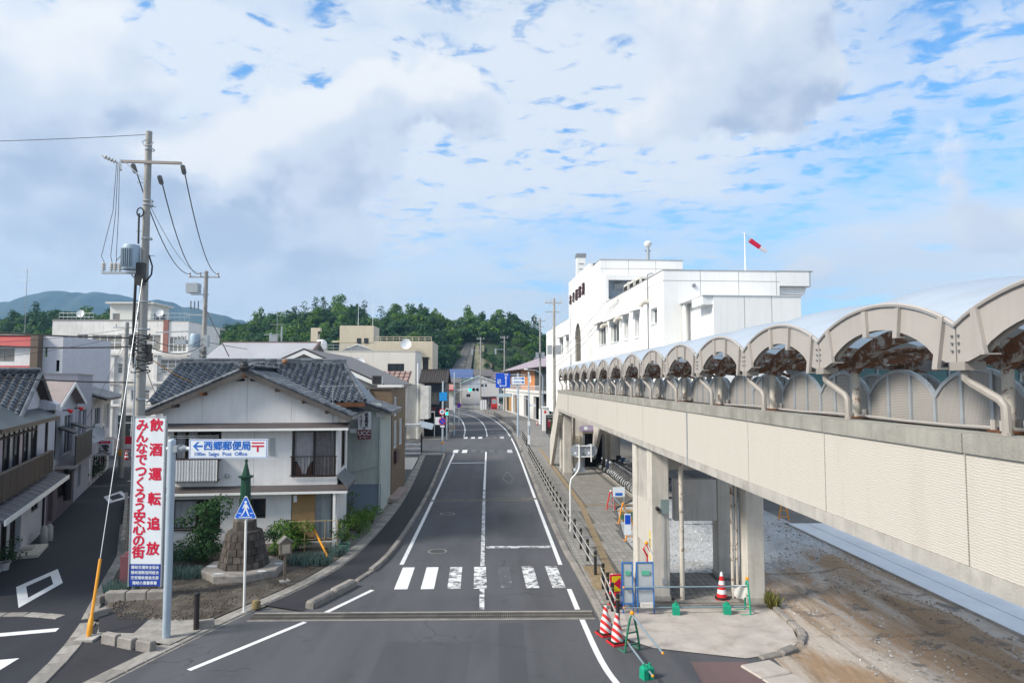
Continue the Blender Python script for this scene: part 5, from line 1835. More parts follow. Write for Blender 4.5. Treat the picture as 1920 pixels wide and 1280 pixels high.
for s in (-1,1):
    a = 4.8
    e = 4.8 + s * 5.1
    MB().prism([(a,1.55,9.02),(e,1.55,6.74),(e,1.55,6.88),(a,1.55,9.16)],(0,15,0)).build('roof',mat('roof_brown_grey',(0.16,0.15,0.15),0.6,var=0.12),bk)
    MB().prism([(a,1.50,8.80),(e,1.50,6.54),(e,1.50,6.80),(a,1.50,9.08)],(0,0.045,0)).build('barge_board',WHITE,bk)
    MB().prism([(a,1.48,9.085),(e,1.48,6.805),(e,1.48,6.89),(a,1.48,9.17)],(0,0.06,0)).build('verge_trim',BROWN_FRAME,bk)
mb = MB().box(9.15,1.2,6.9,9.75,1.7,7.45)
ac = mb.build('air_conditioner',mat('ac_dark',(0.14,0.14,0.145),0.5),None,label='dark box air conditioner at the corner of the brick roof',cat='air conditioner')
ac.location = (-16.6,42.0,0)
MB().box(9.2,1.17,6.95,9.7,1.199,7.4).build('grille',BLACK,ac)
MB().box(9.76,1.25,6.74,9.80,1.30,7.4).build('rail',WHITE_METAL,ac)

# ================================================================== buildings along the left of the street
def block(name,label,x0,y0,x1,y1,z1,m,wins=(),swins=(),fm=WHITE_METAL,gm=GLASS,z0=0.0,trim=None,cols=2,rz=0.0,group=None,side='right'):
    """box building: camera-facing wall and one side wall with real openings, flat roof"""
    t = thing(name,label,'building',(x0,y0,0),rz,group)
    w,d = x1 - x0,y1 - y0
    wall(t,front(0),0,w,z0,z1,m,wins,0.15)
    for h in wins:
        window(t,front(0),*h,fm,gm,cols,1,0.07,0.10,sill=m)
    wall(t,side_right(w),0,d,z0,z1,m,swins if side == 'right' else (),0.15)
    for h in swins:
        window(t,side_right(w) if side == 'right' else side_left(0),*h,fm,gm,cols,1,0.07,0.10)
    wall(t,side_left(0),0,d,z0,z1,m,swins if side == 'left' else (),0.15)
    wall(t,front(d),0,w,z0,z1,m)
    MB().box(0.01,0.01,z1 - 0.3,w - 0.01,d - 0.01,z1 - 0.02).build('roof',trim or CONC,t)
    if trim:
        MB().box(-0.06,-0.06,z1 + 0.002,w + 0.06,0.25,z1 + 0.10).build('coping',trim,t)
        MB().box(w - 0.25,0.251,z1 + 0.002,w + 0.06,d,z1 + 0.10).build('coping',trim,t)
    return t

def railing(parent,p,q,h,n,m,name='railing',r=0.03):
    p,q = Vector(p),Vector(q)
    mb = MB()
    for z in (h,h * 0.5):
        mb.cyl(p + Vector((0,0,z)),q + Vector((0,0,z)),r,n=5)
    mb.build(name,m,parent)
    for k in range(n + 1):
        a = p.lerp(q,k / n)
        MB().cyl(a,a + Vector((0,0,h)),r,n=5).build(name + '_post',m,parent)

def dish(label,loc,r=0.4,rz=0.0,base=None,tilt=35):
    t = thing('satellite_dish',label,'satellite dish',loc,rz,'satellite dishes')
    mb = MB().lathe([(0.02,0.0),(r * 0.5,r * 0.07),(r * 0.85,r * 0.2),(r,r * 0.28)],n=20,caps=False)
    b = mb.build('bowl',mat('dish_white',(0.66,0.68,0.70),0.4,var=0.06),t,smooth=True)
    b.rotation_euler = (R(90 - tilt + 20),0,0)
    b.location = (0,0,0)
    MB().cyl((0,0.0,-0.0),(0,0.12,-r * 1.3),0.03,n=6).build('mount',GALV,t)
    MB().cyl((0,-0.02,-r * 0.6),(0,-r * 1.05,-0.1),0.015,n=5).build('arm',GALV,t)
    MB().box(-0.05,-r * 1.15,-0.14,0.05,-r,-0.04).build('receiver',GALV,t)
    return t

# big grey roof behind the corner house
gr_ = thing('grey_roofed_hall','large hall with ribbed pale grey metal roof behind the tiled house','building',(0,0,0))
mb = MB()
NR = 44
for k in range(NR):
    xa,xb = -23.2 + 8.2 * k / NR,-23.2 + 8.2 * (k + 1) / NR
    mb.prism([(xa,52,7.3),(xb - 0.03,52,7.3),(xb - 0.03,60,10.4),(xa,60,10.4)],(0,-0.03,0.08))
mb.build('roof_sheet',mat('roof_pale',(0.42,0.42,0.45),0.5,var=0.1,scale=0.4,streak=0.2),gr_,kind='stuff')
MB().prism([(-23.3,51.9,7.05),(-14.9,51.9,7.05),(-14.9,60,10.3),(-23.3,60,10.3)],(0,0,0.06)).build('roof_deck',STEEL,gr_)
MB().prism([(-15.0,51.8,7.1),(-15.0,60.1,10.3),(-15.0,60.1,10.62),(-15.0,51.8,7.42)],(0.16,0,0)).build('verge',mat('verge_brown',(0.14,0.09,0.085),0.6),gr_)
MB().box(-23.3,59.9,10.42,-14.9,60.2,10.56).build('ridge',MATS['verge_brown'],gr_)
MB().prism([(-23.2,52.3,0),(-23.2,60,0),(-23.2,60,10.2),(-23.2,52.3,7.1)],(8.1,0,0)).build('walls',CREAM,gr_)
MB().prism([(-23.2,60.3,10.4),(-15.0,60.3,10.4),(-15.0,68,7.4),(-23.2,68,7.4)],(0,0,0.05)).build('roof_back',STEEL,gr_)

# cream offices with stair tower
CR2 = mat('offices_cream',(0.60,0.525,0.40),0.85,var=0.07,scale=0.4,bump=0.15,bscale=20,stain=(0.3,0.3,(0.45,0.385,0.295)),streak=0.25)
of = block('cream_offices','cream concrete offices with stair tower standing below the wooded hill',-26.4,120,-10.2,132,14.25,CR2,
           [(13.1,14.0,8.9,11.2),(14.5,15.5,8.9,11.2)],fm=BROWN_FRAME,cols=1)
MB().box(0.0,-0.05,14.0,5.9,6.0,16.95).build('stair_tower',CR2,of)
for x in (3.0,4.25):
    f = MB().box(x,-0.10,13.85,x + 0.75,-0.052,14.75).build('window',BROWN_FRAME,of)
    MB().box(x + 0.06,-0.11,13.91,x + 0.69,-0.101,14.69).build('pane',GLASS,f)
railing(of,(6.0,0.1,14.25),(16.0,0.1,14.25),0.75,9,CR2,r=0.05)
MB().box(13.0,-0.12,11.2,14.1,-0.002,11.45).build('lintel',BROWN_FRAME,of)
MB().box(14.4,-0.12,11.2,15.6,-0.002,11.45).build('lintel',BROWN_FRAME,of)
MB().box(13.0,-0.2,8.6,14.1,-0.002,8.9).build('ledge',BROWN_FRAME,of)
MB().box(14.4,-0.2,8.6,15.6,-0.002,8.9).build('ledge',BROWN_FRAME,of)
MB().box(-1.4,0.2,14.05,0.0,1.6,14.3).build('canopy',CR2,of)
for x,lab in ((-23.4,'thin white flagpole on the cream stair tower'),(-20.85,'taller white flagpole at the tower edge')):
    t = thing('flagpole',lab,'flagpole',(x,121,16.9),0,'flagpoles on the cream tower')
    MB().cyl((0,0,0),(0,0,3.9),0.05,0.035,6).build('pole',WHITE_METAL,t)
    MB().ball((0,0,3.93),0.07,6,4).build('finial',WHITE_METAL,t)
    MB().cyl((0,0,0),(0,0,0.25),0.09,n=6).build('socket',STEEL,t)
pier = thing('roof_pier','cream concrete roof pier with a notched top','chimney',(-28.8,110,0))
MB().box(0,0,0,1.1,1.4,15.75).build('shaft',CR2,pier)
MB().box(1.1,0,15.2,1.45,1.2,15.75).build('cap',CR2,pier)
MB().box(1.1,0.3,14.8,1.2,1.0,15.2).build('notch',DARK,pier)
tk = thing('water_tank','round white water tank on the roof beside the cream pier','tank',(-26.6,108,11.9))
MB().lathe([(0.75,0.3),(0.82,0.5),(0.82,1.4),(0.6,1.75),(0.2,1.85)],n=16).build('vessel',WHITE,tk,smooth=True)
MB().box(-0.7,-0.7,0,0.7,0.7,0.3).build('stand',GALV,tk)
MB().cyl((0.9,0,0),(0.9,0,1.2),0.05,n=6).build('pipe',GALV,tk)
# white two storey offices in front of it
w2 = block('white_offices','long low white building with brown windows in front of the cream offices',-24.9,100,-11.0,109,11.55,mat('offices_white',(0.68,0.64,0.58),0.8,var=0.05,scale=0.5,streak=0.15),
           [(4.2,7.0,8.6,9.75),(9.9,12.3,8.6,9.75)],fm=BROWN_FRAME,trim=mat('coping_pale',(0.60,0.57,0.52),0.7))
for x in (2.4,4.6,7.8,10.0):
    MB().box(x,-0.006,9.9,x + 0.04,-0.001,11.5).build('joint',CREAM,w2)
railing(w2,(0.1,0.6,11.6),(4.5,0.6,11.6),0.9,5,GALV)
t = thing('roof_lantern','small grey pitched skylight on the white building roof','skylight',(-22.2,101,11.6))
MB().prism([(0,0,0),(5.2,0,0),(2.6,0,1.0)],(0,2,0)).build('roof',STEEL,t)
MB().box(0.1,0.1,-0.2,5.1,1.9,-0.002).build('kerb',CREAM,t)
MB().prism([(-0.1,-0.08,0.03),(2.6,-0.08,1.08),(5.3,-0.08,0.03),(2.6,-0.08,0.95)],(0,0.06,0)).build('verge',WHITE,t)
dish('white satellite dish before the white building window',(-18.9,98.5,9.7),0.9)
dish('white satellite dish on the cream offices roof',(-14.7,119,13.6),0.95)
dish('white satellite dish on the far left of the apartment roof',(-53.2,90,15.9),0.5)
dish('white satellite dish on the right of the apartment roof',(-42.6,89,15.9),0.5)
# shop with the reddish canopy roof
sh = block('canopied_shop','white rendered shop with reddish sheet roof and green fascia',-16.0,86,-8.75,95,6.8,mat('shop_white',(0.66,0.62,0.54),0.85,var=0.1,scale=0.7,stain=(0.8,0.35,(0.42,0.38,0.32)),streak=0.35))
MB().prism([(-0.3,-1.3,7.05),(5.9,-1.3,7.05),(5.9,2.2,8.35),(-0.3,2.2,8.35)],(0,0,0.1)).build('roof',mat('roof_reddish',(0.34,0.22,0.19),0.6,var=0.2,scale=0.8),sh)
for k in range(10):
    x = -0.2 + k * 0.66
    MB().bar((x,-1.32,7.20),(x,2.2,8.50),0.06,0.06).build('roof_rib',BROWN_FRAME,sh)
for k in range(3):
    y_ = -1.2 + k * 1.2
    MB().bar((-0.3,y_,7.24 + 0.371 * (y_ + 1.3)),(5.9,y_,7.24 + 0.371 * (y_ + 1.3)),0.05,0.05).build('snow_rail',BROWN_FRAME,sh)
MB().box(-0.3,-1.36,6.9,5.9,-1.28,7.14).build('gutter',BROWN_FRAME,sh)
MB().box(0.2,-0.8,5.2,4.6,-0.7,6.85).build('fascia',mat('fascia_green',(0.02,0.11,0.07),0.5),sh)
MB().box(4.65,-0.9,0.0,4.85,-0.6,6.85).build('fascia_post',BROWN_FRAME,sh)
MB().box(3.2,-0.82,3.4,4.6,-0.7,5.1).build('fascia_panel',SIGN_WHITE,sh)
MB().box(3.2,-0.82,2.0,4.6,-0.7,3.3).build('fascia',MATS['fascia_green'],sh)
MB().cyl((6.9,-0.2,0.0),(6.9,-0.2,9.4),0.09,n=8).build('flue',WHITE_METAL,sh)
MB().box(7.26,-0.6,2.5,8.3,3.0,6.6).build('annex',mat('annex_white',(0.62,0.61,0.57),0.8,streak=0.3),sh)
MB().prism([(7.3,-3.4,1.75),(9.0,-3.4,1.35),(9.0,-0.7,1.85),(7.3,-0.7,2.25)],(0,0,0.06)).build('lean_to',mat('lean_to_blue_grey',(0.30,0.36,0.42),0.5),sh)
# dark blue house
nv_m = corrugated('navy_board',(0.013,0.022,0.036),2.5,'Z',0.3)
nv = block('navy_house','dark navy timber house with brown tiled roof at the street crossing',-9.15,91,-6.0,99,6.95,nv_m,[(1.15,2.4,4.15,5.75)],fm=STEEL,gm=GLASS_BLIND)
MB().box(1.0,-0.5,5.85,2.6,-0.003,5.95).build('window_hood',nv_m,nv)
MB().prism([(-0.4,-0.6,6.9),(3.5,-0.6,6.9),(3.5,3.5,8.6),(-0.4,3.5,8.6)],(0,0,0.1)).build('roof_deck',BROWN_FRAME,nv)
MB().prism([(-0.4,7.6,6.9),(3.5,7.6,6.9),(3.5,3.5,8.6),(-0.4,3.5,8.6)],(0,0,0.1)).build('roof_deck',BROWN_FRAME,nv)
tile_slope(nv,(-0.4,-0.62,7.02),(1,0,0),(0,4.1,1.7),13,18,0,None,KAWARA_BROWN)
MB().box(-0.4,3.4,8.72,3.5,3.7,8.85).build('ridge',BROWN_FRAME,nv)
MB().prism([(-0.6,-2.6,3.3),(2.0,-2.6,3.3),(2.0,-0.01,3.75),(-0.6,-0.01,3.75)],(0,0,0.07)).build('porch_roof',mat('porch_maroon',(0.10,0.02,0.02),0.5),nv)
MB().box(-0.6,-2.66,3.18,2.0,-2.6,3.34).build('porch_fascia',WHITE,nv)
for x in (-0.5,1.9):
    MB().box(x,-2.55,0,x + 0.09,-2.46,3.3).build('porch_post',WHITE,nv)
MB().box(-0.4,-0.3,0.0,1.9,-0.01,3.0).build('shopfront',DARK,nv)
# court furniture
t = thing('bench_shelter','white flat canopy on steel posts in the parking court','shelter',(-9.9,66,0))
MB().box(-0.1,0,2.75,3.1,1.6,3.0).build('roof',mat('canopy_pale_grey',(0.50,0.50,0.50),0.6),t)
for x in (0.3,1.7):
    MB().cyl((x,0.8,0),(x,0.8,2.75),0.06,n=8).build('post',GALV,t)
rk = thing('pipe_rack','low rack of white pipes beside the parking court','railing',(-9.9,64.4,0))
for z in (0.45,0.85,1.25):
    MB().cyl((0,0,z),(3.4,0,z),0.06,n=8).build('rail',WHITE_METAL,rk)
for x in (0.1,1.6,3.3):
    MB().box(x,0.07,0,x + 0.07,0.14,1.45).build('post',GALV,rk)
fe = thing('black_fence','black slatted fence running beside the parking court gutter','fence',(-6.75,66.8,0),R(4))
for k in range(9):
    MB().box(-0.03,k * 0.55,0,0.03,k * 0.55 + 0.06,1.9).build('post',BLACK,fe)
for z in (0.5,1.2,1.8):
    MB().box(-0.02,0,z,0.02,4.46,z + 0.05).build('rail',BLACK,fe)

# ================================================================== apartment block at the end of the alley
APT = mat('apartment_white',(0.74,0.72,0.69),0.85,var=0.08,scale=0.4,bump=0.1,bscale=15,stain=(0.35,0.35,(0.46,0.43,0.39)),streak=0.4)
ap = thing('apartment_block','white four storey apartment block with rooftop penthouse beyond the alley','building',(-55.5,84.0,0))
def X(x): return x + 55.5
top_w = [(X(-52.35),X(-51.04),11.1,13.1,2),(X(-50.55),X(-46.82),11.1,13.05,4),(X(-46.02),X(-41.95),11.1,13.1,4),(X(-40.94),X(-38.75),10.9,12.85,4)]
low_w = [(X(-48.93),X(-45.94),8.0,9.8,4),(X(-45.14),X(-43.97),8.05,9.3,2),(X(-40.05),X(-37.32),8.1,9.8,3),(X(-48.3),X(-45.9),5.2,6.4,4),(X(-43.4),X(-41.2),4.9,6.1,2),(X(-40.0),X(-37.4),5.0,6.3,3),(X(-44.98),X(-41.6),0.2,3.1,4)]
P4 = front(4.0)
wall(ap,P4,0,X(-41.6),10.6,14.85,APT,[w_[:4] for w_ in top_w[:3]],0.25)
for a,b,c,d,n in top_w[:3]:
    window(ap,P4,a,b,c,d,WHITE_METAL,GLASS_BLIND,n,2,0.08,0.18,sill=APT)
wall(ap,P4,X(-41.0),X(-38.5),10.6,14.7,mat('apartment_painted_shade',(0.62,0.62,0.62),0.85,var=0.06),[top_w[3][:4]],0.25)  # greyer copy of the apartment white, shade put into its colour
window(ap,P4,*top_w[3][:4],WHITE_METAL,GLASS_BLIND,4,2,0.08,0.18)
MB().box(X(-41.6),3.85,10.6,X(-41.0),4.6,14.95).build('red_pier',mat('pier_red_brown',(0.26,0.12,0.10),0.8,var=0.15),ap)
wall(ap,P4,0,X(-49.8),0,10.598,APT)
P0_ = front(0.0)
wall(ap,P0_,X(-49.8),X(-36.3),0,10.55,APT,[w_[:4] for w_ in low_w],0.25)
for a,b,c,d,n in low_w:
    window(ap,P0_,a,b,c,d,WHITE_METAL,GLASS_BLIND if c > 1 else GLASS,n,[0.68],0.08,0.18,sill=APT)
for x in (-49.8,-45.75,-40.65,-36.75):
    MB().box(X(x),-0.3,0.0,X(x) + 0.42,-0.002,10.5).build('pilaster',APT,ap)
for z in (10.3,6.85,4.15):
    MB().box(X(-49.9),-0.45,z,X(-36.2),-0.303,z + 0.3).build('floor_band',APT,ap)
for a,b in ((-48.9,-45.9),(-40.0,-37.3)):
    railing(ap,(X(a),-0.55,8.0),(X(b),-0.55,8.0),0.75,12,GALV)
MB().box(X(-49.8),0.01,10.55,X(-36.3),3.99,10.65).build('terrace',APT,ap)
wall(ap,side_right(X(-36.3)),0,12,0,10.55,APT)
wall(ap,side_right(X(-38.5)),4,14,10.6,14.7,APT)
wall(ap,side_left(0),4,16,0,14.85,APT)
MB().box(0.02,4.02,14.5,X(-38.52),16,14.8).build('roof',CONC,ap)
MB().box(-0.05,3.93,14.86,X(-41.6),4.2,14.98).build('coping',mat('coping_dark',(0.30,0.27,0.25),0.7),ap)
railing(ap,(0.4,4.6,14.85),(X(-50.8),4.6,14.85),1.0,8,GALV)
railing(ap,(X(-44.8),4.6,14.85),(X(-38.7),4.6,14.85),1.0,10,GALV)
PH = [(0.35,1.35,14.9,16.2),(3.4,4.7,14.9,16.4)]
ph = thing('penthouse','pale square penthouse on the apartment roof behind the utility pole','building',(-50.6,92,0))
wall(ph,front(0),0,5.4,14.8,17.45,mat('penthouse_cream',(0.62,0.62,0.58),0.8,var=0.06,streak=0.2),PH,0.15)
window(ph,front(0),*PH[0],WHITE_METAL,GLASS_BLIND,1,1,0.07,0.1)
window(ph,front(0),*PH[1],WHITE_METAL,GLASS,1,1,0.07,0.1)
wall(ph,side_right(5.4),0,5,14.8,17.45,MATS['penthouse_cream'],[(0.8,2.2,14.9,16.4),(2.6,4.2,14.9,16.4)],0.15)
for a in (0.8,2.6):
    window(ph,side_right(5.4),a,a + 1.4,14.9,16.4,BROWN_FRAME,GLASS,1,1,0.08,0.1)
wall(ph,side_left(0),0,5,14.8,17.45,MATS['penthouse_cream'])
MB().box(-0.4,-0.5,17.453,5.9,5.4,17.66).build('roof',MATS['penthouse_cream'],ph)

# red-banded building left of it
rb = thing('red_banded_building','white building with red tiled bands at the far left','building',(-46.5,62.0,0))
RW = [(2.0,3.2,8.8,10.0)]
wall(rb,front(0),0,5.8,0,10.2,PLASTER,[(1.2,4.2,8.85,10.05)],0.2)
window(rb,front(0),1.2,4.2,8.85,10.05,STEEL,GLASS_BLIND,3,1,0.06,0.12)
REDT = corrugated('red_tiles',(0.36,0.022,0.026),2.4,'X',0.6)
MB().prism([(-0.2,-0.35,10.2),(-0.2,0.0,10.2),(-0.2,0.6,11.2),(-0.2,0.45,11.2)],(6.0,0,0)).build('red_band',REDT,rb)
MB().prism([(-0.2,-0.3,8.05),(-0.2,-0.002,8.05),(-0.2,-0.002,8.5),(-0.2,-0.15,8.5)],(6.0,0,0)).build('red_band',REDT,rb)
MB().box(-0.2,0.3,11.203,5.9,6,11.32).build('roof',CONC_SLAB,rb)
MB().box(5.8,-0.4,0,6.45,0.6,11.25).build('brown_pier',mat('pier_brown',(0.16,0.12,0.095),0.85,var=0.15),rb)
wall(rb,front(0.3),6.45,8.2,0,11.15,mat('pale_lilac_wall',(0.56,0.56,0.60),0.85,var=0.06,streak=0.2),[(6.6,6.85,9.3,10.2),(7.65,7.95,8.0,9.0)],0.1)
MB().box(6.45,0.8,7.5,8.0,1.0,10.8).build('room_backing',DARK,rb)
wall(rb,side_right(8.2),0.3,8,0,11.15,MATS['pale_lilac_wall'])

# ================================================================== row of houses down the alley (local x runs up the alley, faces -y... the lane lies to the right)
# local frame: +y up the alley, +x towards the lane
AL_O = Vector((-19.9,30.5,0))
AL_R = math.atan2(0.39,0.921)
def alley_thing(name,label,cat='house'):
    return thing(name,label,cat,AL_O,AL_R)
LIL = mat('plaster_bluish',(0.48,0.50,0.56),0.85,var=0.07,scale=0.8,bump=0.15,stain=(0.8,0.25,(0.36,0.37,0.41)),streak=0.25)
PS0 = side_right(0.0)
WOODB = mat('dark_timber',(0.045,0.033,0.028),0.75,var=0.25,scale=4.0)
# ---- first house: glazed timber veranda, tiled gable
h1 = alley_thing('veranda_house','dark timber fronted house with glazed upper veranda at the mouth of the alley')
wall(h1,PS0,-8.0,2.9,0.0,2.75,LIL,[(-7.6,-1.5,0.1,2.2),(0.35,1.9,1.3,2.1)],0.2)
MB().box(-0.5,-7.6,0.05,-0.25,-1.5,2.25).build('dark_front',DARK,h1)
for k in range(9):
    MB().box(-0.19,-7.5 + k * 0.7,0.1,-0.13,-7.42 + k * 0.7,2.2).build('shutter_post',WOODB,h1)
for k in range(4):
    MB().box(-0.20,-7.3 + k * 1.4,0.12,-0.15,-6.8 + k * 1.4,2.1).build('shutter',LIL,h1)
window(h1,PS0,0.35,1.9,1.3,2.1,BROWN_FRAME,GLASS,2,1,0.05,0.08)
MB().prism([(0.0,-8.5,2.75),(0.85,-8.5,2.42),(0.85,-8.5,2.50),(0.0,-8.5,2.86)],(0,12.3,0)).build('awning',mat('awning_slate',(0.07,0.07,0.085),0.5),h1)
for k in range(14):
    MB().bar((0.0,-8.4 + k * 0.9,2.875),(0.85,-8.4 + k * 0.9,2.515),0.03,0.03).build('awning_rib',STEEL,h1)
MB().box(0.852,-8.5,2.34,0.90,3.8,2.52).build('awning_fascia',WHITE,h1)
wall(h1,PS0,1.0,2.9,2.75,6.25,LIL)
MB().box(-0.16,-8.0,2.85,-0.002,0.98,3.0).build('sill_beam',WHITE,h1)
# veranda: posts, glass sliding doors, balcony rail
MB().box(-0.8,-8.0,2.86,-0.5,0.9,5.3).build('room_backing',DARK,h1)
for k in range(12):
    y = -7.9 + k * 0.8
    p_ = MB().box(-0.10,y,3.0,-0.02,y + 0.08,5.3).build('veranda_post',WOODB,h1)
    gm = (GLASS,GLASS_PALE,GLASS,CURT_PINK)[k % 4]
    MB().face((-0.06,y + 0.08,3.0),(-0.06,y + 0.80,3.0),(-0.06,y + 0.80,4.9),(-0.06,y + 0.08,4.9)).build('pane',gm,p_)
    MB().face((-0.06,y + 0.08,4.98),(-0.06,y + 0.80,4.98),(-0.06,y + 0.80,5.25),(-0.06,y + 0.08,5.25)).build('transom_pane',GLASS_PALE,p_)
MB().box(-0.12,-8.0,4.9,-0.01,1.0,4.98).build('transom',WOODB,h1)
mb = MB()
mb.box(0.40,-8.0,3.86,0.46,1.7,3.93)
mb.build('balcony_rail',mat('rail_taupe',(0.16,0.14,0.13),0.6),h1)
for k in range(10):
    MB().box(0.40,-7.9 + k * 1.02,2.9,0.45,-6.92 + k * 1.02,3.85).build('balcony_panel',mat('panel_brown',(0.05,0.034,0.026),0.7,var=0.3,rnd=0.3),h1)
MB().prism([(-0.4,-9.0,5.95),(0.75,-9.0,5.40),(0.75,-9.0,5.50),(-0.4,-9.0,6.06)],(0,10.2,0)).build('eave_roof',mat('eave_slate',(0.055,0.075,0.085),0.45),h1)
MB().box(0.752,-9.0,5.34,0.80,1.2,5.50).build('eave_gutter',BROWN_FRAME,h1)
# tiled gable roof: ridge square to the lane
RY,RZ = -0.6,7.35
for s in (-1,1):
    e = RY + s * 3.4
    ze = RZ - 3.4 * 0.52
    MB().prism([(0.35,RY,RZ - 0.1),(0.35,e,ze - 0.1),(0.35,e,ze),(0.35,RY,RZ)],(-7,0,0)).build('roof_deck',BROWN_FRAME,h1)
    dv = Vector((0,-s,0.52))
    if s < 0:
        tile_slope(h1,(-6.5,e,ze + 0.03),(1,0,0),dv,23,16)
    else:
        tile_slope(h1,(0.35,e,ze + 0.03),(-1,0,0),dv,23,16)
    for k in range(15):
        p = Vector((0.32,e,ze + 0.06)) + dv.normalized() * (k * TLN)
        MB().tube([p,p + dv.normalized() * 0.29 + Vector((0,0,.02))],[0.09,0.075],8).build('verge_tile',KAWARA,h1,smooth=True)
MB().face((0.0,RY - 2.9,5.75),(0.0,RY + 2.9,5.75),(0.0,RY,RZ - 0.15)).build('gable_wall',LIL,h1)
ridge(h1,(0.3,RY,RZ),(-6.5,RY,RZ),0.18)
MB().prism([(0.0,1.35,5.75),(0.6,1.35,5.75),(0.6,1.35,6.0),(0.0,1.35,6.35)],(0,1.2,0)).build('gable_hood',LIL,h1)
for y in (2.75,2.95):
    MB().cyl((0.06,y,0.1),(0.06,y,5.6),0.05,n=8).build('downpipe',(BLACK,LIL)[int(y > 2.8)],h1)
MB().ball((0.12,3.0,3.0),0.16,10,6).build('vent',WHITE,h1)
# ---- second house
h2 = alley_thing('balcony_house','small white gabled house with dark balcony squeezed between two neighbours')
wall(h2,PS0,3.2,11.6,2.6,5.9,LIL,[(5.2,6.6,3.1,5.2),(7.8,10.6,3.1,5.2)],0.3)
window(h2,PS0,5.2,6.6,3.1,5.2,BROWN_FRAME,GLASS,2,1,0.06,0.2)
window(h2,PS0,7.8,10.6,3.1,5.2,BROWN_FRAME,GLASS_PALE,3,1,0.06,0.2)
H2B = mat('mauve_render',(0.13,0.105,0.12),0.85,var=0.2,scale=1.0,streak=0.3)
wall(h2,PS0,3.0,11.6,0.0,2.598,H2B,[(4.2,5.4,0.1,2.1),(6.6,8.6,0.9,2.0)],0.2)
window(h2,PS0,6.6,8.6,0.9,2.0,BROWN_FRAME,GLASS,3,1,0.06,0.1)
MB().box(-0.4,4.1,0.05,-0.18,5.5,2.15).build('door',WOODB,h2)
MB().face((0.0,3.4,5.85),(0.0,11.6,5.85),(0.0,7.6,6.95)).build('gable_wall',LIL,h2)
for e,ze in ((3.2,5.75),(12.0,5.75)):
    MB().prism([(0.45,7.6,6.98),(0.45,e,ze),(0.45,e,ze + 0.1),(0.45,7.6,7.08)],(-6,0,0)).build('roof',mat('roof_pinkish',(0.30,0.24,0.225),0.6,var=0.12),h2)
    MB().prism([(0.46,7.6,6.82),(0.46,e,ze - 0.12),(0.46,e,ze + 0.08),(0.46,7.6,7.06)],(0.04,0,0)).build('barge_board',WHITE,h2)
mb = MB().box(0.85,5.4,4.15,0.92,11.4,4.25)
mb.box(0.85,5.4,2.8,0.92,11.4,2.9)
mb.build('balcony_rail',BLACK,h2)
for k in range(13):
    MB().box(0.86,5.45 + k * 0.46,2.901,0.91,5.83 + k * 0.46,4.149).build('balcony_panel',BLACK,h2)
MB().box(0.0,5.4,2.62,0.85,11.4,2.78).build('balcony_floor',mat('slab_mauve',(0.30,0.27,0.28),0.8),h2)
for y in (5.9,9.9):
    MB().prism([(0.02,y,4.6),(0.8,y,4.35),(0.8,y,4.40),(0.02,y,4.72)],(0,1.5,0)).build('awning_arm',BLACK,h2)
for y,nm in ((6.2,'red floodlight nearest the tiled gable on the alley house'),(9.8,'red floodlight further along the alley house')):
    t = thing('floodlight',nm,'lamp',AL_O + Matrix.Rotation(AL_R,3,'Z') @ Vector((0.15,y,5.55)),AL_R,'red floodlights')
    MB().cyl((0,0,0),(0.25,0,0.02),0.03,n=6).build('arm',BLACK,t)
    MB().cyl((0.22,-0.06,0.04),(0.40,0.04,-0.06),0.06,0.12,10).build('shade',RED,t)
vent = MB().tube([(0.15,8.6,0.6),(0.15,8.6,2.2),(0.2,8.6,2.45),(0.4,8.6,2.5)],0.2,10)
o = vent.build('flue_pipe',BLACK,h2,smooth=True)
mb = MB().ball((0.35,8.6,2.4),0.27,12,8)
mb.build('flue_cowl',GALV,h2,smooth=True)
# ---- third: flat roofed block
h3 = alley_thing('flat_roofed_block','tall flat roofed pale grey block halfway along the alley','building')
wall(h3,PS0,11.8,18.2,0.0,7.45,mat('block_grey',(0.40,0.40,0.45),0.85,var=0.08,scale=0.7,stain=(0.6,0.3,(0.28,0.28,0.32)),streak=0.3),[(12.6,13.8,3.6,5.3),(14.4,16.0,3.5,5.3),(13.2,14.4,0.6,2.2)],0.3)
window(h3,PS0,12.6,13.8,3.6,5.3,BROWN_FRAME,GLASS,2,1,0.06,0.2)
window(h3,PS0,14.4,16.0,3.5,5.3,BROWN_FRAME,GLASS_PALE,2,1,0.06,0.2)
window(h3,PS0,13.2,14.4,0.6,2.2,BROWN_FRAME,GLASS,1,1,0.06,0.2)
wall(h3,lambda u,d,z: (u,11.8 + d,z),-14.0,0.0,5.0,7.45,MATS['block_grey'])
for k in range(10):
    MB().box(-13 + k * 0.6,11.76,6.2,-12.45 + k * 0.6,11.80,7.4).build('ribbed_panel',LIL,h3)
wall(h3,lambda u,d,z: (u,18.2 - d,z),-8.0,0.0,0.0,7.45,MATS['block_grey'])
MB().box(-13.9,11.85,7.3,-0.02,18.15,7.44).build('roof',CONC_SLAB,h3)
MB().box(-14,11.75,7.452,0.05,11.95,7.55).build('coping',STEEL,h3)
MB().box(-0.2,11.951,7.452,0.05,18.25,7.55).build('coping',STEEL,h3)
MB().box(0.0,12.2,2.3,0.5,18.1,3.1).build('balcony',MATS['block_grey'],h3)
d_ = Matrix.Rotation(AL_R,3,'Z') @ Vector((0.8,14.7,3.7)) + AL_O
dish('white satellite dish on the alley block balcony',d_,0.5,R(8))
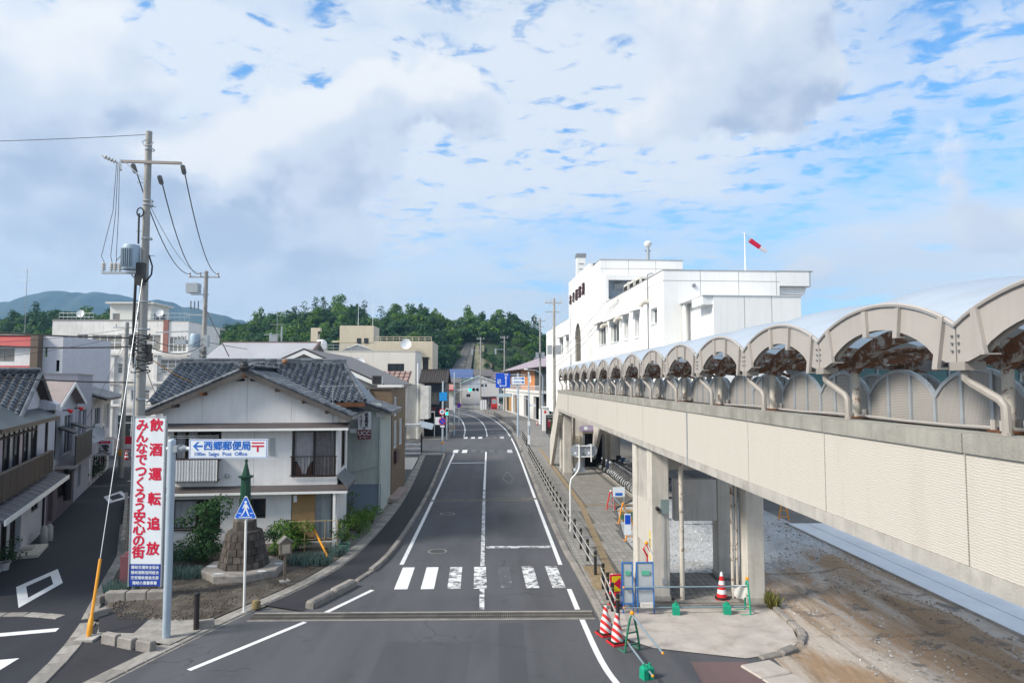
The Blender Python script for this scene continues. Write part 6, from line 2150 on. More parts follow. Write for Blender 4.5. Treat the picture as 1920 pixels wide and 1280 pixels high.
# ---- fourth: tiled shop with sign
h4 = alley_thing('alley_shop','white shop with tiled eaves and signboard at the end of the alley')
wall(h4,PS0,18.6,29.5,0.0,5.9,LIL,[(20.0,23.0,3.2,5.2),(25.0,28.5,3.4,5.3),(19.5,28.0,0.2,1.9)],0.3)
window(h4,PS0,20.0,23.0,3.2,5.2,BROWN_FRAME,GLASS_PALE,3,1,0.06,0.2)
window(h4,PS0,25.0,28.5,3.4,5.3,WHITE_METAL,GLASS_PALE,3,1,0.06,0.2)
window(h4,PS0,19.5,28.0,0.2,1.9,BROWN_FRAME,GLASS,6,1,0.06,0.2)
wall(h4,lambda u,d,z: (u,29.5 - d,z),-7.0,0.0,0.0,5.9,LIL)
MB().prism([(0.9,18.2,5.75),(-3.0,18.2,7.0),(-3.0,18.2,7.1),(0.9,18.2,5.87)],(0,12.0,0)).build('roof_deck',BROWN_FRAME,h4)
tile_slope(h4,(0.95,18.2,5.9),(0,1,0),(-0.952,0,0.305),40,16,0)
MB().prism([(0.02,19.0,2.5),(1.1,19.0,2.05),(1.1,19.0,2.13),(0.02,19.0,2.62)],(0,10.0,0)).build('awning',mat('awning_pinkish',(0.26,0.20,0.19),0.6),h4)
sgn = thing('bar_sign','square white bar signboard with a large black character','sign',AL_O + Matrix.Rotation(AL_R,3,'Z') @ Vector((0.75,19.4,0)),R(3))
MB().box(-0.55,-0.1,1.95,0.55,0.1,3.05).build('board',SIGN_WHITE,sgn)
MB().box(-0.4,-0.11,2.78,0.4,-0.101,2.96).build('red_strip',SIGN_RED,sgn)
text('澪',0.68,BLACK,'lettering',sgn,(0,-0.106,2.36),bold=0.02)
text('スナック',0.13,SIGN_WHITE,'lettering',sgn,(0,-0.114,2.87))
MB().box(-1.0,-0.03,2.9,-0.56,0.03,2.96).build('bracket',BLACK,sgn)
sg2 = thing('small_red_sign','small red and white sign hanging beyond the bar signboard','sign',AL_O + Matrix.Rotation(AL_R,3,'Z') @ Vector((1.6,27.0,0)),R(3))
MB().box(-0.5,-0.06,1.6,0.5,0.06,2.7).build('board',SIGN_RED,sg2)
MB().box(-0.4,-0.07,1.7,0.4,-0.061,2.1).build('strip',SIGN_WHITE,sg2)
acu = thing('wall_air_conditioner','white air conditioner unit hung above the bar signboard','air conditioner',AL_O + Matrix.Rotation(AL_R,3,'Z') @ Vector((0.15,19.0,3.2)),AL_R)
MB().box(0,0,0,0.45,1.0,0.95).build('casing',WHITE,acu)
MB().cyl((0.45,0.45,0.48),(0.47,0.45,0.48),0.32,n=16).build('fan_grille',BLACK,acu)
MB().box(0.05,0.1,-0.08,0.4,0.9,-0.001).build('bracket',STEEL,acu)
# a sliver of roof at the very left edge
h0 = alley_thing('edge_house','white gabled house cut off by the left edge')
MB().prism([(-2.2,-9.5,5.5),(-2.2,-4.4,5.5),(-2.2,-4.4,6.6),(-2.2,-6.4,7.75),(-2.2,-9.5,6.4)],(-3.5,0,0)).build('gable_wall',LIL,h0)
MB().prism([(-1.8,-6.5,7.86),(-1.8,-3.9,6.36),(-1.8,-3.9,6.48),(-1.8,-6.5,7.98)],(-5,0,0)).build('roof',BROWN_FRAME,h0)
MB().prism([(-1.8,-6.5,7.86),(-1.8,-9.4,6.36),(-1.8,-9.4,6.48),(-1.8,-6.5,7.98)],(-5,0,0)).build('roof',BROWN_FRAME,h0)
MB().box(-2.25,-6.2,6.3,-2.201,-5.7,7.0).build('louvre',STEEL,h0)
# fence and planting strip of the houses facing the alley on its right
gw = thing('garden_wall','low grey block wall along the right of the alley','wall',(0,0,0))
pieces(gw,'block',[(-15.1,29.0),(-18.9,36.5),(-21.5,41.5)],0.42,lambda L,i: MB().box(-L / 2,-0.08,0,L / 2,0.08,0.55).mesh('block'),CONC_SLAB)

# ================================================================== right of the street: orange hall and small things
oh = thing('orange_hall','hall with orange boarded upper wall and wide purple roof on the bend','building',(10.0,122.0,0),math.atan(0.1113))
ORG = corrugated('orange_board',(0.62,0.24,0.075),1.6,'Y',0.3)
PO = side_left(0.0)
OWH = mat('hall_white',(0.66,0.65,0.63),0.8,var=0.05,streak=0.15)
wall(oh,PO,12,29.4,5.5,10.0,ORG,[(16.5,18.5,7.0,8.6)],0.2)
MB().box(-0.02,16.5,7.0,0.05,18.5,8.6).build('round_sign',SIGN_WHITE,oh)
wall(oh,PO,29.4,53,5.5,10.0,mat('hall_brown',(0.20,0.10,0.07),0.8),[(33,36,6.2,9),(40,43,6.2,9)],0.2)
for a in (33,40):
    window(oh,PO,a,a + 3,6.2,9.0,STEEL,GLASS,3,1,0.1,0.1)
for k in range(10):
    y = k * 1.2
    m_ = MB().box(-0.06,y,5.5,0.06,y + 0.12,10.0).build('mullion',STEEL,oh)
    MB().face((0.0,y + 0.12,5.5),(0.0,y + 1.2,5.5),(0.0,y + 1.2,10.0),(0.0,y + 0.12,10.0)).build('pane',GLASS,m_)
wall(oh,front(0),0,14,0,10.0,OWH)
opn = [(2,8.5,0.1,4.4),(13,20,0.1,4.4),(30,36,0.1,4.4),(38,50,0.1,4.4)]
wall(oh,side_left(-0.9),0,53,0,5.0,OWH,opn,0.5)
MB().box(-1.1,-0.2,5.0,0.0,53,5.5).build('balcony',OWH,oh)
for k in range(60):
    MB().box(-1.08,0.2 + k * 0.88,5.5,-1.03,0.26 + k * 0.88,6.3).build('balcony_bar',WHITE_METAL,oh)
MB().box(-1.1,0,6.3,-1.0,53,6.4).build('balcony_rail',WHITE_METAL,oh)
MB().box(0.2,0,0,0.6,30,5.0).build('ground_floor',mat('hall_interior',(0.10,0.10,0.105),0.8),oh)
MB().box(0.1,37,0,0.5,53,5.0).build('timber_front',mat('timber_tan',(0.42,0.25,0.11),0.8,var=0.15),oh)
RP = mat('roof_purple_sheet',(0.33,0.265,0.30),0.55,var=0.08,scale=0.3)
MB().add([(-1.6,-2.5,9.75),(-1.6,56,9.75),(16,56,9.75),(16,-2.5,9.75),(7.2,7,13.2),(7.2,42,13.2)],
         [(0,1,5,4),(1,2,5),(2,3,4,5),(3,0,4),(3,2,1,0)]).build('hip_roof',RP,oh)
MB().box(-1.65,-2.55,9.58,-1.55,56,9.80).build('gutter',BROWN_FRAME,oh)
MB().box(-1.54,-2.55,9.58,16,-2.45,9.80).build('gutter',BROWN_FRAME,oh)
# white wing of the terminal with blue upright sign
t = thing('upright_blue_sign','narrow white sign with blue vertical lettering on the wall by the footway','sign',(8.35,97.5,0))
MB().box(0,0,3.9,0.75,0.15,5.3).build('board',SIGN_WHITE,t)
for dx in (0.22,0.53):
    for k in range(5):
        text('観光案内所'[k] if dx < 0.3 else 'フェリー港'[k],0.24,SIGN_BLUE,'lettering',t,(dx,-0.006,5.13 - k * 0.24),bold=0.03)
MB().cyl((0.37,0.1,0),(0.37,0.1,3.9),0.04,n=6).build('post',GALV,t)
# glazed display box with posters
t = thing('display_case','dark glazed booth with red and green posters on the footway','booth',(7.55,92.5,0.1))
MB().box(0,0,2.3,1.3,1.0,2.5).build('roof',BLACK,t)
MB().box(0,0,0,1.3,1.0,0.15).build('base',BLACK,t)
for x,y in ((0,0),(1.22,0),(0,0.92),(1.22,0.92)):
    MB().box(x,y,0.15,x + 0.08,y + 0.08,2.3).build('post',BLACK,t)
MB().box(0.1,0.5,0.2,1.2,0.6,2.2).build('back_panel',mat('case_brown',(0.05,0.035,0.03),0.6),t)
MB().box(0.2,0.46,0.9,0.58,0.49,1.9).build('red_poster',mat('poster_red',(0.45,0.02,0.06),0.6),t)
MB().box(0.66,0.46,0.5,1.1,0.49,1.5).build('green_poster',mat('poster_green',(0.12,0.32,0.07),0.6),t)
MB().box(0.3,0.455,1.62,0.95,0.459,2.0).build('pale_poster',mat('poster_pale',(0.45,0.38,0.35),0.6),t)
MB().face((0.08,0.04,0.15),(1.22,0.04,0.15),(1.22,0.04,2.3),(0.08,0.04,2.3)).build('pane',GLASS_SEE,t)
t = thing('white_kiosk','small white ticket kiosk with red mark behind the display case','kiosk',(7.5,98.0,0.1))
MB().box(0,0,0,1.9,1.5,3.3).build('cabin',WHITE,t)
MB().box(-0.15,-0.2,3.302,2.05,1.6,3.45).build('roof',WHITE_METAL,t)
MB().box(0.9,-0.02,2.4,1.6,-0.002,3.0).build('window',GLASS,t)
MB().cyl((0.3,-0.03,2.7),(0.3,-0.002,2.7),0.18,n=12).build('red_mark',RED,t)

# ================================================================== far end of the street
fw_m = mat('far_white',(0.60,0.58,0.57),0.8,var=0.06,scale=0.3,streak=0.2)
fb = thing('far_warehouse','white gabled warehouse with pale green roof edge at the far bend','building',(-9.3,224,0))
wn_f = [(6.2,7.1,5.6,6.5),(7.4,8.1,5.6,6.5),(1.4,2.7,2.3,3.3)]
wall(fb,front(0),0,12.0,0,6.7,fw_m,wn_f,0.2)
for h in wn_f:
    window(fb,front(0),*h,STEEL,GLASS,2,1,0.06,0.1)
MB().face((0,0,6.7),(12,0,6.7),(5.3,0,9.0)).build('gable_wall',fw_m,fb)
wall(fb,side_left(0),0,20,0,6.7,fw_m)
wall(fb,side_right(12),0,20,0,6.7,fw_m)
MTG = mat('roof_mint',(0.42,0.60,0.55),0.5,var=0.08)
MB().prism([(5.3,-0.5,9.0),(-0.8,-0.5,6.5),(-0.8,-0.5,6.9),(5.3,-0.5,9.35)],(0,20,0)).build('roof',MTG,fb)
MB().prism([(5.3,-0.5,9.0),(12.8,-0.5,6.5),(12.8,-0.5,6.9),(5.3,-0.5,9.35)],(0,20,0)).build('roof',mat('roof_far_white',(0.62,0.63,0.63),0.5),fb)
for r_,s_ in enumerate(('隠岐汽船','貨物倉庫')):
    text(s_,1.0,mat('faded_blue_letters',(0.42,0.54,0.68),0.6),'lettering',fb,(3.9,-0.02,6.5 - r_ * 1.3),bold=0.02,spacing=1.0)
def far_house(name,label,x0,x1,y,z0,ze,zr,wallm,roofm,win=True,d=10):
    t = thing(name,label,'house',(x0,y,0))
    w = x1 - x0
    wi = [(w * 0.15,w * 0.4,ze - 2.0,ze - 0.8),(w * 0.55,w * 0.85,ze - 2.0,ze - 0.8)] if win else []
    wall(t,front(0),0,w,z0,ze,wallm,wi,0.15)
    for h in wi:
        window(t,front(0),*h,WHITE_METAL,GLASS,2,1,0.08,0.1)
    wall(t,side_right(w),0,d,z0,ze,wallm)
    wall(t,side_left(0),0,d,z0,ze,wallm)
    MB().prism([(-0.7,-0.8,ze - 0.1),(-0.7,d / 2,zr),(-0.7,d + 0.8,ze - 0.1),(-0.7,d + 0.8,ze + 0.1),(-0.7,d / 2,zr + 0.2),(-0.7,-0.8,ze + 0.1)],(w + 1.4,0,0)).build('roof',roofm,t)
    MB().face((0,0,ze),(0,d,ze),(0,d / 2,zr)).build('gable_wall',wallm,t)
    MB().face((w,0,ze),(w,d,ze),(w,d / 2,zr)).build('gable_wall',wallm,t)
    return t
RB_ = corrugated('roof_blue',(0.075,0.12,0.27),1.0,'X',0.5)
RBR = corrugated('roof_grey_brown',(0.13,0.115,0.11),1.0,'X',0.5)
RMA = corrugated('roof_mauve',(0.17,0.12,0.15),1.0,'X',0.5)
HW1 = mat('far_beige',(0.33,0.29,0.24),0.85,var=0.2,scale=0.4)
far_house('blue_roofed_house','house with bright blue roof on the slope above the bend',-15.5,-6.8,238,0,8.6,11.6,HW1,RB_)
far_house('brown_roofed_house','grey brown roofed house behind the white warehouse',-6.6,0.0,250,0,9.3,11.6,HW1,RBR)
far_house('mauve_roofed_house','mauve tiled house to the right of the brown roofed one',-5.5,4.5,262,0,8.6,10.9,fw_m,RMA)
far_house('terrace_house','weathered stepped house with stacked balconies left of the warehouse',-16.5,-9.9,212,0,7.0,8.3,HW1,RBR,True,8)
for k in range(4):
    o = MB().box(-15.6,210.5,0.9 + k * 1.5,-10.2,211.9,1.15 + k * 1.5).build('balcony_slab',mat('slab_far',(0.20,0.19,0.18),0.8),bpy.data.objects['terrace_house'])
    o.location = (16.5,-212,0)
far_house('cream_far_house','small cream house with grey roof at the foot of the hill',14,22,205,0,12.0,14.6,fw_m,RBR)
far_house('teal_roofed_shed','low shed with pale blue roof left of the concrete slope',-29,-21,215,0,8.0,9.6,HW1,mat('roof_pale_blue',(0.30,0.48,0.55),0.5),False)
pk = thing('pink_awning_shop','little shop with pink striped awning left of the signals','shop',(-11.9,176,0))
MB().box(0,0.4,0,2.6,4,6.2).build('wall',fw_m,pk)
MB().prism([(0,-0.5,5.2),(0,0.4,5.2),(0,0.4,6.6),(0,0.0,6.5)],(2.6,0,0)).build('awning',mat('awning_pink',(0.55,0.28,0.25),0.7),pk)
MB().box(0.1,0.36,3.4,2.5,0.399,5.1).build('shop_window',mat('shop_window_cream',(0.55,0.55,0.42),0.4),pk)
MB().box(0.0,-0.52,5.0,2.6,-0.48,5.25).build('valance',SIGN_RED,pk)
# vending machine, boxes, bicycle stand at the far corner
vm_ = thing('vending_machine','red drinks vending machine at the far corner by the bus stop','vending machine',(0.2,178,0))
MB().box(0,0,0.1,1.5,1.0,2.9).build('cabinet',RED,vm_)
MB().box(0.12,-0.03,1.5,1.38,-0.002,2.7).build('display',mat('vending_display',(0.35,0.37,0.40),0.3),vm_)
MB().box(0.2,-0.03,0.3,1.3,-0.002,0.6).build('chute',BLACK,vm_)
t = thing('bus_shelter','small pale bus shelter with flat roof behind the vending machine','shelter',(-2.6,180,0))
MB().box(-0.2,-0.3,3.3,4.4,2.5,3.55).build('roof',mat('shelter_grey',(0.45,0.46,0.48),0.5),t)
for x in (0,2.0,4.1):
    MB().box(x,0,0,x + 0.1,0.1,3.3).build('post',GALV,t)
MB().box(0,2.2,0,4.2,2.3,3.3).build('back',mat('shelter_back',(0.20,0.20,0.22),0.6),t)
for k in range(3):
    o = thing('silver_cabinet',('silver street cabinet nearest the road','middle silver street cabinet','silver street cabinet nearest the shelter')[k],'cabinet',(-2.6 + k * 0.55,172,0),0,'silver cabinets at the far corner')
    MB().box(0,0,0.1,0.5,0.6,2.7).build('body',GALV,o)
    MB().box(0.04,-0.02,0.2,0.46,-0.002,2.6).build('door',WHITE_METAL,o)
    MB().box(-0.02,-0.03,0,0.52,0.63,0.099).build('plinth',CONC,o)
# small figures by the vending machine
def person(label,loc,rz,shirt,trousers,hair=(0.02,0.015,0.012),stride=0.15):
    t = thing('person',label,'person',loc,rz)
    me = bpy.data.meshes.new('body')
    J = [(0,0,0.95),(0,0,1.2),(0,0,1.42),(0,0,1.50),(0,-0.01,1.60),(0,-0.01,1.70),
         (0.10,0,0.90),(0.11,-stride * 0.5,0.50),(0.11,-stride * 0.2,0.08),(0.11,-stride * 0.2 - 0.14,0.04),
         (-0.10,0,0.90),(-0.11,stride * 0.3,0.50),(-0.11,stride,0.08),(-0.11,stride - 0.14,0.04),
         (0.19,0,1.38),(0.24,0.03,1.12),(0.24,-0.05,0.88),(0.24,-0.07,0.79),
         (-0.19,0,1.38),(-0.24,-0.03,1.12),(-0.24,-0.10,0.88),(-0.24,-0.12,0.79)]
    E = [(0,1),(1,2),(2,3),(3,4),(4,5),(0,6),(6,7),(7,8),(8,9),(0,10),(10,11),(11,12),(12,13),(2,14),(14,15),(15,16),(16,17),(2,18),(18,19),(19,20),(20,21)]
    rad = [.15,.13,.14,.055,.09,.08,.09,.065,.045,.04,.09,.065,.045,.04,.065,.045,.035,.03,.065,.045,.035,.03]
    me.from_pydata(J,E,[])
    o = bpy.data.objects.new('body',me)
    COL.objects.link(o)
    o.parent = t
    md = o.modifiers.new('skin','SKIN')
    for v,r_ in zip(me.skin_vertices[0].data,rad):
        v.radius = (r_,r_ * 0.85)
    me.skin_vertices[0].data[0].use_root = True
    o.modifiers.new('sub','SUBSURF').levels = 1
    m,nt,b = new_mat('clothes_' + str(len(MATS)))
    sp = nt.nodes.new('ShaderNodeSeparateXYZ')
    nt.links.new(coord(nt),sp.inputs[0])
    c = mix_n(nt,ramp(nt,sp.outputs[2],[(0.925,0.0),(0.935,1.0)]),trousers,shirt)
    c = mix_n(nt,ramp(nt,math_n(nt,'MULTIPLY',sp.outputs[2],0.5),[(0.735,0.0),(0.74,1.0)]),c,(0.42,0.27,0.19))
    setcol(nt,b,c)
    b.inputs['Roughness'].default_value = 0.8
    me.materials.append(m)
    MB().ball((0,0.015,1.69),0.105,10,6).build('hair',mat('hair_black',hair,0.6),t,smooth=True)
    return t
person('person in white shirt and dark trousers standing beside the red vending machine',(2.25,176.5,0.1),R(160),(0.65,0.64,0.60),(0.03,0.03,0.04))
person('person in dark clothes standing left of the red vending machine',(-0.35,175.5,0.1),R(200),(0.03,0.03,0.035),(0.025,0.025,0.03))

# ================================================================== hills
def lerp_tab(tab,x):
    if x <= tab[0][0]:
        return tab[0][1]
    for (a,b),(c,d) in zip(tab[:-1],tab[1:]):
        if x <= c:
            return b + (d - b) * (x - a) / (c - a)
    return tab[-1][1]
def sm(t):
    t = max(0.0,min(1.0,t))
    return t * t * (3 - 2 * t)
YR = 350.0
RIDGE = [(-420,34),(-300,34),(-250,36),(-215,39),(-190,37),(-165,30),(-150,24),(-142,26),(-128,34),(-110,38),(-96,39),(-80,42),(-68,42),(-56,37),(-45,41),(-33,41),(-22,37),(-10,37),(0,38),(12,37),(22,33),(30,26),(44,14),(70,6),(110,4)]
FOOT = [(-420,170),(-150,200),(-80,215),(-30,245),(30,262),(110,280)]
def hill_z(x,y):
    r = lerp_tab(RIDGE,x * YR / max(y,200.0)) - 5.0
    f = lerp_tab(FOOT,x)
    if y < YR:
        return r * sm((y - f) / (YR - f)) ** 0.85
    return r * (1 - 0.75 * sm((y - YR) / 260.0))
HILLM = soil_mat('hill_floor',(0.020,0.040,0.014),(0.045,0.075,0.022),(0.012,0.022,0.010),0.15)
mb = MB().grid(lambda s,t: ((lambda x,y: (x,y,hill_z(x,y) - 0.1))(-420 + 540 * s,165 + 460 * t)),120,90)
mb.build('hill',HILLM,kind='structure',smooth=True)
# concrete faced cutting running up the hill
SLOPE = mat('slope_concrete',(0.115,0.11,0.10),0.9,var=0.25,scale=0.15,stain=(0.2,0.6,(0.06,0.065,0.05)))
def cut(s,t):
    y = 252 + 62 * t
    xl = -21.5 + 10.0 * t
    xr = -9.5 + 2.2 * t
    x = xl + (xr - xl) * s
    return (x,y,hill_z(x,y) * 0.98 + 1.4 + 0.5 * t)
mb = MB()
mb.grid(cut,10,24)
cutting = mb.build('slope_face',SLOPE,kind='structure')
cutting.name = 'hill_cutting'
def stairs_():
    o = MB()
    for k in range(24):
        p,q = cut(0.62,k / 24),cut(0.66,k / 24)
        o.box(p[0],p[1],p[2],q[0],p[1] + 2.0,p[2] + 0.5)
    return o
stairs_().build('drain_steps',DARK,cutting,kind='stuff')
def cut2(s,t):
    w = 0.35 + 0.65 * math.sin(math.pi * min(1,t * 0.9 + 0.1)) + 0.12 * math.sin(t * 21)
    x,y = -7.2 + 8.0 * s * w,256 + 56 * t
    return (x,y,hill_z(x,y) + 1.2 + 0.5 * math.sin(8 * s + 5 * t))
MB().grid(cut2,12,24).build('earth_face',soil_mat('bare_earth',(0.19,0.165,0.12),(0.10,0.11,0.06),(0.05,0.07,0.025),0.3),cutting)

# far mountain, blue with distance
def ridge_mesh(name,tab,Y,seed,depth,m,label=None):
    rr = random.Random(seed)
    ph = [rr.random() * 6 for _ in range(8)]
    x0,x1 = tab[0][0],tab[-1][0]
    def f(s,t):
        x = x0 + (x1 - x0) * s
        h = lerp_tab(tab,x)
        n = sum(math.sin(x * 0.012 * (k + 1) ** 1.3 + t * 5 * (k + 1) + ph[k]) / (k + 1.5) for k in range(6))
        prof = math.sin(math.pi * min(1.0,t * 1.0) * 0.5) ** 1.3
        return (x,Y - depth * (1 - t),max(-5.0,h * prof + n * 14 * prof * (1.45 - t) - 3))
    mb = MB().grid(f,160,26)
    return mb.build(name,m,kind='structure',smooth=True)
MTN = soil_mat('mountain_forest',(0.020,0.044,0.026),(0.042,0.072,0.036),(0.012,0.026,0.018),0.01)
ridge_mesh('mountain',[(-2437.19,180),(-2076.15,312.30),(-1955.18,359.60),(-1822.66,397.50),(-1721.33,399.87),(-1610.75,392.76),(-1540.65,371.44),(-1427.38,317.02),(-1154.40,150),(-741.97,30)],3000,3,900,MTN)
ridge_mesh('mountain_ridge',[(-1530.87,100),(-1374.44,275.69),(-1256.71,314.64),(-1213.46,314.64),(-1150.47,292.08),(-1040.00,265.45),(-941.12,249.08),(-722.74,163.33),(-242.22,20)],2600,5,700,MTN)
HZ = bpy.data.materials.new('haze_air')
HZ.use_nodes = True
HZ.node_tree.nodes.clear()
_ho = HZ.node_tree.nodes.new('ShaderNodeOutputMaterial')
_hv = HZ.node_tree.nodes.new('ShaderNodeVolumePrincipled')
_hv.inputs['Density'].default_value = 0.00018
_hv.inputs['Color'].default_value = (0.32,0.60,1.0,1)
_hv.inputs['Anisotropy'].default_value = 0.2
HZ.node_tree.links.new(_hv.outputs[0],_ho.inputs['Volume'])
MB().box(-3600,-60,-1.1,1400,3060,425).build('haze',HZ,kind='stuff')

# ================================================================== trees
def leaf_cloud(clumps,per,size,rng,up=0.25,thin=0.9):
    """leaf cards facing outwards on clumps; returns verts, faces arrays"""
    V = []
    for (cx,cy,cz,r) in clumps:
        n = max(4,int(per * (r ** 2)))
        d = rng.normal(size=(n,3))
        d /= np.linalg.norm(d,axis=1)[:,None]
        d[:,2] = np.abs(d[:,2]) * np.where(rng.random(n) < 0.8,1,-0.6)
        rad = r * (0.78 + 0.34 * rng.random(n))[:,None]
        P = np.array([cx,cy,cz]) + d * rad * np.array([1,1,thin])
        nrm = d + rng.normal(scale=0.45,size=(n,3)) + np.array([0,0,up])
        nrm /= np.linalg.norm(nrm,axis=1)[:,None]
        a = np.cross(nrm,rng.normal(size=(n,3)))
        a /= np.linalg.norm(a,axis=1)[:,None]
        b = np.cross(nrm,a)
        s = size * (0.6 + 0.8 * rng.random(n))[:,None]
        q = np.stack([P - a * s,P - b * s * 0.55,P + a * s,P + b * s * 0.55],axis=1)
        V.append(q)
    V = np.concatenate(V)
    return V.reshape(-1,3)
def cards_mesh(name,V,m):
    n = len(V) // 4
    me = bpy.data.meshes.new(name)
    me.vertices.add(len(V))
    me.vertices.foreach_set('co',V.astype(np.float32).ravel())
    me.loops.add(4 * n)
    me.loops.foreach_set('vertex_index',np.arange(4 * n,dtype=np.int32))
    me.polygons.add(n)
    me.polygons.foreach_set('loop_start',np.arange(0,4 * n,4,dtype=np.int32))
    me.update(calc_edges=True)
    me.materials.append(m)
    return me
RNG = np.random.default_rng(11)
def broad_clumps(R0,H0,n,rng):
    out = []
    for _ in range(n):
        a = rng.random() * 2 * math.pi
        k = rng.random() ** 0.6
        z = rng.random()
        rr = R0 * k * (1 - 0.55 * z)
        out.append((rr * math.cos(a),rr * math.sin(a),H0 * (0.45 + 0.5 * z),R0 * (0.34 + 0.22 * rng.random())))
    return out
def pine_clumps(R0,H0,n,rng):
    out = []
    for i in range(n):
        z = 0.38 + 0.6 * i / n
        a = rng.random() * 2 * math.pi
        rr = R0 * (1.05 - z) * 1.2 * (0.4 + 0.6 * rng.random())
        out.append((rr * math.cos(a),rr * math.sin(a),H0 * z,R0 * (0.25 + 0.30 * (1 - z) + 0.1 * rng.random())))
    return out
WOODMATS = [LEAF,LEAF_D,LEAF_B]
protos = []
for k in range(5):
    protos.append(leaf_cloud(broad_clumps(3.6,8.0,11,RNG),16,0.48,RNG))
for k in range(2):
    protos.append(leaf_cloud(pine_clumps(3.0,12.0,15,RNG),18,0.42,RNG))
woods = {0: [],1: [],2: []}
def on_cut(x,y):
    return (250 < y < 318 and -23 + 10.0 * (y - 252) / 62 < x < -6.0) or (260 < y < 312 and -7.5 < x < 1.5 and random.random() < 0.6)
made = 0
while made < 1500:
    x = RNG.uniform(-300,60)
    y = RNG.uniform(190,362)
    z = hill_z(x,y)
    if z < 1.2 or on_cut(x,y) or (x < -150 and y < 215):
        continue
    kind = RNG.random()
    p = protos[int(RNG.integers(0,5))] if kind < 0.9 or z < 25 else protos[5 + int(RNG.integers(0,2))]
    sc_ = RNG.uniform(0.75,1.35)
    if -8 < x < 30 and y < 312:
        sc_ *= 0.55
    a = RNG.random() * 6.28
    c,s = math.cos(a),math.sin(a)
    Q = p.copy()
    Q = np.stack([Q[:,0] * c - Q[:,1] * s,Q[:,0] * s + Q[:,1] * c,Q[:,2] * RNG.uniform(0.8,1.1)],axis=1) * sc_
    Q += np.array([x,y,z - 1.6 * sc_])
    mi = int(np.clip(RNG.normal(0.75 + 0.5 * math.sin(x * 0.05) * math.sin(y * 0.07),0.6),0,2))
    woods[(1,0,2)[mi]].append(Q)
    made += 1
for k,lab in ((0,'mid green broadleaf wood covering the hill'),(1,'dark evergreen wood covering the hill'),(2,'bright green young trees on the hill')):
    me = cards_mesh('woods',np.concatenate(woods[k]),WOODMATS[k])
    link('woods',me,None,None,kind='stuff',label=lab,cat='woodland')
# trees one can tell apart along the skyline
def make_tree(name,label,kind,loc,h,group):
    t = thing(name,label,'tree',loc,RNG.random() * 6,group)
    rr = h / 12.0
    if kind == 'pine':
        V = leaf_cloud(pine_clumps(2.7 * rr,h,17,RNG),20 / rr ** 2,0.40,RNG)
    elif kind == 'tuft':
        V = leaf_cloud([(x_,y_,z_,1.3 * rr) for x_,y_,z_ in ((0,0,h * .95),(1.4 * rr,0,h * .82),(-1.5 * rr,.4,h * .78),(.4,1.2 * rr,h * .7),(1.9 * rr,-.5,h * .62))],22 / rr ** 2,0.38,RNG)
    else:
        V = leaf_cloud(broad_clumps(4.0 * rr,h,14,RNG),16 / rr ** 2,0.45,RNG)
    link('crown',cards_mesh('crown',V,LEAF_D if kind != 'broad' else LEAF),None,t)
    mb = MB().cyl((0,0,-2),(0.1,0,h * 0.9),0.28 * rr,0.08,7)
    for k in range(4):
        a = k * 1.7
        mb.cyl((0,0,h * (0.45 + 0.1 * k)),(math.cos(a) * 1.6 * rr,math.sin(a) * 1.6 * rr,h * (0.6 + 0.09 * k)),0.10 * rr,0.04,5)
    mb.build('trunk',BARK,t)
sky_t = [(-95.69,47.82,'tuft','slim skyline tree at the left end of the tall pines'),(-89.76,51.15,'pine','tall dark pine second from the left on the hilltop'),(-85.98,51.43,'pine','tall dark pine in the middle of the hilltop clump'),(-78.14,51.43,'broad','broad dark hilltop tree right of the pines'),(-68.67,47.54,'pine','rounded hilltop pine behind the left flagpole'),(-64.87,48.65,'tuft','tufted hilltop pine between the flagpoles'),(-56.46,45.87,'tuft','small tufted pine in the dip of the hilltop'),(-48.58,46.98,'broad','rounded crown just right of the hilltop dip'),(-40.42,47.54,'pine','pointed crown above the cream offices wing'),(-36.06,47.82,'pine','second pointed crown above the cream offices wing'),(-12.31,43.93,'broad','dark crown at the left of the right hilltop'),(-4.09,43.93,'pine','dark crown in the middle of the right hilltop'),(4.13,44.21,'broad','broad crown over the far street'),(13.20,41.44,'broad','last dark crown before the terminal')]
for xx,zt,kind,lab in sky_t:
    zb = hill_z(xx,352)
    make_tree('hilltop_tree',lab,kind,(xx,352,zb),max(7.0,zt - zb),'trees along the hilltop')

# ================================================================== street furniture, left corner
# tall road-safety banner
bn = thing('banner_sign','tall white vertical banner with red safety slogan and blue foot','sign',(-11.17,22.9,0),R(-3))
MB().box(-0.52,-0.03,1.14,0.50,0.05,5.84).build('panel',SIGN_WHITE,bn)
MB().box(-0.52,-0.031,0.44,0.50,0.05,1.137).build('blue_panel',mat('banner_blue',(0.02,0.06,0.36),0.5,var=0.1),bn)
for x in (-0.55,0.52):
    MB().box(x,-0.05,0.42,x + 0.035,0.06,5.87).build('edge_frame',GALV,bn)
MB().box(-0.55,-0.05,5.872,0.555,0.06,5.90).build('edge_frame',GALV,bn)
for x in (-0.45,0.42):
    MB().cyl((x,0.11,0),(x,0.11,5.6),0.045,n=8).build('post',GALV,bn)
for i,ch in enumerate('飲酒運転追放'):
    text(ch,0.44,SIGN_RED,'lettering',bn,(0.23,-0.036,5.58 - i * 0.795),bold=0.035)
for i,ch in enumerate('みんなでつくろう安心の街'):
    text(ch,0.42,SIGN_RED,'lettering',bn,(-0.24,-0.036,5.58 - i * 0.372),bold=0.035)
for i,s_ in enumerate(('隠岐交通安全協会','隠岐酒販協同組合','交安隠岐島後支部','隠岐の島警察署')):
    text(s_,0.115,SIGN_WHITE,'lettering',bn,(0.0,-0.036,1.03 - i * 0.165),bold=0.02)
blk = thing('sign_footing','long mossy concrete block at the foot of the banner','concrete block',(-11.3,22.75,0),R(4))
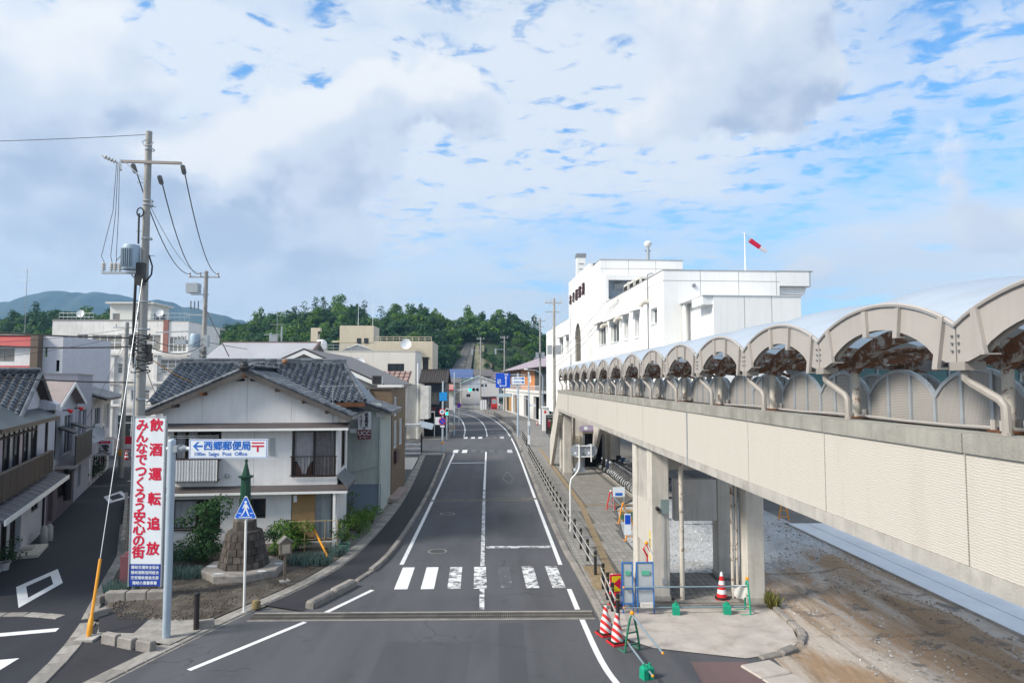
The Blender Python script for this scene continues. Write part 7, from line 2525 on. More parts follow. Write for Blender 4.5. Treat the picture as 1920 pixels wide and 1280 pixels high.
for k in range(3):
    link('block',chamfer_box(0.62,0.3,0.34,0.025,seed=k),CONC_KERB,blk,(-0.65 + k * 0.64,0,0))

# post office arrow sign on a pale blue pole
ps = thing('direction_sign','white post office arrow sign with red postal mark on a pale blue pole','sign',(-8.85,19.4,0))
MB().cyl((0,0,0),(0,0,5.38),0.105,n=18).build('pole',POLE_BLUE,ps,smooth=True)
MB().cyl((0,0,0),(0,0,0.05),0.2,n=18).build('footing',CONC,ps)
MB().lathe([(0.107,5.38),(0.09,5.42),(0.02,5.44)],n=18).build('cap',POLE_BLUE,ps,smooth=True)
MB().cyl((-0.14,0,5.17),(0.62,-0.02,5.17),0.045,n=10).build('arm',WHITE_METAL,ps,smooth=True)
MB().cyl((0.30,0,5.17),(0.42,0,5.17),0.10,0.06,12).build('flange',GALV,ps)
MB().box(0.1,-0.14,5.08,0.2,0.14,5.26).build('clamp',GALV,ps)
bd = MB().box(0.50,-0.06,4.90,2.65,-0.02,5.43).build('board',SIGN_WHITE,ps)
MB().box(0.50,-0.02,5.20,2.65,0.02,5.24).build('stiffener',GALV,ps)
SB = mat('letter_blue',(0.015,0.14,0.55),0.4)
fr_ = MB()
for a,b,c,d in ((0.52,2.63,5.40,5.412),(0.52,2.63,4.918,4.93)):
    fr_.box(a,-0.0635,c,b,-0.061,d)
for a in (0.52,2.618):
    fr_.box(a,-0.0635,4.931,a + 0.012,-0.061,5.399)
fr_.build('border',SB,bd)
MB().prism([(0.60,-0.064,5.24),(0.72,-0.064,5.36),(0.78,-0.064,5.36),(0.69,-0.064,5.265),(0.87,-0.064,5.265),(0.87,-0.064,5.215),(0.69,-0.064,5.215),(0.78,-0.064,5.12),(0.72,-0.064,5.12)],(0,0.003,0)).build('arrow',SB,bd)
text('西郷郵便局',0.265,SB,'lettering',bd,(1.54,-0.063,5.235),bold=0.028,spacing=0.97)
text('100m  Saigo  Post  Office',0.14,SB,'lettering',bd,(1.36,-0.063,5.025),bold=0.012,squash=1.02)
pm_ = MB().box(2.21,-0.065,5.31,2.55,-0.061,5.345)
pm_.box(2.21,-0.065,5.215,2.55,-0.061,5.26)
pm_.box(2.355,-0.065,5.08,2.405,-0.061,5.214)
pm_.build('postal_mark',SIGN_RED,bd)

# pedestrian crossing sign
pc = thing('crossing_sign','blue triangular pedestrian crossing sign on a thin white pole','sign',(-7.5,21.5,0),R(-2))
MB().cyl((0,0,0),(0,0,3.45),0.035,n=12).build('pole',WHITE,pc,smooth=True)
MB().cyl((0,0,0),(0,0,0.04),0.1,n=12).build('footing',CONC,pc)
def tri(k,y,t):
    w,z0,z1 = 0.335 * k,2.84 + 0.23 * (1 - k),3.52 - 0.45 * (1 - k)
    c = 0.03
    return [(-w + c,y,z0),(w - c,y,z0),(w,y,z0 + c * 1.2),(c,y,z1),(-c,y,z1),(-w,y,z0 + c * 1.2)]
MB().prism(tri(1.0,-0.06,0),(0,0.015,0)).build('plate',SIGN_WHITE,pc)
pl2 = MB().prism(tri(0.93,-0.063,0),(0,0.002,0)).build('face',mat('crossing_blue',(0.01,0.12,0.62),0.35),pc)
fig = MB()
yy = -0.0655
fig.add([(0.042 * math.cos(a * 0.5236),yy,3.345 + 0.042 * math.sin(a * 0.5236)) for a in range(12)],[tuple(range(12))])
for pts in ([(-0.035,3.295),(0.04,3.295),(0.045,3.13),(-0.03,3.13)],
            [(0.0,3.14),(0.048,3.14),(0.11,2.96),(0.135,2.93),(0.085,2.925)],
            [(-0.03,3.14),(0.03,3.14),(-0.06,2.99),(-0.11,2.93),(-0.145,2.94),(-0.08,3.02)],
            [(0.03,3.29),(0.055,3.27),(0.115,3.15),(0.095,3.135),(0.03,3.22)],
            [(-0.03,3.29),(-0.055,3.27),(-0.095,3.15),(-0.075,3.14),(-0.02,3.23)],
            [(-0.20,2.905),(0.21,2.905),(0.21,2.885),(-0.20,2.885)],
            [(-0.22,3.02),(-0.13,3.02),(-0.13,3.0),(-0.22,3.0)],[(0.14,3.02),(0.23,3.02),(0.23,3.0),(0.14,3.0)]):
    fig.face(*[(x,yy,z) for x,z in pts])
fig.build('walking_figure',SIGN_WHITE,pl2)
for z in (2.95,3.3):
    MB().box(-0.06,-0.05,z,0.06,0.04,z + 0.04).build('clamp',GALV,pc)

# bollard, stub, blocks
t = thing('bollard','dark brown round bollard beside the pale blue sign pole','bollard',(-8.3,20.0,0.05))
MB().cyl((0,0,0),(0,0,0.93),0.075,n=16).build('post',mat('bollard_brown',(0.035,0.028,0.028),0.45),t,smooth=True)
MB().lathe([(0.082,0.93),(0.082,1.0),(0.05,1.03),(0.01,1.04)],n=16).build('cap',BLACK,t,smooth=True)
MB().box(-0.09,-0.03,0.70,-0.07,0.05,0.82).build('hinge',BLACK,t)
o = MB().lathe([(0.13,0.0),(0.13,0.18),(0.10,0.24),(0.03,0.26)],n=12).build('marker_stub',mat('stub_ochre',(0.20,0.15,0.07),0.8,var=0.3,scale=9.0),None,smooth=True,label='short ochre boundary stub near the crossing sign pole',cat='marker')
o.location = (-7.25,21.85,0.03)
kbx = [((-10.19,19.14),'left'),((-9.62,18.86),'middle'),((-9.02,18.63),'right')]
for i,((x,y),w_) in enumerate(kbx):
    link('kerb_block',chamfer_box(0.52,0.2,0.24,0.025,seed=i),CONC_KERB,None,(x,y,0.03),(0,0,R(-24)),label=w_ + ' one of three concrete blocks edging the corner apron',cat='concrete block',group='concrete blocks round the planted corner')
for (x,y),rz_,lb in (((-8.14,20.19),24,'single concrete block behind the bollard'),((-11.68,21.19),60,'dark concrete block nearest the alley gutter'),((-12.33,22.7),66,'concrete block beside the grey green plant')):
    link('kerb_block',chamfer_box(0.5,0.2,0.22,0.025,seed=7),CONC_KERB,None,(x,y,0.03),(0,0,R(rz_)),label=lb,cat='concrete block',group='concrete blocks round the planted corner')

# stone monument with green obelisk
mo = thing('stone_monument','weathered stone block monument carrying a green metal obelisk','monument',(-9.02,25.75,0.05))
STONE = mat('monument_stone',(0.075,0.063,0.055),0.9,var=0.4,scale=5.0,bump=0.6,bscale=25,stain=(2.5,0.5,(0.20,0.175,0.155)),rnd=0.3,streak=0.4)
def octa(r,z,ph=22.5):
    return [(r * math.cos(R(ph + 45 * k)),r * math.sin(R(ph + 45 * k)),z) for k in range(8)]
mb = MB()
mb.add(octa(1.48,-0.1) + octa(1.46,0.24) + octa(1.42,0.28),[tuple(range(8,16))[::-1][:0] or (0,1,9,8)] + [(k,(k + 1) % 8,8 + (k + 1) % 8,8 + k) for k in range(1,8)] + [(8 + k,8 + (k + 1) % 8,16 + (k + 1) % 8,16 + k) for k in range(8)] + [tuple(range(16,24))])
mb.build('plinth',CONC_KERB,mo)
def stone_block(r0,r1,z0,z1,k,a0,a1):
    """one face-stone of an eight-sided battered base"""
    v = []
    for r,z in ((r0,z0),(r1,z1)):
        p,q = Vector(octa(r,z)[k]),Vector(octa(r,z)[(k + 1) % 8])
        for a in (a0,a1):
            v.append(p.lerp(q,a))
    o_ = Vector((0,0,0))
    c = (v[0] + v[1] + v[2] + v[3]) / 4
    n = Vector((c.x,c.y,0)).normalized()
    out = 0.02 + random.uniform(0,0.03)
    f = [c + (p - c) * 0.93 + n * out for p in v]
    e = [c + (p - c) * 0.985 for p in v]
    b = [p - n * 0.15 for p in e]
    return MB().add(f + e + b,[(0,1,3,2),(0,4,5,1),(1,5,7,3),(3,7,6,2),(2,6,4,0),(4,8,9,5),(5,9,11,7),(7,11,10,6),(6,10,8,4)])
NC = 5
for c in range(NC):
    z0,z1 = 0.28 + c * 0.24,0.28 + (c + 1) * 0.24 - 0.006
    r0,r1 = 0.86 - 0.052 * c,0.86 - 0.052 * (c + 1) + 0.008
    for k in range(8):
        cuts = [0.0,0.5 + random.uniform(-.15,.15),1.0] if (c + k) % 2 else [0.0,0.3 + random.uniform(-.1,.1),0.7 + random.uniform(-.1,.1),1.0]
        for a0,a1 in zip(cuts[:-1],cuts[1:]):
            stone_block(r0,r1,z0,z1,k,a0,a1).build('stone',STONE,mo)
MB().add(octa(0.82,0.28) + octa(0.55,1.48),[(k,(k + 1) % 8,8 + (k + 1) % 8,8 + k) for k in range(8)]).build('core',DARK,mo)
MB().add(octa(0.63,1.48) + octa(0.60,1.56) + octa(0.52,1.58),[(k,(k + 1) % 8,8 + (k + 1) % 8,8 + k) for k in range(16) if k % 8 != 7 or True][:8] + [(8 + k,8 + (k + 1) % 8,16 + (k + 1) % 8,16 + k) for k in range(8)] + [tuple(range(16,24))]).build('cap_course',STONE,mo)
MB().add(octa(0.42,1.58) + octa(0.40,1.92) + octa(0.34,1.96),[(k,(k + 1) % 8,8 + (k + 1) % 8,8 + k) for k in range(8)] + [(8 + k,8 + (k + 1) % 8,16 + (k + 1) % 8,16 + k) for k in range(8)] + [tuple(range(16,24))]).build('upper_block',STONE,mo)
OBG = mat('obelisk_green',(0.012,0.062,0.038),0.45,var=0.25,scale=5.0,streak=0.3)
def octp(prof):
    mb = MB()
    for (r0,z0),(r1,z1) in zip(prof[:-1],prof[1:]):
        mb.add(octa(r0,z0) + octa(r1,z1),[(k,(k + 1) % 8,8 + (k + 1) % 8,8 + k) for k in range(8)])
    return mb
ob = octp([(0.25,1.96),(0.25,2.02),(0.205,2.08),(0.165,3.42),(0.26,3.46),(0.27,3.52),(0.14,3.53),(0.13,3.60),(0.035,4.02)]).build('obelisk',OBG,mo)
MB().ball((0,0,4.07),0.065,10,6).build('finial',OBG,ob,smooth=True)
MB().cyl((0,0,4.1),(0,0,4.24),0.018,0.008,6).build('spike',OBG,ob)
for x,y in ((0.9,-0.8),(-0.5,-1.1),(1.2,0.2),(-1.1,-0.1)):
    MB().face(*[(x + 0.22 * math.cos(a * 1.05) * random.uniform(.6,1.2),y + 0.14 * math.sin(a * 1.05) * random.uniform(.6,1.2),0.284) for a in range(6)]).build('lime_stain',mat('lime',(0.55,0.57,0.60),0.8),mo)

# little boxed notice on a post
t = thing('notice_post','small roofed wooden notice box on a post beside the monument','notice post',(-7.2,24.6,0.05),R(35))
MB().box(-0.04,-0.03,0,0.04,0.03,1.0).build('post',WOOD_OLD,t)
MB().prism([(-0.2,-0.1,0.95),(0.2,-0.1,0.95),(0.2,-0.1,1.35),(0,-0.1,1.52),(-0.2,-0.1,1.35)],(0,0.2,0)).build('box',WOOD_OLD,t)
for s in (-1,1):
    MB().prism([(0,-0.14,1.54),(s * 0.26,-0.14,1.33),(s * 0.26,-0.14,1.37),(0,-0.14,1.58)],(0,0.28,0)).build('roof',mat('box_roof',(0.30,0.28,0.25),0.8),t)
MB().box(-0.14,-0.106,1.0,0.14,-0.101,1.3).build('paper',mat('paper_old',(0.45,0.38,0.30),0.8),t)
MB().box(-0.16,-0.14,0,0.16,0.14,0.05).build('footing',CONC,t)
# pink cabinet, gas cylinder, tap
t = thing('pink_cabinet','faded pink steel cabinet at the foot of the concrete utility pole','cabinet',(-12.6,24.6,0),R(-12))
PKM = mat('pink_steel',(0.46,0.16,0.17),0.55,var=0.15,scale=3.0,streak=0.3)
MB().box(-0.16,-0.2,0.05,0.16,0.2,0.95).build('body',PKM,t)
MB().box(-0.18,-0.22,0.952,0.18,0.22,1.0).build('lid',PKM,t)
MB().box(-0.08,-0.08,1.0,0.08,0.08,1.12).build('knob',PKM,t)
MB().box(-0.13,-0.205,0.2,0.13,-0.201,0.88).build('door',PKM,t)
t = thing('gas_cylinder','grey white gas cylinder standing against the house wall','gas cylinder',(-11.75,28.75,0.05))
MB().lathe([(0.16,0.0),(0.18,0.05),(0.18,0.85),(0.12,1.0),(0.06,1.05)],n=16).build('vessel',mat('cylinder_grey',(0.50,0.51,0.50),0.5),t,smooth=True)
MB().cyl((0,0,1.05),(0,0,1.16),0.035,n=8).build('valve',STEEL,t)
MB().lathe([(0.11,1.04),(0.11,1.2)],n=12,caps=False).build('collar',STEEL,t)
t = thing('standpipe','thin bent water pipe against the house wall','pipe',(-12.9,28.6,0.05))
MB().tube([(0,0,0),(0,0,0.85),(-0.03,-0.03,0.9),(-0.1,-0.05,0.9)],0.018,6).build('pipe',GALV,t)
MB().cyl((0,0,0.6),(0,0,0.64),0.03,n=8).build('coupling',GALV,t)

# ================================================================== poles and wires
def sag(p,q,s,n=14):
    p,q = Vector(p),Vector(q)
    return [p.lerp(q,i / n) - Vector((0,0,s * 4 * (i / n) * (1 - i / n))) for i in range(n + 1)]
def cable(label,p,q,s=0.5,r=0.012,m=CABLE,group='overhead cables'):
    return MB().tube(sag(p,q,s),r,5).build('cable',m,None,smooth=True,label=label,cat='cable',group=group)
def insulator(parent,p,d,L=0.45,r=0.07,m=None):
    p,d = Vector(p),Vector(d).normalized()
    mb = MB()
    for k in range(4):
        a = p + d * (L * (0.15 + 0.2 * k))
        mb.cyl(a,a + d * L * 0.12,r,r * 0.7,10)
    mb.cyl(p,p + d * L,0.02,n=6)
    return mb.build('insulator',m or mat('porcelain',(0.50,0.49,0.47),0.3),parent)
def pole(label,x,y,h,r0=0.2,r1=0.12,lean=(0,0),group='utility poles'):
    t = thing('utility_pole',label,'utility pole',(x,y,0),0,group)
    MB().cyl((0,0,-0.2),(lean[0],lean[1],h),r0,r1,18).build('shaft',CONC_POLE,t,smooth=True)
    for k in range(int((h - 4) / 0.9)):
        z = 3.5 + k * 0.9
        s = 1 if k % 2 else -1
        f = z / h
        MB().cyl((lean[0] * f,lean[1] * f,z),(lean[0] * f + s * (r0 + 0.16),lean[1] * f,z),0.012,n=5).build('step_bolt',STEEL,t)
    return t
PX,PY = -12.57,25.0
up = pole('tall concrete utility pole with transformer rising behind the red lettered banner',PX,PY,16.2,0.195,0.11,(0.0,0))
GA = GALV
MB().bar((-0.95,-0.1,15.05),(1.25,-0.1,15.0),0.09,0.09).build('crossarm',mat('arm_taupe',(0.32,0.28,0.25),0.6),up)
MB().bar((0.0,-0.12,14.3),(-0.75,-0.12,15.0),0.035).build('arm_brace',GA,up)
MB().bar((-0.95,-0.1,15.1),(-0.7,-0.5,14.6),0.06).build('arm_brace',GA,up)
insulator(up,(-1.05,-0.1,15.0),(-0.8,-0.2,0.35),0.55,0.075)
ends = []
for x,z in ((-0.55,14.98),(0.42,14.55),(1.25,14.95)):
    d = Vector((-20.0 - PX,47 - PY,14.3 - z)).normalized()
    insulator(up,(x,0.0,z),d + Vector((0,0,-0.15)),0.75,0.09,mat('insulator_grey',(0.16,0.17,0.18),0.4))
    ends.append((PX + x + d.x * 0.7,PY + d.y * 0.7,z + d.z * 0.7))
for z in (15.5,13.6,13.45,12.2,9.9,8.9,6.4):
    MB().lathe([(0.165 + (16 - z) * 0.006,z),(0.165 + (16 - z) * 0.006,z + 0.05)],(0.05,0,0),16,False).build('band',GA,up)
MB().tube([(0.05,-0.2,15.85),(-0.12,-0.22,15.75),(-0.05,-0.22,15.6),(0.2,-0.22,15.62),(0.28,-0.22,15.75)],0.018,6).build('wire_loop',GA,up)
# transformer and its bracket
tr = MB().lathe([(0.27,11.05),(0.30,11.10),(0.30,11.85),(0.27,11.95),(0.10,12.0)],(-0.42,-0.15,0),20)
tro = tr.build('transformer',mat('transformer_blue_grey',(0.36,0.46,0.55),0.45,var=0.1,streak=0.2),up,smooth=True)
fins = MB()
for k in range(9):
    a = R(190 + k * 14)
    fins.box(-0.42 + 0.30 * math.cos(a) - 0.012,-0.15 + 0.30 * math.sin(a) - 0.05,11.15,-0.42 + 0.30 * math.cos(a) + 0.012,-0.15 + 0.30 * math.sin(a),11.8)
fins.build('cooling_fins',mat('fin_grey',(0.22,0.28,0.34),0.5),tro)
MB().bar((-1.45,-0.12,10.95),(0.1,-0.12,10.95),0.08,0.08).build('bracket',GA,up)
MB().bar((-0.4,-0.12,10.9),(0.0,-0.12,10.4),0.05).build('bracket_brace',GA,up)
MB().box(-0.16,-0.3,10.5,0.12,-0.12,11.3).build('switch_box',BLACK,up)
for x in (-1.4,-1.12,-0.98,-0.82):
    insulator(up,(x,-0.12,11.0),(0,0,1),0.34,0.085)
for k,x in enumerate((-1.38,-1.1,-0.95)):
    MB().tube([(-1.05 + 0.05 * k,-0.15,15.0),(-1.12 + 0.1 * k,-0.15,13.2),(x - 0.1 + 0.05 * k,-0.14,11.55),(x,-0.12,11.33)],0.010,5).build('drop_wire',CABLE,up)
MB().tube([(-0.95,-0.12,11.4),(-0.7,-0.2,11.62),(-0.5,-0.15,11.98)],0.012,5).build('drop_wire',CABLE,up)
MB().tube([(-0.15,-0.2,12.0),(-0.16,-0.2,12.7),(-0.15,-0.22,13.1)],0.035,6).build('riser_cable',BLACK,up)
MB().tube([(-0.12 + 0.12 * math.cos(a * 0.5),-0.2,13.15 + 0.16 * math.sin(a * 0.5)) for a in range(14)],0.025,6).build('cable_coil',BLACK,up)
MB().tube([(-0.22,-0.16,10.9),(-0.24,-0.18,9.2),(-0.20,-0.2,8.0),(-0.16,-0.2,7.6)],0.05,7).build('riser_cable',BLACK,up)
MB().tube([(0.2,-0.12,11.6),(0.32,-0.1,11.2),(0.3,-0.1,10.9),(0.12,-0.16,10.6)],0.03,6).build('riser_cable',BLACK,up)
mb = MB()
for k in range(16):
    z = 8.75 - 0.09 * k
    a0 = k * 1.9
    r_ = 0.28 + 0.12 * math.sin(k * 1.7)
    mb.tube([(r_ * math.cos(a0 + t_ * 0.55),r_ * math.sin(a0 + t_ * 0.55) * 0.7 - 0.05,z - 0.05 * math.sin(t_)) for t_ in range(9)],0.022,5)
mb.build('cable_bundle',BLACK,up,kind='stuff')
for x,z in ((0.30,8.2),(-0.28,8.5),(0.34,7.9)):
    MB().box(x - 0.09,-0.22,z - 0.16,x + 0.09,-0.08,z + 0.16).build('splice_box',BLACK,up)
MB().cyl((-0.1,-0.24,4.4),(-0.1,-0.24,7.9),0.03,n=8).build('conduit',GALV,up)
# second pole behind the house
QX,QY = -19.55,47.0
u2_ = pole('second utility pole with switchgear behind the tiled house',QX,QY,14.6,0.2,0.13,(0.08,0))
MB().bar((-1.1,0,14.2),(1.0,0,14.2),0.1).build('crossarm',GA,u2_)
MB().bar((-1.2,0,11.6),(0.4,0,11.6),0.08).build('crossarm',GA,u2_)
MB().bar((-0.9,0,13.0),(0.3,0,13.0),0.07).build('crossarm',GA,u2_)
MB().bar((-3.2,0,10.4),(-0.2,0,10.5),0.08).build('crossarm',GA,u2_)
for x in (-1.0,-0.3,0.9):
    insulator(u2_,(x,0,14.22),(0,-0.3,1),0.35,0.09)
MB().box(-1.15,-0.3,13.1,-0.35,0.3,13.75).build('switchgear',GALV,u2_)
for x in (-0.9,-0.65,-0.4):
    insulator(u2_,(x,0,12.6),(0,0,-1),0.7,0.06,MATS['insulator_grey'])
tr = MB().lathe([(0.30,9.4),(0.34,9.5),(0.34,10.2),(0.28,10.3)],(-0.55,0,0),14)
tr.build('transformer',MATS['transformer_blue_grey'],u2_,smooth=True)
MB().box(-1.8,-0.2,9.6,-1.1,0.2,9.9).build('fuse_bracket',GALV,u2_)
for x in (-1.7,-1.45,-1.2):
    insulator(u2_,(x,0,9.9),(0,0,1),0.3,0.08)
MB().box(0.1,-0.3,9.4,0.4,0.1,10.2).build('junction_box',GALV,u2_)
mb = MB()
for k in range(8):
    a0 = k * 2.1
    mb.tube([(0.25 * math.cos(a0 + t_ * 0.6),0.2 * math.sin(a0 + t_ * 0.6),9.2 - 0.12 * k) for t_ in range(8)],0.025,5)
mb.build('cable_bundle',BLACK,u2_,kind='stuff')
names3 = ('left','middle','right')
for k,e in enumerate(ends):
    cable(f'{names3[k]} insulated power line from the tall pole to the second pole',e,(QX + (-1.0,-0.3,0.9)[k],QY - 0.1,14.4),1.0,0.022)
cable('thin earth wire between the two utility poles',(PX + 0.1,PY,13.5),(QX,QY,14.5),0.8,0.010)
cable('thin wire leaving the top of the tall pole to the left',(PX + 0.05,PY,16.1),(-33,25.0,15.8),0.3,0.011)
# alley pole
u3_ = pole('slim grey utility pole standing at the end of the alley',-27.3,51.8,11.5,0.19,0.14,(0.1,0))
MB().bar((-0.9,0,11.1),(0.9,0,11.1),0.08).build('crossarm',GA,u3_)
MB().bar((-0.5,0,10.6),(0.7,0,10.6),0.07).build('crossarm',GA,u3_)
MB().box(-0.1,-0.23,1.6,0.1,-0.19,2.1).build('plate',YELLOW,u3_)
for x in (-0.7,0.1,0.8):
    insulator(u3_,(x,0,11.15),(0,0,1),0.25,0.07)
for lab,p,q,s,r_ in (
        ('thick black cable sweeping left from the tall pole above the alley',(PX,PY,8.6),(-31,30,10.6),0.4,0.030),
        ('second thick black cable sweeping left below the first',(PX,PY,8.3),(-31,30,9.9),0.5,0.026),
        ('black cable crossing the veranda house roof to the tall pole',(PX,PY,7.0),(-27,27,8.4),0.35,0.028),
        ('grey cable running down the alley to the slim pole',(PX,PY,8.5),(-27.3,51.8,11.1),0.5,0.014),
        ('lower grey cable running down the alley to the slim pole',(PX,PY,8.1),(-27.3,51.8,10.6),0.6,0.014),
        ('upper wire from the slim pole to the left house',(-27.3,51.8,11.0),(-31,32,8.9),0.5,0.013),
        ('lower wire from the slim pole to the left house',(-27.3,51.8,10.5),(-30,31,7.6),0.5,0.013),
        ('wire from the slim pole to the apartment balcony',(-27.3,51.8,9.9),(-45,84,10.3),0.4,0.016),
        ('pale blue wire drooping from the slim pole to the alley shop',(-27.3,51.8,10.3),(-24.6,42.0,4.2),0.3,0.012),
        ('cable from the second pole to the tall pole at mid height',(PX,PY,8.4),(QX,QY,9.6),0.5,0.022),
        ('second mid height cable between the two utility poles',(PX,PY,8.7),(QX,QY,10.0),0.5,0.018),
        ('service wire from the tall pole to the tiled house eave',(PX,PY,8.0),(-13.6,29.0,5.9),0.2,0.012),
        ('cable from the second pole running right behind the roofs',(QX,QY,9.8),(-26,118,12.6),0.8,0.022)):
    cable(lab,p,q,s,r_)
cable('yellow sleeved service cable from the tall pole to the tiled roof',(PX,PY,8.1),(-13.4,31.2,7.0),0.1,0.018,YELLOW)
# guy wires with yellow guards
def guy(label,top,foot,guard,r=0.012):
    t = thing('guy_wire',label,'guy wire',(0,0,0),0,'guy wires with yellow guards')
    top,foot = Vector(top),Vector(foot)
    MB().cyl(foot,top,r,n=6).build('wire',GALV,t)
    d = (top - foot).normalized()
    MB().cyl(foot + d * 0.1,foot + d * guard,0.042,n=8).build('guard',YELLOW,t)
    return t,d
t,d = guy('steel guy wire with yellow guard anchored at the alley mouth',(PX,PY,11.3),(-11.0,19.5,0.0),2.15)
f0 = Vector((-11.0,19.5,0.0))
MB().tube([f0 + d * 0.05,f0 + d * 0.15,f0 + d * 0.45,f0 + d * 0.6],[0.04,0.075,0.075,0.04],10).build('guard_foot',YELLOW,t,smooth=True)
MB().box(-11.25,19.25,0,-10.75,19.7,0.06).build('anchor_slab',CONC,t)
t,d = guy('guy wire passing over the tiled ridge down to a yellow guard',(QX,QY,12.2),(-6.40,27.7,0.05),2.0)
MB().tube([Vector((QX,QY,12.2)) + (Vector((-6.40,27.7,0.05)) - Vector((QX,QY,12.2))) * k for k in (0.0,0.15,0.3)],0.035,6).build('sleeve',BLACK,t)
# right hand poles
for lab,x,y,h in (('utility pole with transformer boxes before the white terminal',7.0,75.0,16.3),('utility pole with white foot beside the orange hall',8.35,115.0,17.9),('tall utility pole at the far bend',3.4,169.0,18.6),('thin far utility pole left of the blue road sign',-2.6,178.0,18.8)):
    t = pole(lab,x,y,h,0.2,0.13)
    MB().bar((-1.0,0,h - 0.5),(0.9,0,h - 0.5),0.12).build('crossarm',GA,t)
    MB().bar((-1.0,0,h - 1.5),(0.6,0,h - 1.5),0.10).build('crossarm',GA,t)
    for xx in (-0.9,-0.4,0.8):
        insulator(t,(xx,0,h - 0.45),(0,0,1),0.4,0.09)
    if y < 120:
        MB().box(-0.75,-0.3,h * 0.62,-0.25,0.25,h * 0.62 + 1.0).build('transformer',GALV,t)
        MB().box(0.2,-0.3,h * 0.62,0.75,0.2,h * 0.62 + 1.0).build('transformer',GALV,t)
    if y > 160:
        MB().bar((-2.4,0,h - 3.4),(0.1,0,h - 3.4),0.12).build('crossarm',GA,t)
        MB().box(-2.4,-0.2,h - 4.6,-2.0,0.2,h - 3.2).build('switchgear',GALV,t)
    if y == 115:
        MB().cyl((0,0,0),(0,0,2.6),0.24,n=12).build('white_foot',WHITE,t)
for lab,p,q,s in (('upper wire from the terminal wall to the street pole',(9.9,58.0,14.0),(7.0,75.0,9.8),0.3),
                     ('middle wire from the terminal roof to the street pole',(10.2,52.0,13.9),(7.0,75.0,9.2),0.5),
                     ('lower wire from the terminal roof to the street pole',(10.2,51.8,13.8),(7.0,75.0,8.7),0.7),
                     ('wire between the two right hand street poles',(7.0,75.0,11.0),(8.35,115.0,11.5),0.8),
                     ('wire crossing the street to the navy house',(8.35,115,7.9),(-7.0,96,6.8),0.4),
                     ('second wire crossing the street above the signals',(8.35,115,9.4),(-9.0,120,8.2),0.4),
                     ('line from the orange hall pole to the far bend pole',(8.35,115,17.5),(3.4,169,18.2),1.2),
                     ('line from the far bend pole to the thin far pole',(3.4,169,18.2),(-2.6,178,18.4),0.3)):
    cable(lab,p,q,s,0.016)
# masts behind the roofs
for lab,x,y,z0,z1 in (('lattice aerial mast with cross bars rising behind the grey roof',-29.5,95.0,0,16.9),('thin red and white radio mast at the far left',-79,118,0,26.3)):
    t = thing('aerial_mast',lab,'mast',(x,y,0))
    MB().cyl((0,0,0),(0,0,z1),0.06,0.04,6).build('mast',STEEL,t)
    for k in range(3):
        MB().cyl((-1.2 + 0.2 * k,0,z1 - 0.2 - k * 1.7),(1.2 - 0.2 * k,0,z1 - 0.2 - k * 1.7),0.03,n=5).build('cross_bar',STEEL,t)
t = thing('substation_frame','galvanised switch frame with insulators showing above the grey roof','switchgear',(-33.5,105,0))
for x in (0,1.6):
    MB().cyl((x,0,0),(x,0,14.6 + x * 0.6),0.12,n=8).build('post',GALV,t)
for z in (14.3,13.0,11.6):
    MB().bar((-1.0,0,z),(1.8,0,z),0.12).build('beam',GALV,t)
MB().box(-0.2,-0.3,13.15,1.0,0.3,14.15).build('switch_box',GALV,t)

# ================================================================== signs, lamps and signals along the road
def round_sign(parent,x,z,r,face,y=-0.06,name='sign_disc'):
    o = MB().cyl((x,y,z),(x,y + 0.02,z),r,n=24).build(name,SIGN_RED if face != 'grey' else GALV,parent)
    if face == 'nopark':
        MB().cyl((x,y - 0.004,z),(x,y - 0.001,z),r * 0.82,n=24).build('blue_disc',SIGN_BLUE,o)
        a = 0.7071 * r * 0.8
        MB().bar((x - a,y - 0.007,z + a),(x + a,y - 0.007,z - a),r * 0.2,0.004,up=(0,1,0)).build('red_bar',SIGN_RED,o)
    if face == 'ring':
        MB().cyl((x,y - 0.004,z),(x,y - 0.001,z),r * 0.76,n=24).build('white_disc',SIGN_WHITE,o)
        MB().box(x - r * 0.4,y - 0.008,z - r * 0.25,x + r * 0.4,y - 0.005,z + r * 0.3).build('symbol',mat('sign_symbol_blue',(0.12,0.25,0.45),0.5),o)
    return o
t = thing('sign_pole','pale blue pole with parking signs and bright blue plate on the left footpath','sign',(-4.72,68.0,0))
MB().cyl((0,0,0),(0,0,7.15),0.10,0.09,12).build('pole',POLE_BLUE,t,smooth=True)
MB().box(-0.35,-0.1,5.2,0.42,-0.06,6.05).build('blue_plate',SIGN_BLUE_L,t)
round_sign(t,-0.05,4.12,0.32,'ring',-0.16)
round_sign(t,-0.03,3.2,0.36,'nopark',-0.16)
MB().box(-0.75,0.0,2.85,-0.2,0.04,3.6).build('back_plate',SIGN_WHITE,t)
MB().box(-0.25,-0.16,2.62,0.2,-0.14,2.78).build('small_plate',SIGN_WHITE,t)
MB().box(-0.11,-0.115,0.95,0.11,-0.1,1.2).build('hazard_band',YELLOW,t)
t2 = thing('signal_pole','pale blue pole carrying the green traffic signal over the far crossing','traffic light',(-4.85,91.5,0))
MB().cyl((0,0,0),(0,0,8.4),0.11,0.08,12).build('pole',POLE_BLUE,t2,smooth=True)
MB().cyl((0,0,6.05),(3.3,0,6.05),0.05,n=8).build('arm',WHITE_METAL,t2)
MB().tube([(0,0,5.4),(0.4,0,5.75),(1.0,0,6.0)],0.03,6).build('arm_brace',WHITE_METAL,t2)
hd = MB().box(1.85,-0.12,5.82,3.35,0.1,6.28).build('signal_head',WHITE_METAL,t2)
GLOW = bpy.data.materials.new('signal_green_lit')
GLOW.use_nodes = True
_b = GLOW.node_tree.nodes['Principled BSDF']
_b.inputs['Base Color'].default_value = (0.02,0.5,0.35,1)
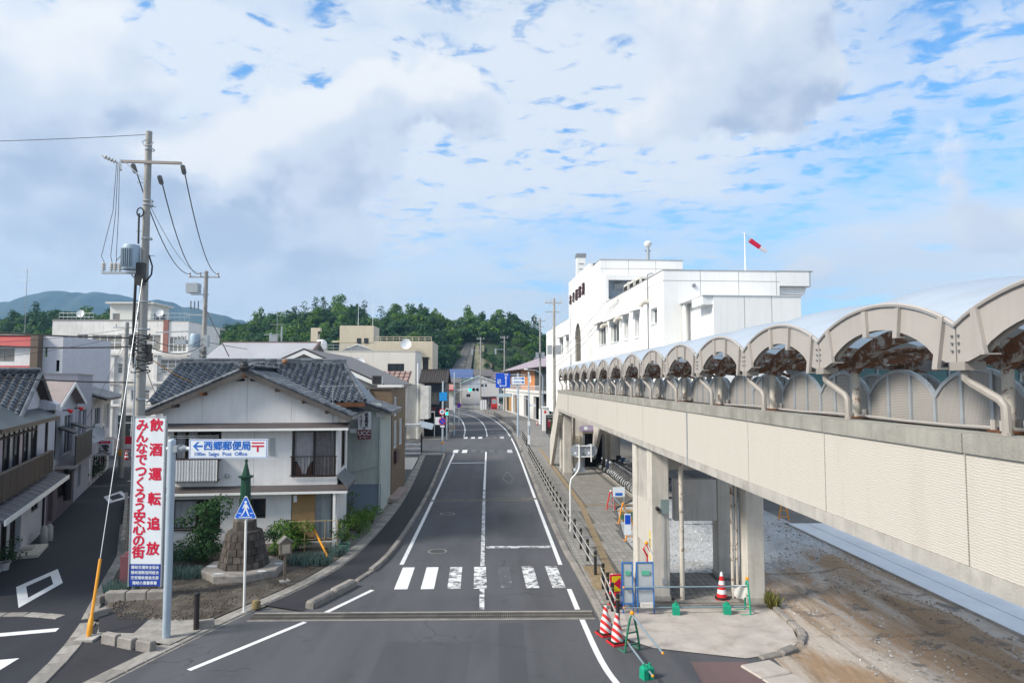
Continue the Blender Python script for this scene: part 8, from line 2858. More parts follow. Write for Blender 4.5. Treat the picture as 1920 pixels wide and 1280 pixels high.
_b.inputs['Emission Color'].default_value = (0.02,0.95,0.62,1)
_b.inputs['Emission Strength'].default_value = 1.0
for k in range(3):
    x = 2.12 + k * 0.48
    MB().cyl((x,-0.15,6.05),(x,-0.121,6.05),0.2,n=18).build('lens',GLOW if k == 0 else BLACK,hd)
    MB().tube([(x + 0.21 * math.cos(R(a)),-0.2,6.05 + 0.21 * math.sin(R(a))) for a in range(0,181,20)],0.02,5).build('visor',BLACK,hd)
MB().box(-0.14,-0.14,3.0,0.14,-0.1,3.9).build('control_box',WHITE_METAL,t2)
MB().box(-0.12,-0.12,1.0,0.12,-0.1,1.25).build('hazard_band',YELLOW,t2)
t3 = thing('pedestrian_signal','small pedestrian signal showing green left of the far crossing','traffic light',(-5.35,84.5,0))
MB().cyl((0,0,0),(0,0,3.9),0.06,n=8).build('pole',POLE_BLUE,t3)
MB().box(-0.2,-0.2,3.0,0.2,0.0,3.8).build('housing',WHITE_METAL,t3)
MB().box(-0.14,-0.23,3.44,0.14,-0.201,3.74).build('red_lens',BLACK,t3)
MB().box(-0.14,-0.23,3.06,0.14,-0.201,3.36).build('green_lens',GLOW,t3)
t = thing('no_parking_sign','round blue and red no parking sign on the inside of the bend','sign',(-5.15,112,0))
MB().cyl((0,0,0),(0,0,3.7),0.05,n=8).build('pole',WHITE_METAL,t)
round_sign(t,0,3.3,0.38,'nopark')
t = thing('guide_sign','big blue road guide sign with white arrows beside a white facility sign','sign',(3.5,87.5,0.1))
MB().cyl((0,0,0),(0,0,8.1),0.16,0.12,14).build('pole',POLE_BLUE,t,smooth=True)
for z in (7.9,6.6):
    MB().cyl((-2.9,0,z),(1.0,0,z),0.05,n=8).build('arm',POLE_BLUE,t)
bs = MB().box(-2.85,-0.12,6.25,-1.0,-0.06,8.1).build('blue_board',SIGN_BLUE,t)
ar = MB()
ar.box(-1.6,-0.126,6.45,-1.5,-0.121,7.5)
ar.face((-1.72,-0.126,7.45),(-1.38,-0.126,7.45),(-1.55,-0.126,7.72))
ar.box(-2.2,-0.126,6.45,-1.6,-0.121,6.53)
ar.face((-2.18,-0.126,6.36),(-2.18,-0.126,6.62),(-2.42,-0.126,6.49))
ar.build('arrow',SIGN_WHITE,bs)
for s_,x,z in (('中町',-1.5,7.92),('北町',-2.4,7.2),('都万',-2.4,6.88)):
    text(s_,0.26,SIGN_WHITE,'lettering',bs,(x,-0.123,z),bold=0.02)
for s_,x,z in (('Nakamachi',-1.5,7.76),('Kitamachi',-2.4,7.05),('Tsuma',-2.4,6.72)):
    text(s_,0.11,SIGN_WHITE,'lettering',bs,(x,-0.123,z))
ws_ = MB().box(-0.82,-0.22,6.7,0.85,-0.17,7.65).build('white_board',SIGN_WHITE,t)
for k,s_ in enumerate(('隠岐の島町','島根県合庁')):
    text('← ' + s_,0.22,SB,'lettering',ws_,(-0.1,-0.223,7.42 - k * 0.46),bold=0.02)
    MB().box(0.5,-0.224,7.28 - k * 0.46,0.76,-0.221,7.54 - k * 0.46).build('pictogram',SB,ws_)
def street_lamp(label,x,y,h,dx,group='street lamps'):
    t = thing('street_lamp',label,'street lamp',(x,y,0.1),0,group)
    MB().cyl((0,0,0),(0,0,h - 1.2),0.09,0.07,12).build('pole',POLE_BLUE,t,smooth=True)
    MB().tube([(0,0,h - 1.2),(dx * 0.1,0,h - 0.6),(dx * 0.4,0,h - 0.15),(dx,0,h)],0.05,8).build('arm',POLE_BLUE,t,smooth=True)
    MB().add([(dx - 0.35,-0.16,h - 0.04),(dx + 0.35,-0.16,h - 0.04),(dx + 0.35,0.16,h - 0.04),(dx - 0.35,0.16,h - 0.04),(dx - 0.2,-0.09,h + 0.1),(dx + 0.2,-0.09,h + 0.1),(dx + 0.2,0.09,h + 0.1),(dx - 0.2,0.09,h + 0.1)],
             [(3,2,1,0),(4,5,6,7),(0,1,5,4),(1,2,6,5),(2,3,7,6),(3,0,4,7)]).build('lantern',WHITE_METAL,t)
    return t
street_lamp('curved arm street lamp in front of the orange hall',7.95,104.0,8.9,-2.6)
street_lamp('curved arm street lamp beyond the blue guide sign',-1.9,190.0,8.0,3.2)
street_lamp('curved arm street lamp by the far warehouse',-8.3,190.0,8.2,3.0)
street_lamp('slender street lamp before the warehouse gable',-4.6,205.0,8.4,2.0)
t = thing('bus_stop_pole','pale blue pole with a boxed lamp sign over the right footway','sign',(4.15,74.5,0.1))
MB().cyl((0,0,0),(0,0,8.1),0.11,0.09,12).build('pole',POLE_BLUE,t,smooth=True)
MB().cyl((0,0,5.5),(-1.9,0,5.55),0.04,n=8).build('arm',WHITE_METAL,t)
MB().tube([(0,0,4.9),(-0.12,0,5.15),(-0.5,0,5.3),(-1.4,0,5.3)],0.03,6).build('arm_brace',WHITE_METAL,t)
MB().prism([(-3.45,-0.15,5.35),(-1.9,-0.15,5.35),(-2.0,-0.15,5.72),(-3.35,-0.15,5.72)],(0,0.4,0)).build('lamp_box',mat('lamp_box_blue',(0.46,0.56,0.62),0.4),t)
MB().box(0.1,-0.02,4.3,0.75,0.02,4.55).build('side_plate',SIGN_WHITE,t)
MB().box(-0.13,-0.14,0.2,0.13,-0.1,1.2).build('notice_plate',SIGN_WHITE,t)
MB().box(-0.13,-0.16,2.2,0.13,-0.1,2.7).build('control_box',WHITE_METAL,t)

# mirror and sign backs on the bent pole
t = thing('bent_sign_pole','white bent pole seen from behind with two grey discs and a triangle','sign',(3.72,32.1,0.1))
MB().tube([(0,0,0),(0,0,2.15),(0.05,0,2.4),(0.35,0,2.75),(0.43,0,2.95),(0.44,0,3.1),(0.44,0,4.0)],0.04,10).build('pole',WHITE,t,smooth=True)
for x in (0.34,0.97):
    o = MB().cyl((x,0.06,3.72),(x,0.08,3.72),0.31,n=28).build('disc',GALV,t)
    MB().box(x - 0.13,0.052,3.55,x - 0.03,0.058,3.66).build('label',SIGN_WHITE,o)
MB().box(0.3,0.0,3.92,1.1,0.04,3.97).build('cross_bar',WHITE,t)
MB().box(0.3,0.0,3.42,1.1,0.04,3.47).build('cross_bar',WHITE,t)
MB().cyl((1.0,0.0,3.2),(1.0,0.0,4.02),0.03,n=8).build('strut',WHITE,t)
o = MB().prism([(0.12,0.06,2.72),(0.76,0.06,2.72),(0.44,0.06,3.34)],(0,0.015,0)).build('triangle',GALV,t)
MB().box(0.16,0.052,2.8,0.26,0.058,2.9).build('label',SIGN_WHITE,o)

# pedestrian guard fence along the right kerb
PB = MB().cyl((0,0,0),(0,0,0.84),0.055,n=10).mesh('post',True)
PB.materials.append(BLACK)
PBY = MB().lathe([(0.056,0.68),(0.056,0.71)],n=10,caps=False).mesh('reflector')
PBY.materials.append(mat('reflector_yellow',(0.42,0.36,0.14),0.5))
def fence(label,path,n):
    t = thing('guard_fence',label,'fence',(0,0,0.11),0,'guard fences on the right kerb')
    pts = resample(path,0.1)
    for k in range(n + 1):
        x,y = pts[int(k / n * (len(pts) - 1))]
        p = link('post',PB,None,t,(x,y,0))
        link('reflector',PBY,None,p)
    for z in (0.36,0.70):
        MB().tube([(x - 0.078,y,z) for x,y in pts[::4] + [pts[-1]]],0.024,6).build('rail',mat('rail_pale',(0.40,0.39,0.37),0.4),t,smooth=True)
fence('long black and white guard fence from the near kerb end to the side street',[(3.78,24.9),(3.68,41),(3.72,67.5)],22)
fence('short black and white guard fence beside the cones',[(3.66,19.9),(3.78,23.2)],3)
fence('guard fence between the far crossings',[(3.95,74.5),(3.95,85.5)],6)
fence('guard fence curving away round the bend',[(3.6,90),(3.3,108),(2.2,125),(0.6,146),(-1.5,158)],34)
fence('guard fence at the far corner by the cabinets',[(-4.4,172),(-8.0,190)],10)

# ================================================================== road works
def cone(label,loc,h=0.72,m2=None,base=True):
    t = thing('traffic_cone',label,'traffic cone',loc,RNG.random() * 6,'traffic cones')
    r0,r1 = 0.15 * h / 0.72,0.035
    zs = [0.03,0.16,0.27,0.40,0.50,0.62,0.72]
    for k in range(6):
        za,zb = zs[k] * h / 0.72,zs[k + 1] * h / 0.72
        f = lambda z: r0 + (r1 - r0) * z / h
        MB().cyl((0,0,za),(0,0,zb),f(za),f(zb),18,k == 5).build('band',RED if k % 2 == 0 else SIGN_WHITE,t,smooth=True)
    MB().box(-0.2,-0.2,0.0,0.2,0.2,0.03).build('base',RED,t)
    if base:
        MB().lathe([(0.22,0.031),(0.22,0.075),(0.17,0.08)],n=16).build('weight',RUBBER,t)
    return t
def cone_slanted(label,loc):
    """large cone wrapped with slanting reflective bands"""
    t = thing('traffic_cone',label,'traffic cone',loc,R(20),'traffic cones')
    m,nt,b = MATS.get('cone_wrap'),None,None
    if m is None:
        m,nt,b = new_mat('cone_wrap')
        w = nt.nodes.new('ShaderNodeTexWave')
        w.bands_direction = 'Z'
        w.wave_profile = 'SAW'
        w.inputs['Scale'].default_value = 1.5
        v = coord(nt)
        sp = nt.nodes.new('ShaderNodeSeparateXYZ')
        nt.links.new(v,sp.inputs[0])
        cb = nt.nodes.new('ShaderNodeCombineXYZ')
        nt.links.new(math_n(nt,'ADD',sp.outputs[2],math_n(nt,'MULTIPLY',sp.outputs[0],0.9)),cb.inputs[2])
        nt.links.new(cb.outputs[0],w.inputs['Vector'])
        setcol(nt,b,mix_n(nt,ramp(nt,w.outputs['Fac'],[(0.49,0.0),(0.51,1.0)]),(0.62,0.02,0.02),(0.66,0.66,0.66)))
        b.inputs['Roughness'].default_value = 0.4
    MB().lathe([(0.165,0.05),(0.14,0.35),(0.08,0.56),(0.045,0.77),(0.04,0.78)],n=20).build('body',m,t,smooth=True)
    MB().box(-0.22,-0.22,0.0,0.22,0.22,0.04).build('base',RED,t)
    MB().box(-0.19,-0.19,0.041,0.19,0.19,0.08).build('weight',RUBBER,t)
cone_slanted('large striped cone at the kerb end, the farther of the pair',(3.22,19.4,0))
cone_slanted('large striped cone nearer the green barrier stand',(3.42,18.75,0))
cone('red and white cone beside the white cloth under the walkway',(7.4,22.05,0.1),0.85)
cone('red and white cone farther behind the short guard fence',(3.95,22.5,0.1),0.7)
cone('red and white cone leaning close to the short guard fence',(3.92,21.6,0.1),0.7)
cone('small red cone standing in the street beyond the alley',(-33.27,64,0.28)[:2] + (0.0,),0.9)
cone('small red cone at the foot of the white footed pole',(7.6,112,0.1),0.8)
# yellow arrow board
t = thing('arrow_board','yellow detour board with red border and red arrow','sign',(4.02,21.45,0.1),R(8))
MB().box(-0.32,-0.02,0.42,0.42,0.02,0.98).build('red_border',SIGN_RED,t)
f_ = MB().box(-0.27,-0.025,0.47,0.37,-0.021,0.93).build('yellow_face',mat('board_yellow',(0.80,0.58,0.01),0.4),t)
MB().prism([(-0.22,-0.03,0.70),(0.0,-0.03,0.88),(0.0,-0.03,0.77),(0.3,-0.03,0.77),(0.3,-0.03,0.63),(0.0,-0.03,0.63),(0.0,-0.03,0.52)],(0,0.004,0)).build('arrow',SIGN_RED,f_)
for x in (-0.2,0.3):
    MB().bar((x,0.03,0.0),(x,0.03,0.42),0.03).build('leg',GREEN_D,t)
MB().box(0.1,-0.06,0.72,0.36,-0.031,0.86).build('clip',mat('clip_brown',(0.15,0.05,0.02),0.5),t)
# blue framed panels
for x0,x1,lab in ((4.02,4.36,'narrow blue framed grey site panel'),(4.46,5.0,'wide blue framed grey site panel')):
    t = thing('site_barrier',lab + ' before the near column','barrier',(x0,21.05,0.02))
    w = x1 - x0
    for x in (0,w - 0.035):
        MB().bar((x + 0.017,0,0.0),(x + 0.017,0.12,1.5),0.035).build('leg',BLUE_STEEL,t)
        MB().bar((x + 0.017,0.42,0.0),(x + 0.017,0.14,1.45),0.03).build('stay',BLUE_STEEL,t)
    for z,y in ((1.48,0.118),(0.72,0.058),(0.28,0.022)):
        MB().bar((0.035,y,z),(w - 0.035,y,z),0.035).build('rail',BLUE_STEEL,t)
    for z0,z1 in ((0.74,1.46),(0.30,0.70)):
        MB().face((0.036,z0 * 0.08 + 0.003,z0),(w - 0.036,z0 * 0.08 + 0.003,z0),(w - 0.036,z1 * 0.08 + 0.003,z1),(0.036,z1 * 0.08 + 0.003,z1)).build('sheet',mat('panel_sheet',(0.40,0.44,0.46),0.35,var=0.12,scale=2.5),t)
    MB().box(w * 0.3,0.06,1.12,w * 0.75,0.084,1.24).build('green_tape',mat('tape_green',(0.10,0.45,0.30),0.5),t)
o = MB().box(-0.18,-0.07,0.0,0.18,0.07,0.13).build('weight_block',mat('weight_white',(0.58,0.56,0.53),0.7),None,label='white concrete weight at the foot of the wide site panel',cat='weight')
o.location = (4.72,20.9,0.24)
def jerrycan(label,loc,rz=0.0):
    t = thing('water_weight',label,'water weight',loc,rz,'green water weights')
    for s in (-1,1):
        o = MB().add([(s * 0.02,-0.14,0),(s * 0.17,-0.14,0),(s * 0.17,0.14,0),(s * 0.02,0.14,0),(s * 0.02,-0.14,0.30),(s * 0.17,-0.13,0.28),(s * 0.17,0.13,0.28),(s * 0.02,0.14,0.30),(s * 0.05,-0.09,0.36),(s * 0.14,-0.08,0.34),(s * 0.14,0.08,0.34),(s * 0.05,0.09,0.36)],
                     [(0,1,2,3),(0,1,5,4),(1,2,6,5),(2,3,7,6),(3,0,4,7),(4,5,9,8),(5,6,10,9),(6,7,11,10),(7,4,8,11),(8,9,10,11)]).build('can',GREEN_P,t)
        MB().cyl((s * 0.1,0,0.35),(s * 0.1,0,0.41),0.035,n=10).build('cap',GREEN_P,o)
    MB().box(-0.06,-0.03,0.30,0.06,0.03,0.35).build('strap',GREEN_P,t)
    t.scale = (0.8,0.8,0.85)
jerrycan('green water weight on the pipe nearer the site panels',(5.62,20.95,0.02),R(80))
jerrycan('green water weight on the pipe nearer the white cloth',(7.18,20.95,0.02),R(80))
jerrycan('green water weight lowest in the view beside the road',(3.72,16.55,0.0),R(20))
PIPE_B = mat('pipe_blue_grey',(0.25,0.33,0.38),0.45,metal=0.3)
def a_stand(label,loc,rz,m,cap,h=0.95):
    t = thing('barrier_stand',label,'barrier',loc,rz,'barrier stands')
    for s in (-1,1):
        MB().tube([(s * 0.24,0,0),(s * 0.17,0,h * 0.45),(s * 0.07,0,h * 0.88),(0,0,h)],0.03,6).build('leg',m,t)
        MB().tube([(s * 0.24,0.02,0),(s * 0.24,0.3,0.0)],0.02,6).build('foot',m,t)
    for z,w in ((0.18,0.21),(0.5,0.15)):
        MB().bar((-w,0,z * h),(w,0,z * h),0.04,0.03).build('rung',m,t)
    MB().ball((0,0,h + 0.02),0.06,8,6).build('cap',cap,t)
    return t
a_stand('green barrier stand with orange cap beside the striped cones',(3.72,18.2,0),R(25),GREEN_D,ORANGE)
a_stand('green barrier stand holding the white cloth',(7.85,21.05,0.02),R(90),GREEN_P,ORANGE,0.98)
a_stand('orange barrier stand on the paving below the bicycle racks',(6.52,33.8,0.1),R(15),ORANGE,ORANGE,0.95)
a_stand('orange barrier stand half behind the pier',(6.15,30.2,0.1),R(15),ORANGE,ORANGE,0.95)
a_stand('orange barrier stand alone in the yard beyond the walkway',(14.85,34.6,0.05),R(-20),ORANGE,ORANGE,1.0)
a_stand('red and white barrier stand below the bicycle racks',(6.55,37.4,0.1),R(10),RED,WHITE,1.0)
def rail_pipe(label,p,q):
    t = thing('barrier_pipe',label,'pipe',(0,0,0),0,'barrier pipes')
    MB().cyl(p,q,0.024,n=10).build('tube',PIPE_B,t,smooth=True)
    for e in (p,q):
        MB().ball(e,0.034,8,5).build('end_cap',ORANGE,t)
rail_pipe('upper grey pipe rail spanning the pier opening',(4.05,21.02,0.80),(7.85,21.02,0.80))
rail_pipe('lower grey pipe rail spanning the pier opening',(4.05,21.0,0.20),(7.85,21.0,0.20))
rail_pipe('upper grey pipe running down from the green stand',(3.72,18.2,0.92),(4.0,16.1,0.75))
rail_pipe('lower grey pipe running down from the green stand',(3.6,18.2,0.22),(3.78,16.2,0.2))
rail_pipe('upper pipe between the red stand and the orange stand',(6.55,37.4,0.92),(6.52,33.8,0.9))
rail_pipe('upper pipe between the two orange stands',(6.52,33.8,0.92),(6.15,30.2,0.9))
t = thing('white_cloth','white cloth hung over the pipe rail under the walkway','cloth',(0,0,0))
MB().grid(lambda s,tt: (7.42 + 0.4 * s,21.0 + 0.02 * math.sin(9 * s + 3 * tt),0.83 - (0.30 + 0.10 * math.sin(math.pi * s)) * tt),14,6).build('fabric',mat('cloth_white',(0.62,0.60,0.56),0.9,var=0.08),t,smooth=True)
MB().bar((7.42,20.99,0.835),(7.82,20.99,0.835),0.02).build('hem',SIGN_WHITE,t)
t = thing('site_lamp','red and white lamp arm behind the wide site panel','lamp',(4.9,21.55,0.1))
MB().cyl((0,0,0),(0,0,1.55),0.025,n=8).build('post',RED,t)
MB().tube([(0,0,1.5),(-0.12,0,1.72),(-0.02,0,1.85),(0.12,0,1.6)],0.03,8).build('arm',RED,t)
MB().ball((-0.02,0,1.9),0.06,8,6).build('lamp',ORANGE,t)
MB().cyl((0.02,0,1.85),(0.14,0,1.55),0.035,n=8).build('white_tube',WHITE,t)
t = thing('notice_board','small white notice board by the bicycle racks','notice board',(6.95,37.2,0.1))
MB().box(-0.32,-0.02,0.75,0.32,0.02,1.25).build('board',SIGN_WHITE,t)
for x in (-0.28,0.28):
    MB().cyl((x,0,0),(x,0,0.75),0.02,n=6).build('leg',GALV,t)
MB().box(-0.2,-0.026,0.8,0.2,-0.021,0.95).build('blue_text_block',SB,t)
o = MB().box(-0.35,-0.3,0,1.6,0.3,0.42).build('material_pile',mat('tarp_green',(0.05,0.14,0.10),0.6,var=0.2),None,label='green sheeted pile of planks beside the near pier',cat='pile')
o.location = (7.0,35.0,0.05)
for k in range(4):
    MB().box(-0.5 ,-0.28 + k * 0.15,0.42,1.7,-0.16 + k * 0.15,0.47).build('plank',mat('plank_tan',(0.42,0.28,0.14),0.8),o)
t = thing('blue_sign_panel','small blue and white sign beside the pier','sign',(5.98,30.0,0.1))
MB().box(-0.14,-0.02,0.3,0.14,0.02,1.2).build('board',SIGN_WHITE,t)
MB().box(-0.12,-0.026,0.75,0.12,-0.021,1.15).build('blue_face',SIGN_BLUE,t)

# ================================================================== bicycles and motorcycles
pad_b = sheet('bicycle_pad',[(8.6,41.2),(8.6,55.8),(14.5,55.8),(14.5,41.2)],0.16,CONC_PALE)
MB().box(8.45,41.2,0.0,8.598,55.8,0.165).build('pad_kerb',CONC_KERB,pad_b)
BFR = [mat('bike_silver',(0.45,0.46,0.48),0.3,metal=0.6),mat('bike_black',(0.02,0.02,0.022),0.35),mat('bike_navy',(0.03,0.05,0.12),0.35),mat('bike_maroon',(0.16,0.02,0.03),0.35)]
def bike_proto(m):
    """side-on city bicycle along x, front wheel at -x"""
    t = thing('bicycle','bicycle','bicycle',(0,0,0))
    r = 0.32
    def wheel(x,nm):
        w = MB().tube([(x + r * math.cos(a * math.pi / 14),0,r + r * math.sin(a * math.pi / 14)) for a in range(29)],0.022,6).build(nm,RUBBER,t)
        sp = MB()
        for k in range(7):
            a = k * math.pi / 7
            sp.cyl((x + 0.3 * math.cos(a),0,r + 0.3 * math.sin(a)),(x - 0.3 * math.cos(a),0,r - 0.3 * math.sin(a)),0.005,n=3)
        sp.build('spokes',GALV,w)
        MB().tube([(x + 0.295 * math.cos(a * math.pi / 10),0,r + 0.295 * math.sin(a * math.pi / 10)) for a in range(21)],0.010,5).build('rim',GALV,w)
        g = MB().tube([(x + 0.36 * math.cos(R(a)),0,r + 0.36 * math.sin(R(a))) for a in range(10,171,20)],0.022,5).build('mudguard',GALV,w)
    wheel(-0.52,'front_wheel')
    wheel(0.52,'rear_wheel')
    fr = MB()
    for p,q,rr in (((-0.36,0,0.88),(0.0,0,0.30),0.022),((0.0,0,0.30),(0.16,0,0.78),0.020),((-0.34,0,0.78),(0.12,0,0.60),0.018),((0.0,0,0.30),(0.52,0,0.32),0.014),((0.14,0,0.66),(0.52,0,0.32),0.012),((-0.38,0,0.95),(-0.52,0,0.32),0.018)):
        fr.cyl(p,q,rr,n=6)
    fr.build('frame',m,t)
    MB().tube([(-0.22,-0.27,1.0),(-0.36,-0.2,1.04),(-0.40,0,1.0),(-0.36,0.2,1.04),(-0.22,0.27,1.0)],0.014,6).build('handlebar',GALV,t)
    MB().lathe([(0.04,0.80),(0.10,0.86),(0.09,0.90),(0.02,0.91)],(0.18,0,0),10).build('saddle',BLACK,t,smooth=True)
    bk_ = MB()
    for s in (0,1):
        bk_.box(-0.72 + s * 0.26,-0.16,0.72,-0.70 + s * 0.26,0.16,0.98)
    for s in (-1,1):
        bk_.box(-0.70,s * 0.16 - 0.008,0.72,-0.46,s * 0.16 + 0.008,0.98)
    bk_.box(-0.70,-0.15,0.71,-0.46,0.15,0.719)
    bk_.build('basket',mat('basket_grey',(0.12,0.12,0.125),0.5),t)
    MB().box(0.36,-0.07,0.68,0.72,0.07,0.70).build('carrier',GALV,t)
    MB().cyl((0.45,0.05,0.34),(0.5,0.22,0.0),0.010,n=5).build('kickstand',GALV,t)
    MB().cyl((-0.1,0.07,0.30),(0.1,-0.07,0.30),0.07,n=10).build('crank',STEEL,t)
    return t
protos_b = [bike_proto(m) for m in BFR]
nb = 0
cols_w = ('silver','black','navy','maroon')
spots_b = [(9.35,42.2 + i * 0.62) for i in range(13)] + [(11.0,42.6 + i * 0.7) for i in range(12)]
used = set()
for i,(x,y) in enumerate(spots_b):
    k = (1,0,1,0,2,1,1,0,3,1,1,2,1)[i % 13]
    rz_ = R(random.uniform(-12,6))
    row = 'in the front row' if i < 13 else 'in the back row'
    lab = f'{cols_w[k]} framed city bicycle with basket parked {row} under the walkway'
    if k not in used:
        o = protos_b[k]
        used.add(k)
        o.location = (x,y,0.16)
        o.rotation_euler = (R(random.uniform(-5,5)),0,rz_)
        o['label'] = lab
        o['group'] = f'{cols_w[k]} bicycles {row}'
    else:
        o = dup(protos_b[k],(x,y,0.16),rz_,lab,f'{cols_w[k]} bicycles {row}')
        o.rotation_euler = (R(random.uniform(-5,5)),0,rz_)
def motorbike(label,loc,rz,m):
    t = thing('motor_scooter',label,'scooter',loc,rz,'scooters beside the bicycles')
    for x,nm in ((-0.6,'front_wheel'),(0.6,'rear_wheel')):
        w = MB().tube([(x + 0.22 * math.cos(a * math.pi / 10),0,0.27 + 0.22 * math.sin(a * math.pi / 10)) for a in range(21)],0.055,8).build(nm,RUBBER,t,smooth=True)
        MB().cyl((x,-0.05,0.27),(x,0.05,0.27),0.14,n=12).build('hub',GALV,w)
    MB().prism([(-0.5,-0.15,0.45),(-0.38,-0.15,0.95),(-0.28,-0.15,0.95),(-0.22,-0.15,0.42),(0.1,-0.15,0.32),(0.2,-0.15,0.70),(0.8,-0.15,0.78),(0.85,-0.15,0.55),(0.55,-0.15,0.40),(0.1,-0.15,0.22),(-0.35,-0.15,0.3)],(0,0.3,0)).build('body',m,t)
    MB().box(0.12,-0.13,0.72,0.8,0.13,0.84).build('seat',BLACK,t)
    MB().tube([(-0.3,-0.33,1.0),(-0.4,0,1.03),(-0.3,0.33,1.0)],0.02,6).build('handlebar',BLACK,t)
    MB().cyl((-0.4,0,0.95),(-0.6,0,0.27),0.035,n=6).build('fork',STEEL,t)
    for s in (-1,1):
        MB().cyl((-0.35,s * 0.25,1.02),(-0.35,s * 0.3,1.25),0.01,n=4).build('mirror_stalk',BLACK,t)
    MB().ball((-0.46,0,0.93),0.09,10,6).build('headlamp',WHITE_METAL,t)
    MB().box(0.62,-0.2,0.86,1.0,0.2,1.15).build('top_box',m,t)
motorbike('black scooter nearest the lift entrance',(9.2,53.6,0.16),R(-8),BFR[1])
motorbike('navy scooter between the black scooter and the bicycles',(9.3,52.2,0.16),R(-5),BFR[2])
motorbike('silver scooter next to the bicycle row',(9.35,50.9,0.16),R(-10),BFR[0])
MB().box(11.6,56.0,0.05,12.4,56.1,2.6).build('door',GALV,lift)

# ================================================================== garden planting
def shrub(name,label,loc,clumps,per,size,m,stem=0.5,group='garden shrubs'):
    t = thing(name,label,'shrub',loc,0,group)
    link('foliage',cards_mesh('foliage',leaf_cloud(clumps,per,size,RNG),m),None,t)
    mb = MB()
    for k in range(4):
        a = k * 1.6
        mb.tube([(0.04 * math.cos(a),0.04 * math.sin(a),-0.05),(0.12 * math.cos(a),0.12 * math.sin(a),stem * 0.6),(clumps[k % len(clumps)][0] * 0.7,clumps[k % len(clumps)][1] * 0.7,clumps[k % len(clumps)][2])],[0.03,0.022,0.01],5)
    mb.build('stem',BARK,t)
    return t
def rc(n,rx,ry,z0,z1,r0,r1):
    return [(RNG.uniform(-rx,rx),RNG.uniform(-ry,ry),RNG.uniform(z0,z1),RNG.uniform(r0,r1)) for _ in range(n)]
shrub('garden_tree','dark leafy garden tree before the lower left house window',(-11.15,27.4,0.05),rc(15,0.55,0.4,0.5,2.1,0.30,0.5) + [(-0.95,0,1.5,0.25),(-0.7,0.1,1.35,0.3)],900,0.06,LEAF_D,1.0)
shrub('garden_shrub','rounded dark shrub at the foot of the garden tree',(-11.2,26.9,0.05),rc(9,0.5,0.35,0.2,0.8,0.28,0.42),900,0.055,LEAF_D)
shrub('garden_shrub','light green shrub directly behind the monument',(-8.0,27.0,0.05),rc(6,0.35,0.3,0.5,1.5,0.2,0.34),900,0.06,LEAF_B)
shrub('climber','climbing plant spreading over the bamboo trellis',(-8.0,28.9,0.05),rc(18,0.75,0.2,0.2,1.15,0.22,0.38),900,0.055,LEAF)
shrub('climber','dark climbing plant on the left of the trellis',(-8.6,28.3,0.05),rc(10,0.4,0.3,0.2,1.1,0.24,0.4),900,0.055,LEAF_D)
shrub('garden_shrub','bright green bush beside the gutter near the porch post',(-6.35,30.2,0.0),rc(9,0.35,0.6,0.25,1.0,0.24,0.4),900,0.055,LEAF_B)
shrub('garden_shrub','bushy green shrub in the side strip by the cafe wall',(-6.15,32.6,0.0),rc(11,0.35,1.0,0.2,0.9,0.24,0.4),900,0.055,LEAF)
shrub('garden_shrub','low green shrub nearest the brick steps',(-5.95,35.0,0.0),rc(6,0.25,0.6,0.2,0.7,0.2,0.32),900,0.055,LEAF_B)
shrub('garden_shrub','thin leafy shrub against the cafe wall',(-7.2,35.6,0.0),rc(5,0.5,0.2,0.6,1.5,0.16,0.26),300,0.06,LEAF)
def tuft_clump(name,label,loc,rx,ry,n,h,m,group):
    """upright spiky herb clump"""
    t = thing(name,label,'plant',loc,0,group)
    V = []
    for _ in range(n):
        x,y = RNG.uniform(-1,1),RNG.uniform(-1,1)
        if x * x + y * y > 1:
            continue
        x,y = x * rx,y * ry
        a = RNG.uniform(0,6.28)
        l = h * RNG.uniform(0.6,1.1)
        dx,dy = RNG.normal(0,0.25) * l,RNG.normal(0,0.25) * l
        w = 0.022
        V += [(x - w * math.cos(a),y - w * math.sin(a),0),(x + w * math.cos(a),y + w * math.sin(a),0),(x + dx * 0.6 + w * math.cos(a),y + dy * 0.6 + w * math.sin(a),l * 0.7),(x + dx,y + dy,l)]
    link('foliage',cards_mesh('foliage',np.array(V),m),None,t)
    V2 = leaf_cloud([(RNG.uniform(-rx,rx) * .8,RNG.uniform(-ry,ry) * .8,h * 0.35,0.16) for _ in range(max(4,int(rx * 9)))],900,0.03,RNG)
    link('lower_leaves',cards_mesh('foliage',V2,m),None,t)
for lab,x,y,rx,ry in (('grey green herb clump along the house wall left of the gas cylinder',-12.6,27.6,1.1,0.35),('grey green herb clump in front of the monument plinth',-11.0,25.2,0.75,0.4),('grey green herb clump at the foot of the banner',-12.2,23.4,0.55,0.35),('grey green herb clump behind the pale blue sign pole',-11.6,25.3,0.4,0.3),('grey green herb clump below the yellow pole',-6.95,26.9,0.85,0.4),('small grey green herb clump by the planter',-6.2,28.3,0.35,0.3)):
    tuft_clump('lavender',lab,(x,y,0.07),rx,ry,int(420 * rx * ry / 0.3),0.42,LEAF_GREY,'grey green herbs')
tuft_clump('grass_tuft','yellow green grass tuft at the foot of the right column',(8.8,21.6,0.0),0.22,0.35,260,0.45,leaf('grass_dry',(0.10,0.12,0.03),(0.24,0.22,0.07)),'grass tufts')
# trellis of bamboo canes
t = thing('trellis','bamboo cane trellis behind the yellow guard','trellis',(-7.4,28.6,0.05),R(4))
for x in (-1.0,-0.2,0.6,1.1):
    MB().cyl((x,0,0),(x + 0.03,0,1.35),0.018,n=6).build('cane',mat('bamboo',(0.36,0.27,0.14),0.7,var=0.2),t)
for z in (0.55,1.28):
    MB().cyl((-1.05,0.02,z),(1.2,0.02,z + 0.02),0.016,n=6).build('cross_cane',MATS['bamboo'],t)
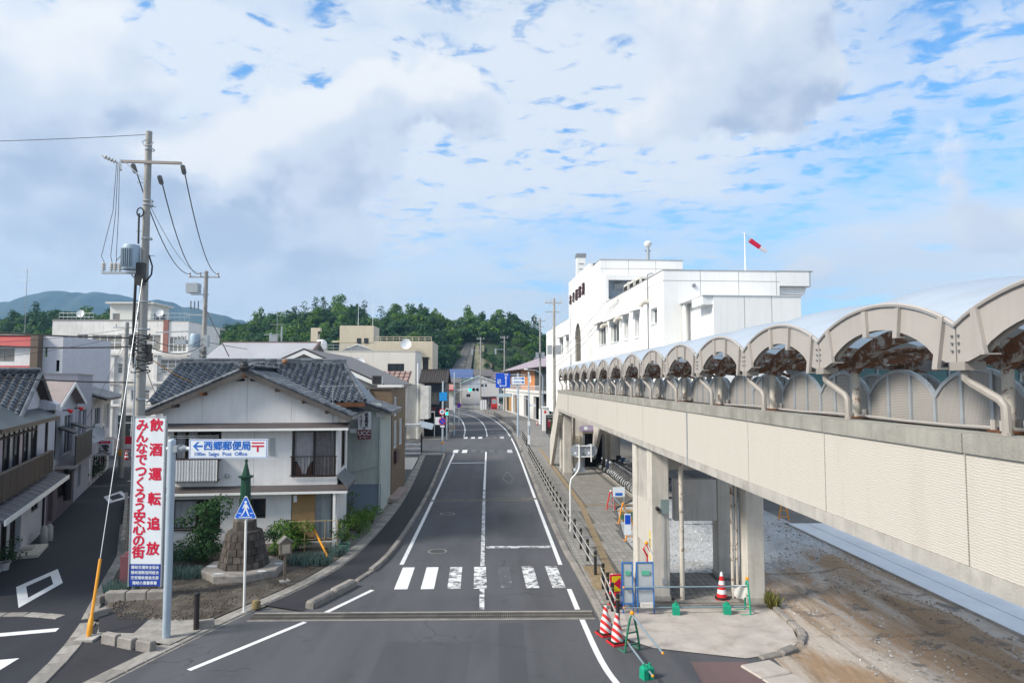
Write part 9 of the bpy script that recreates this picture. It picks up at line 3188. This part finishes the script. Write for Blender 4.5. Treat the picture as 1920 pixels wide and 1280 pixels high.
# pots
def pot(label,loc,r,h,m,plant=None,ps=0.3):
    t = thing('plant_pot',label,'plant pot',loc,0,'plant pots')
    MB().lathe([(r * 0.75,0),(r,h),(r * 1.08,h),(r * 1.08,h * 0.9)],n=14).build('pot',m,t,smooth=True)
    MB().lathe([(r * 0.95,h * 0.88),(r * 0.95,h * 0.9)],n=14).build('soil',SOIL,t)
    if plant:
        link('foliage',cards_mesh('foliage',leaf_cloud([(RNG.normal(0,ps * .5),RNG.normal(0,ps * .5),h + ps * RNG.uniform(.3,1.4),ps * .5) for _ in range(6)],700,0.045,RNG),plant),None,t)
pot('green plastic planter with a dark bush at the kerb',(-6.05,28.9,0.04),0.24,0.32,mat('pot_green',(0.10,0.26,0.17),0.5),LEAF_D,0.4)
pot('brown pot with a tall leafy plant by the cafe',(-6.55,33.4,0.0),0.26,0.4,mat('pot_brown',(0.12,0.07,0.06),0.6),LEAF_B,0.45)
pot('white square pot stand beside the porch',(-6.85,31.0,0.0),0.18,0.6,mat('pot_white',(0.50,0.50,0.50),0.5),LEAF_D,0.25)
pot('white pot with weeds on the left kerb of the alley',(-18.2,26.6,0.0),0.2,0.3,MATS['pot_white'],LEAF_D,0.35)
pot('grey pot with weeds farther up the alley',(-18.9,28.0,0.0),0.2,0.3,mat('pot_grey',(0.20,0.20,0.21),0.6),LEAF_D,0.35)
shrub('garden_shrub','dark weeds against the veranda house wall',(-18.9,27.2,0.0),rc(6,0.35,0.7,0.1,0.5,0.18,0.3),900,0.055,LEAF_D)
shrub('garden_shrub','dark bush before the alley shop',(-28.4,49.5,0.0),rc(9,0.6,1.6,0.3,1.3,0.35,0.6),200,0.09,LEAF_D)
shrub('garden_shrub','flowering dark bush beside the flat roofed block',(-26.9,46.0,0.0),rc(7,0.4,1.0,0.2,0.9,0.3,0.45),200,0.09,LEAF_D)
t = thing('step_stone','pale doorstep slab before the veranda house','step',(-19.0,29.3,0),AL_R)
MB().box(-0.35,-1.1,0,0.45,1.0,0.12).build('slab',CONC_PALE,t)
MB().box(-0.3,-0.2,0.12,0.1,0.3,0.2).build('block',CONC,t)
t = thing('gas_bottles','two small grey gas bottles beside the alley doorstep','gas bottles',(-19.55,31.0,0))
for k in range(2):
    MB().lathe([(0.13,0.0),(0.15,0.05),(0.15,0.6),(0.06,0.75)],(0.0,k * 0.36,0),12).build('bottle',mat('bottle_grey',(0.34,0.35,0.36),0.5),t,smooth=True)
bpy.context.view_layer.update()
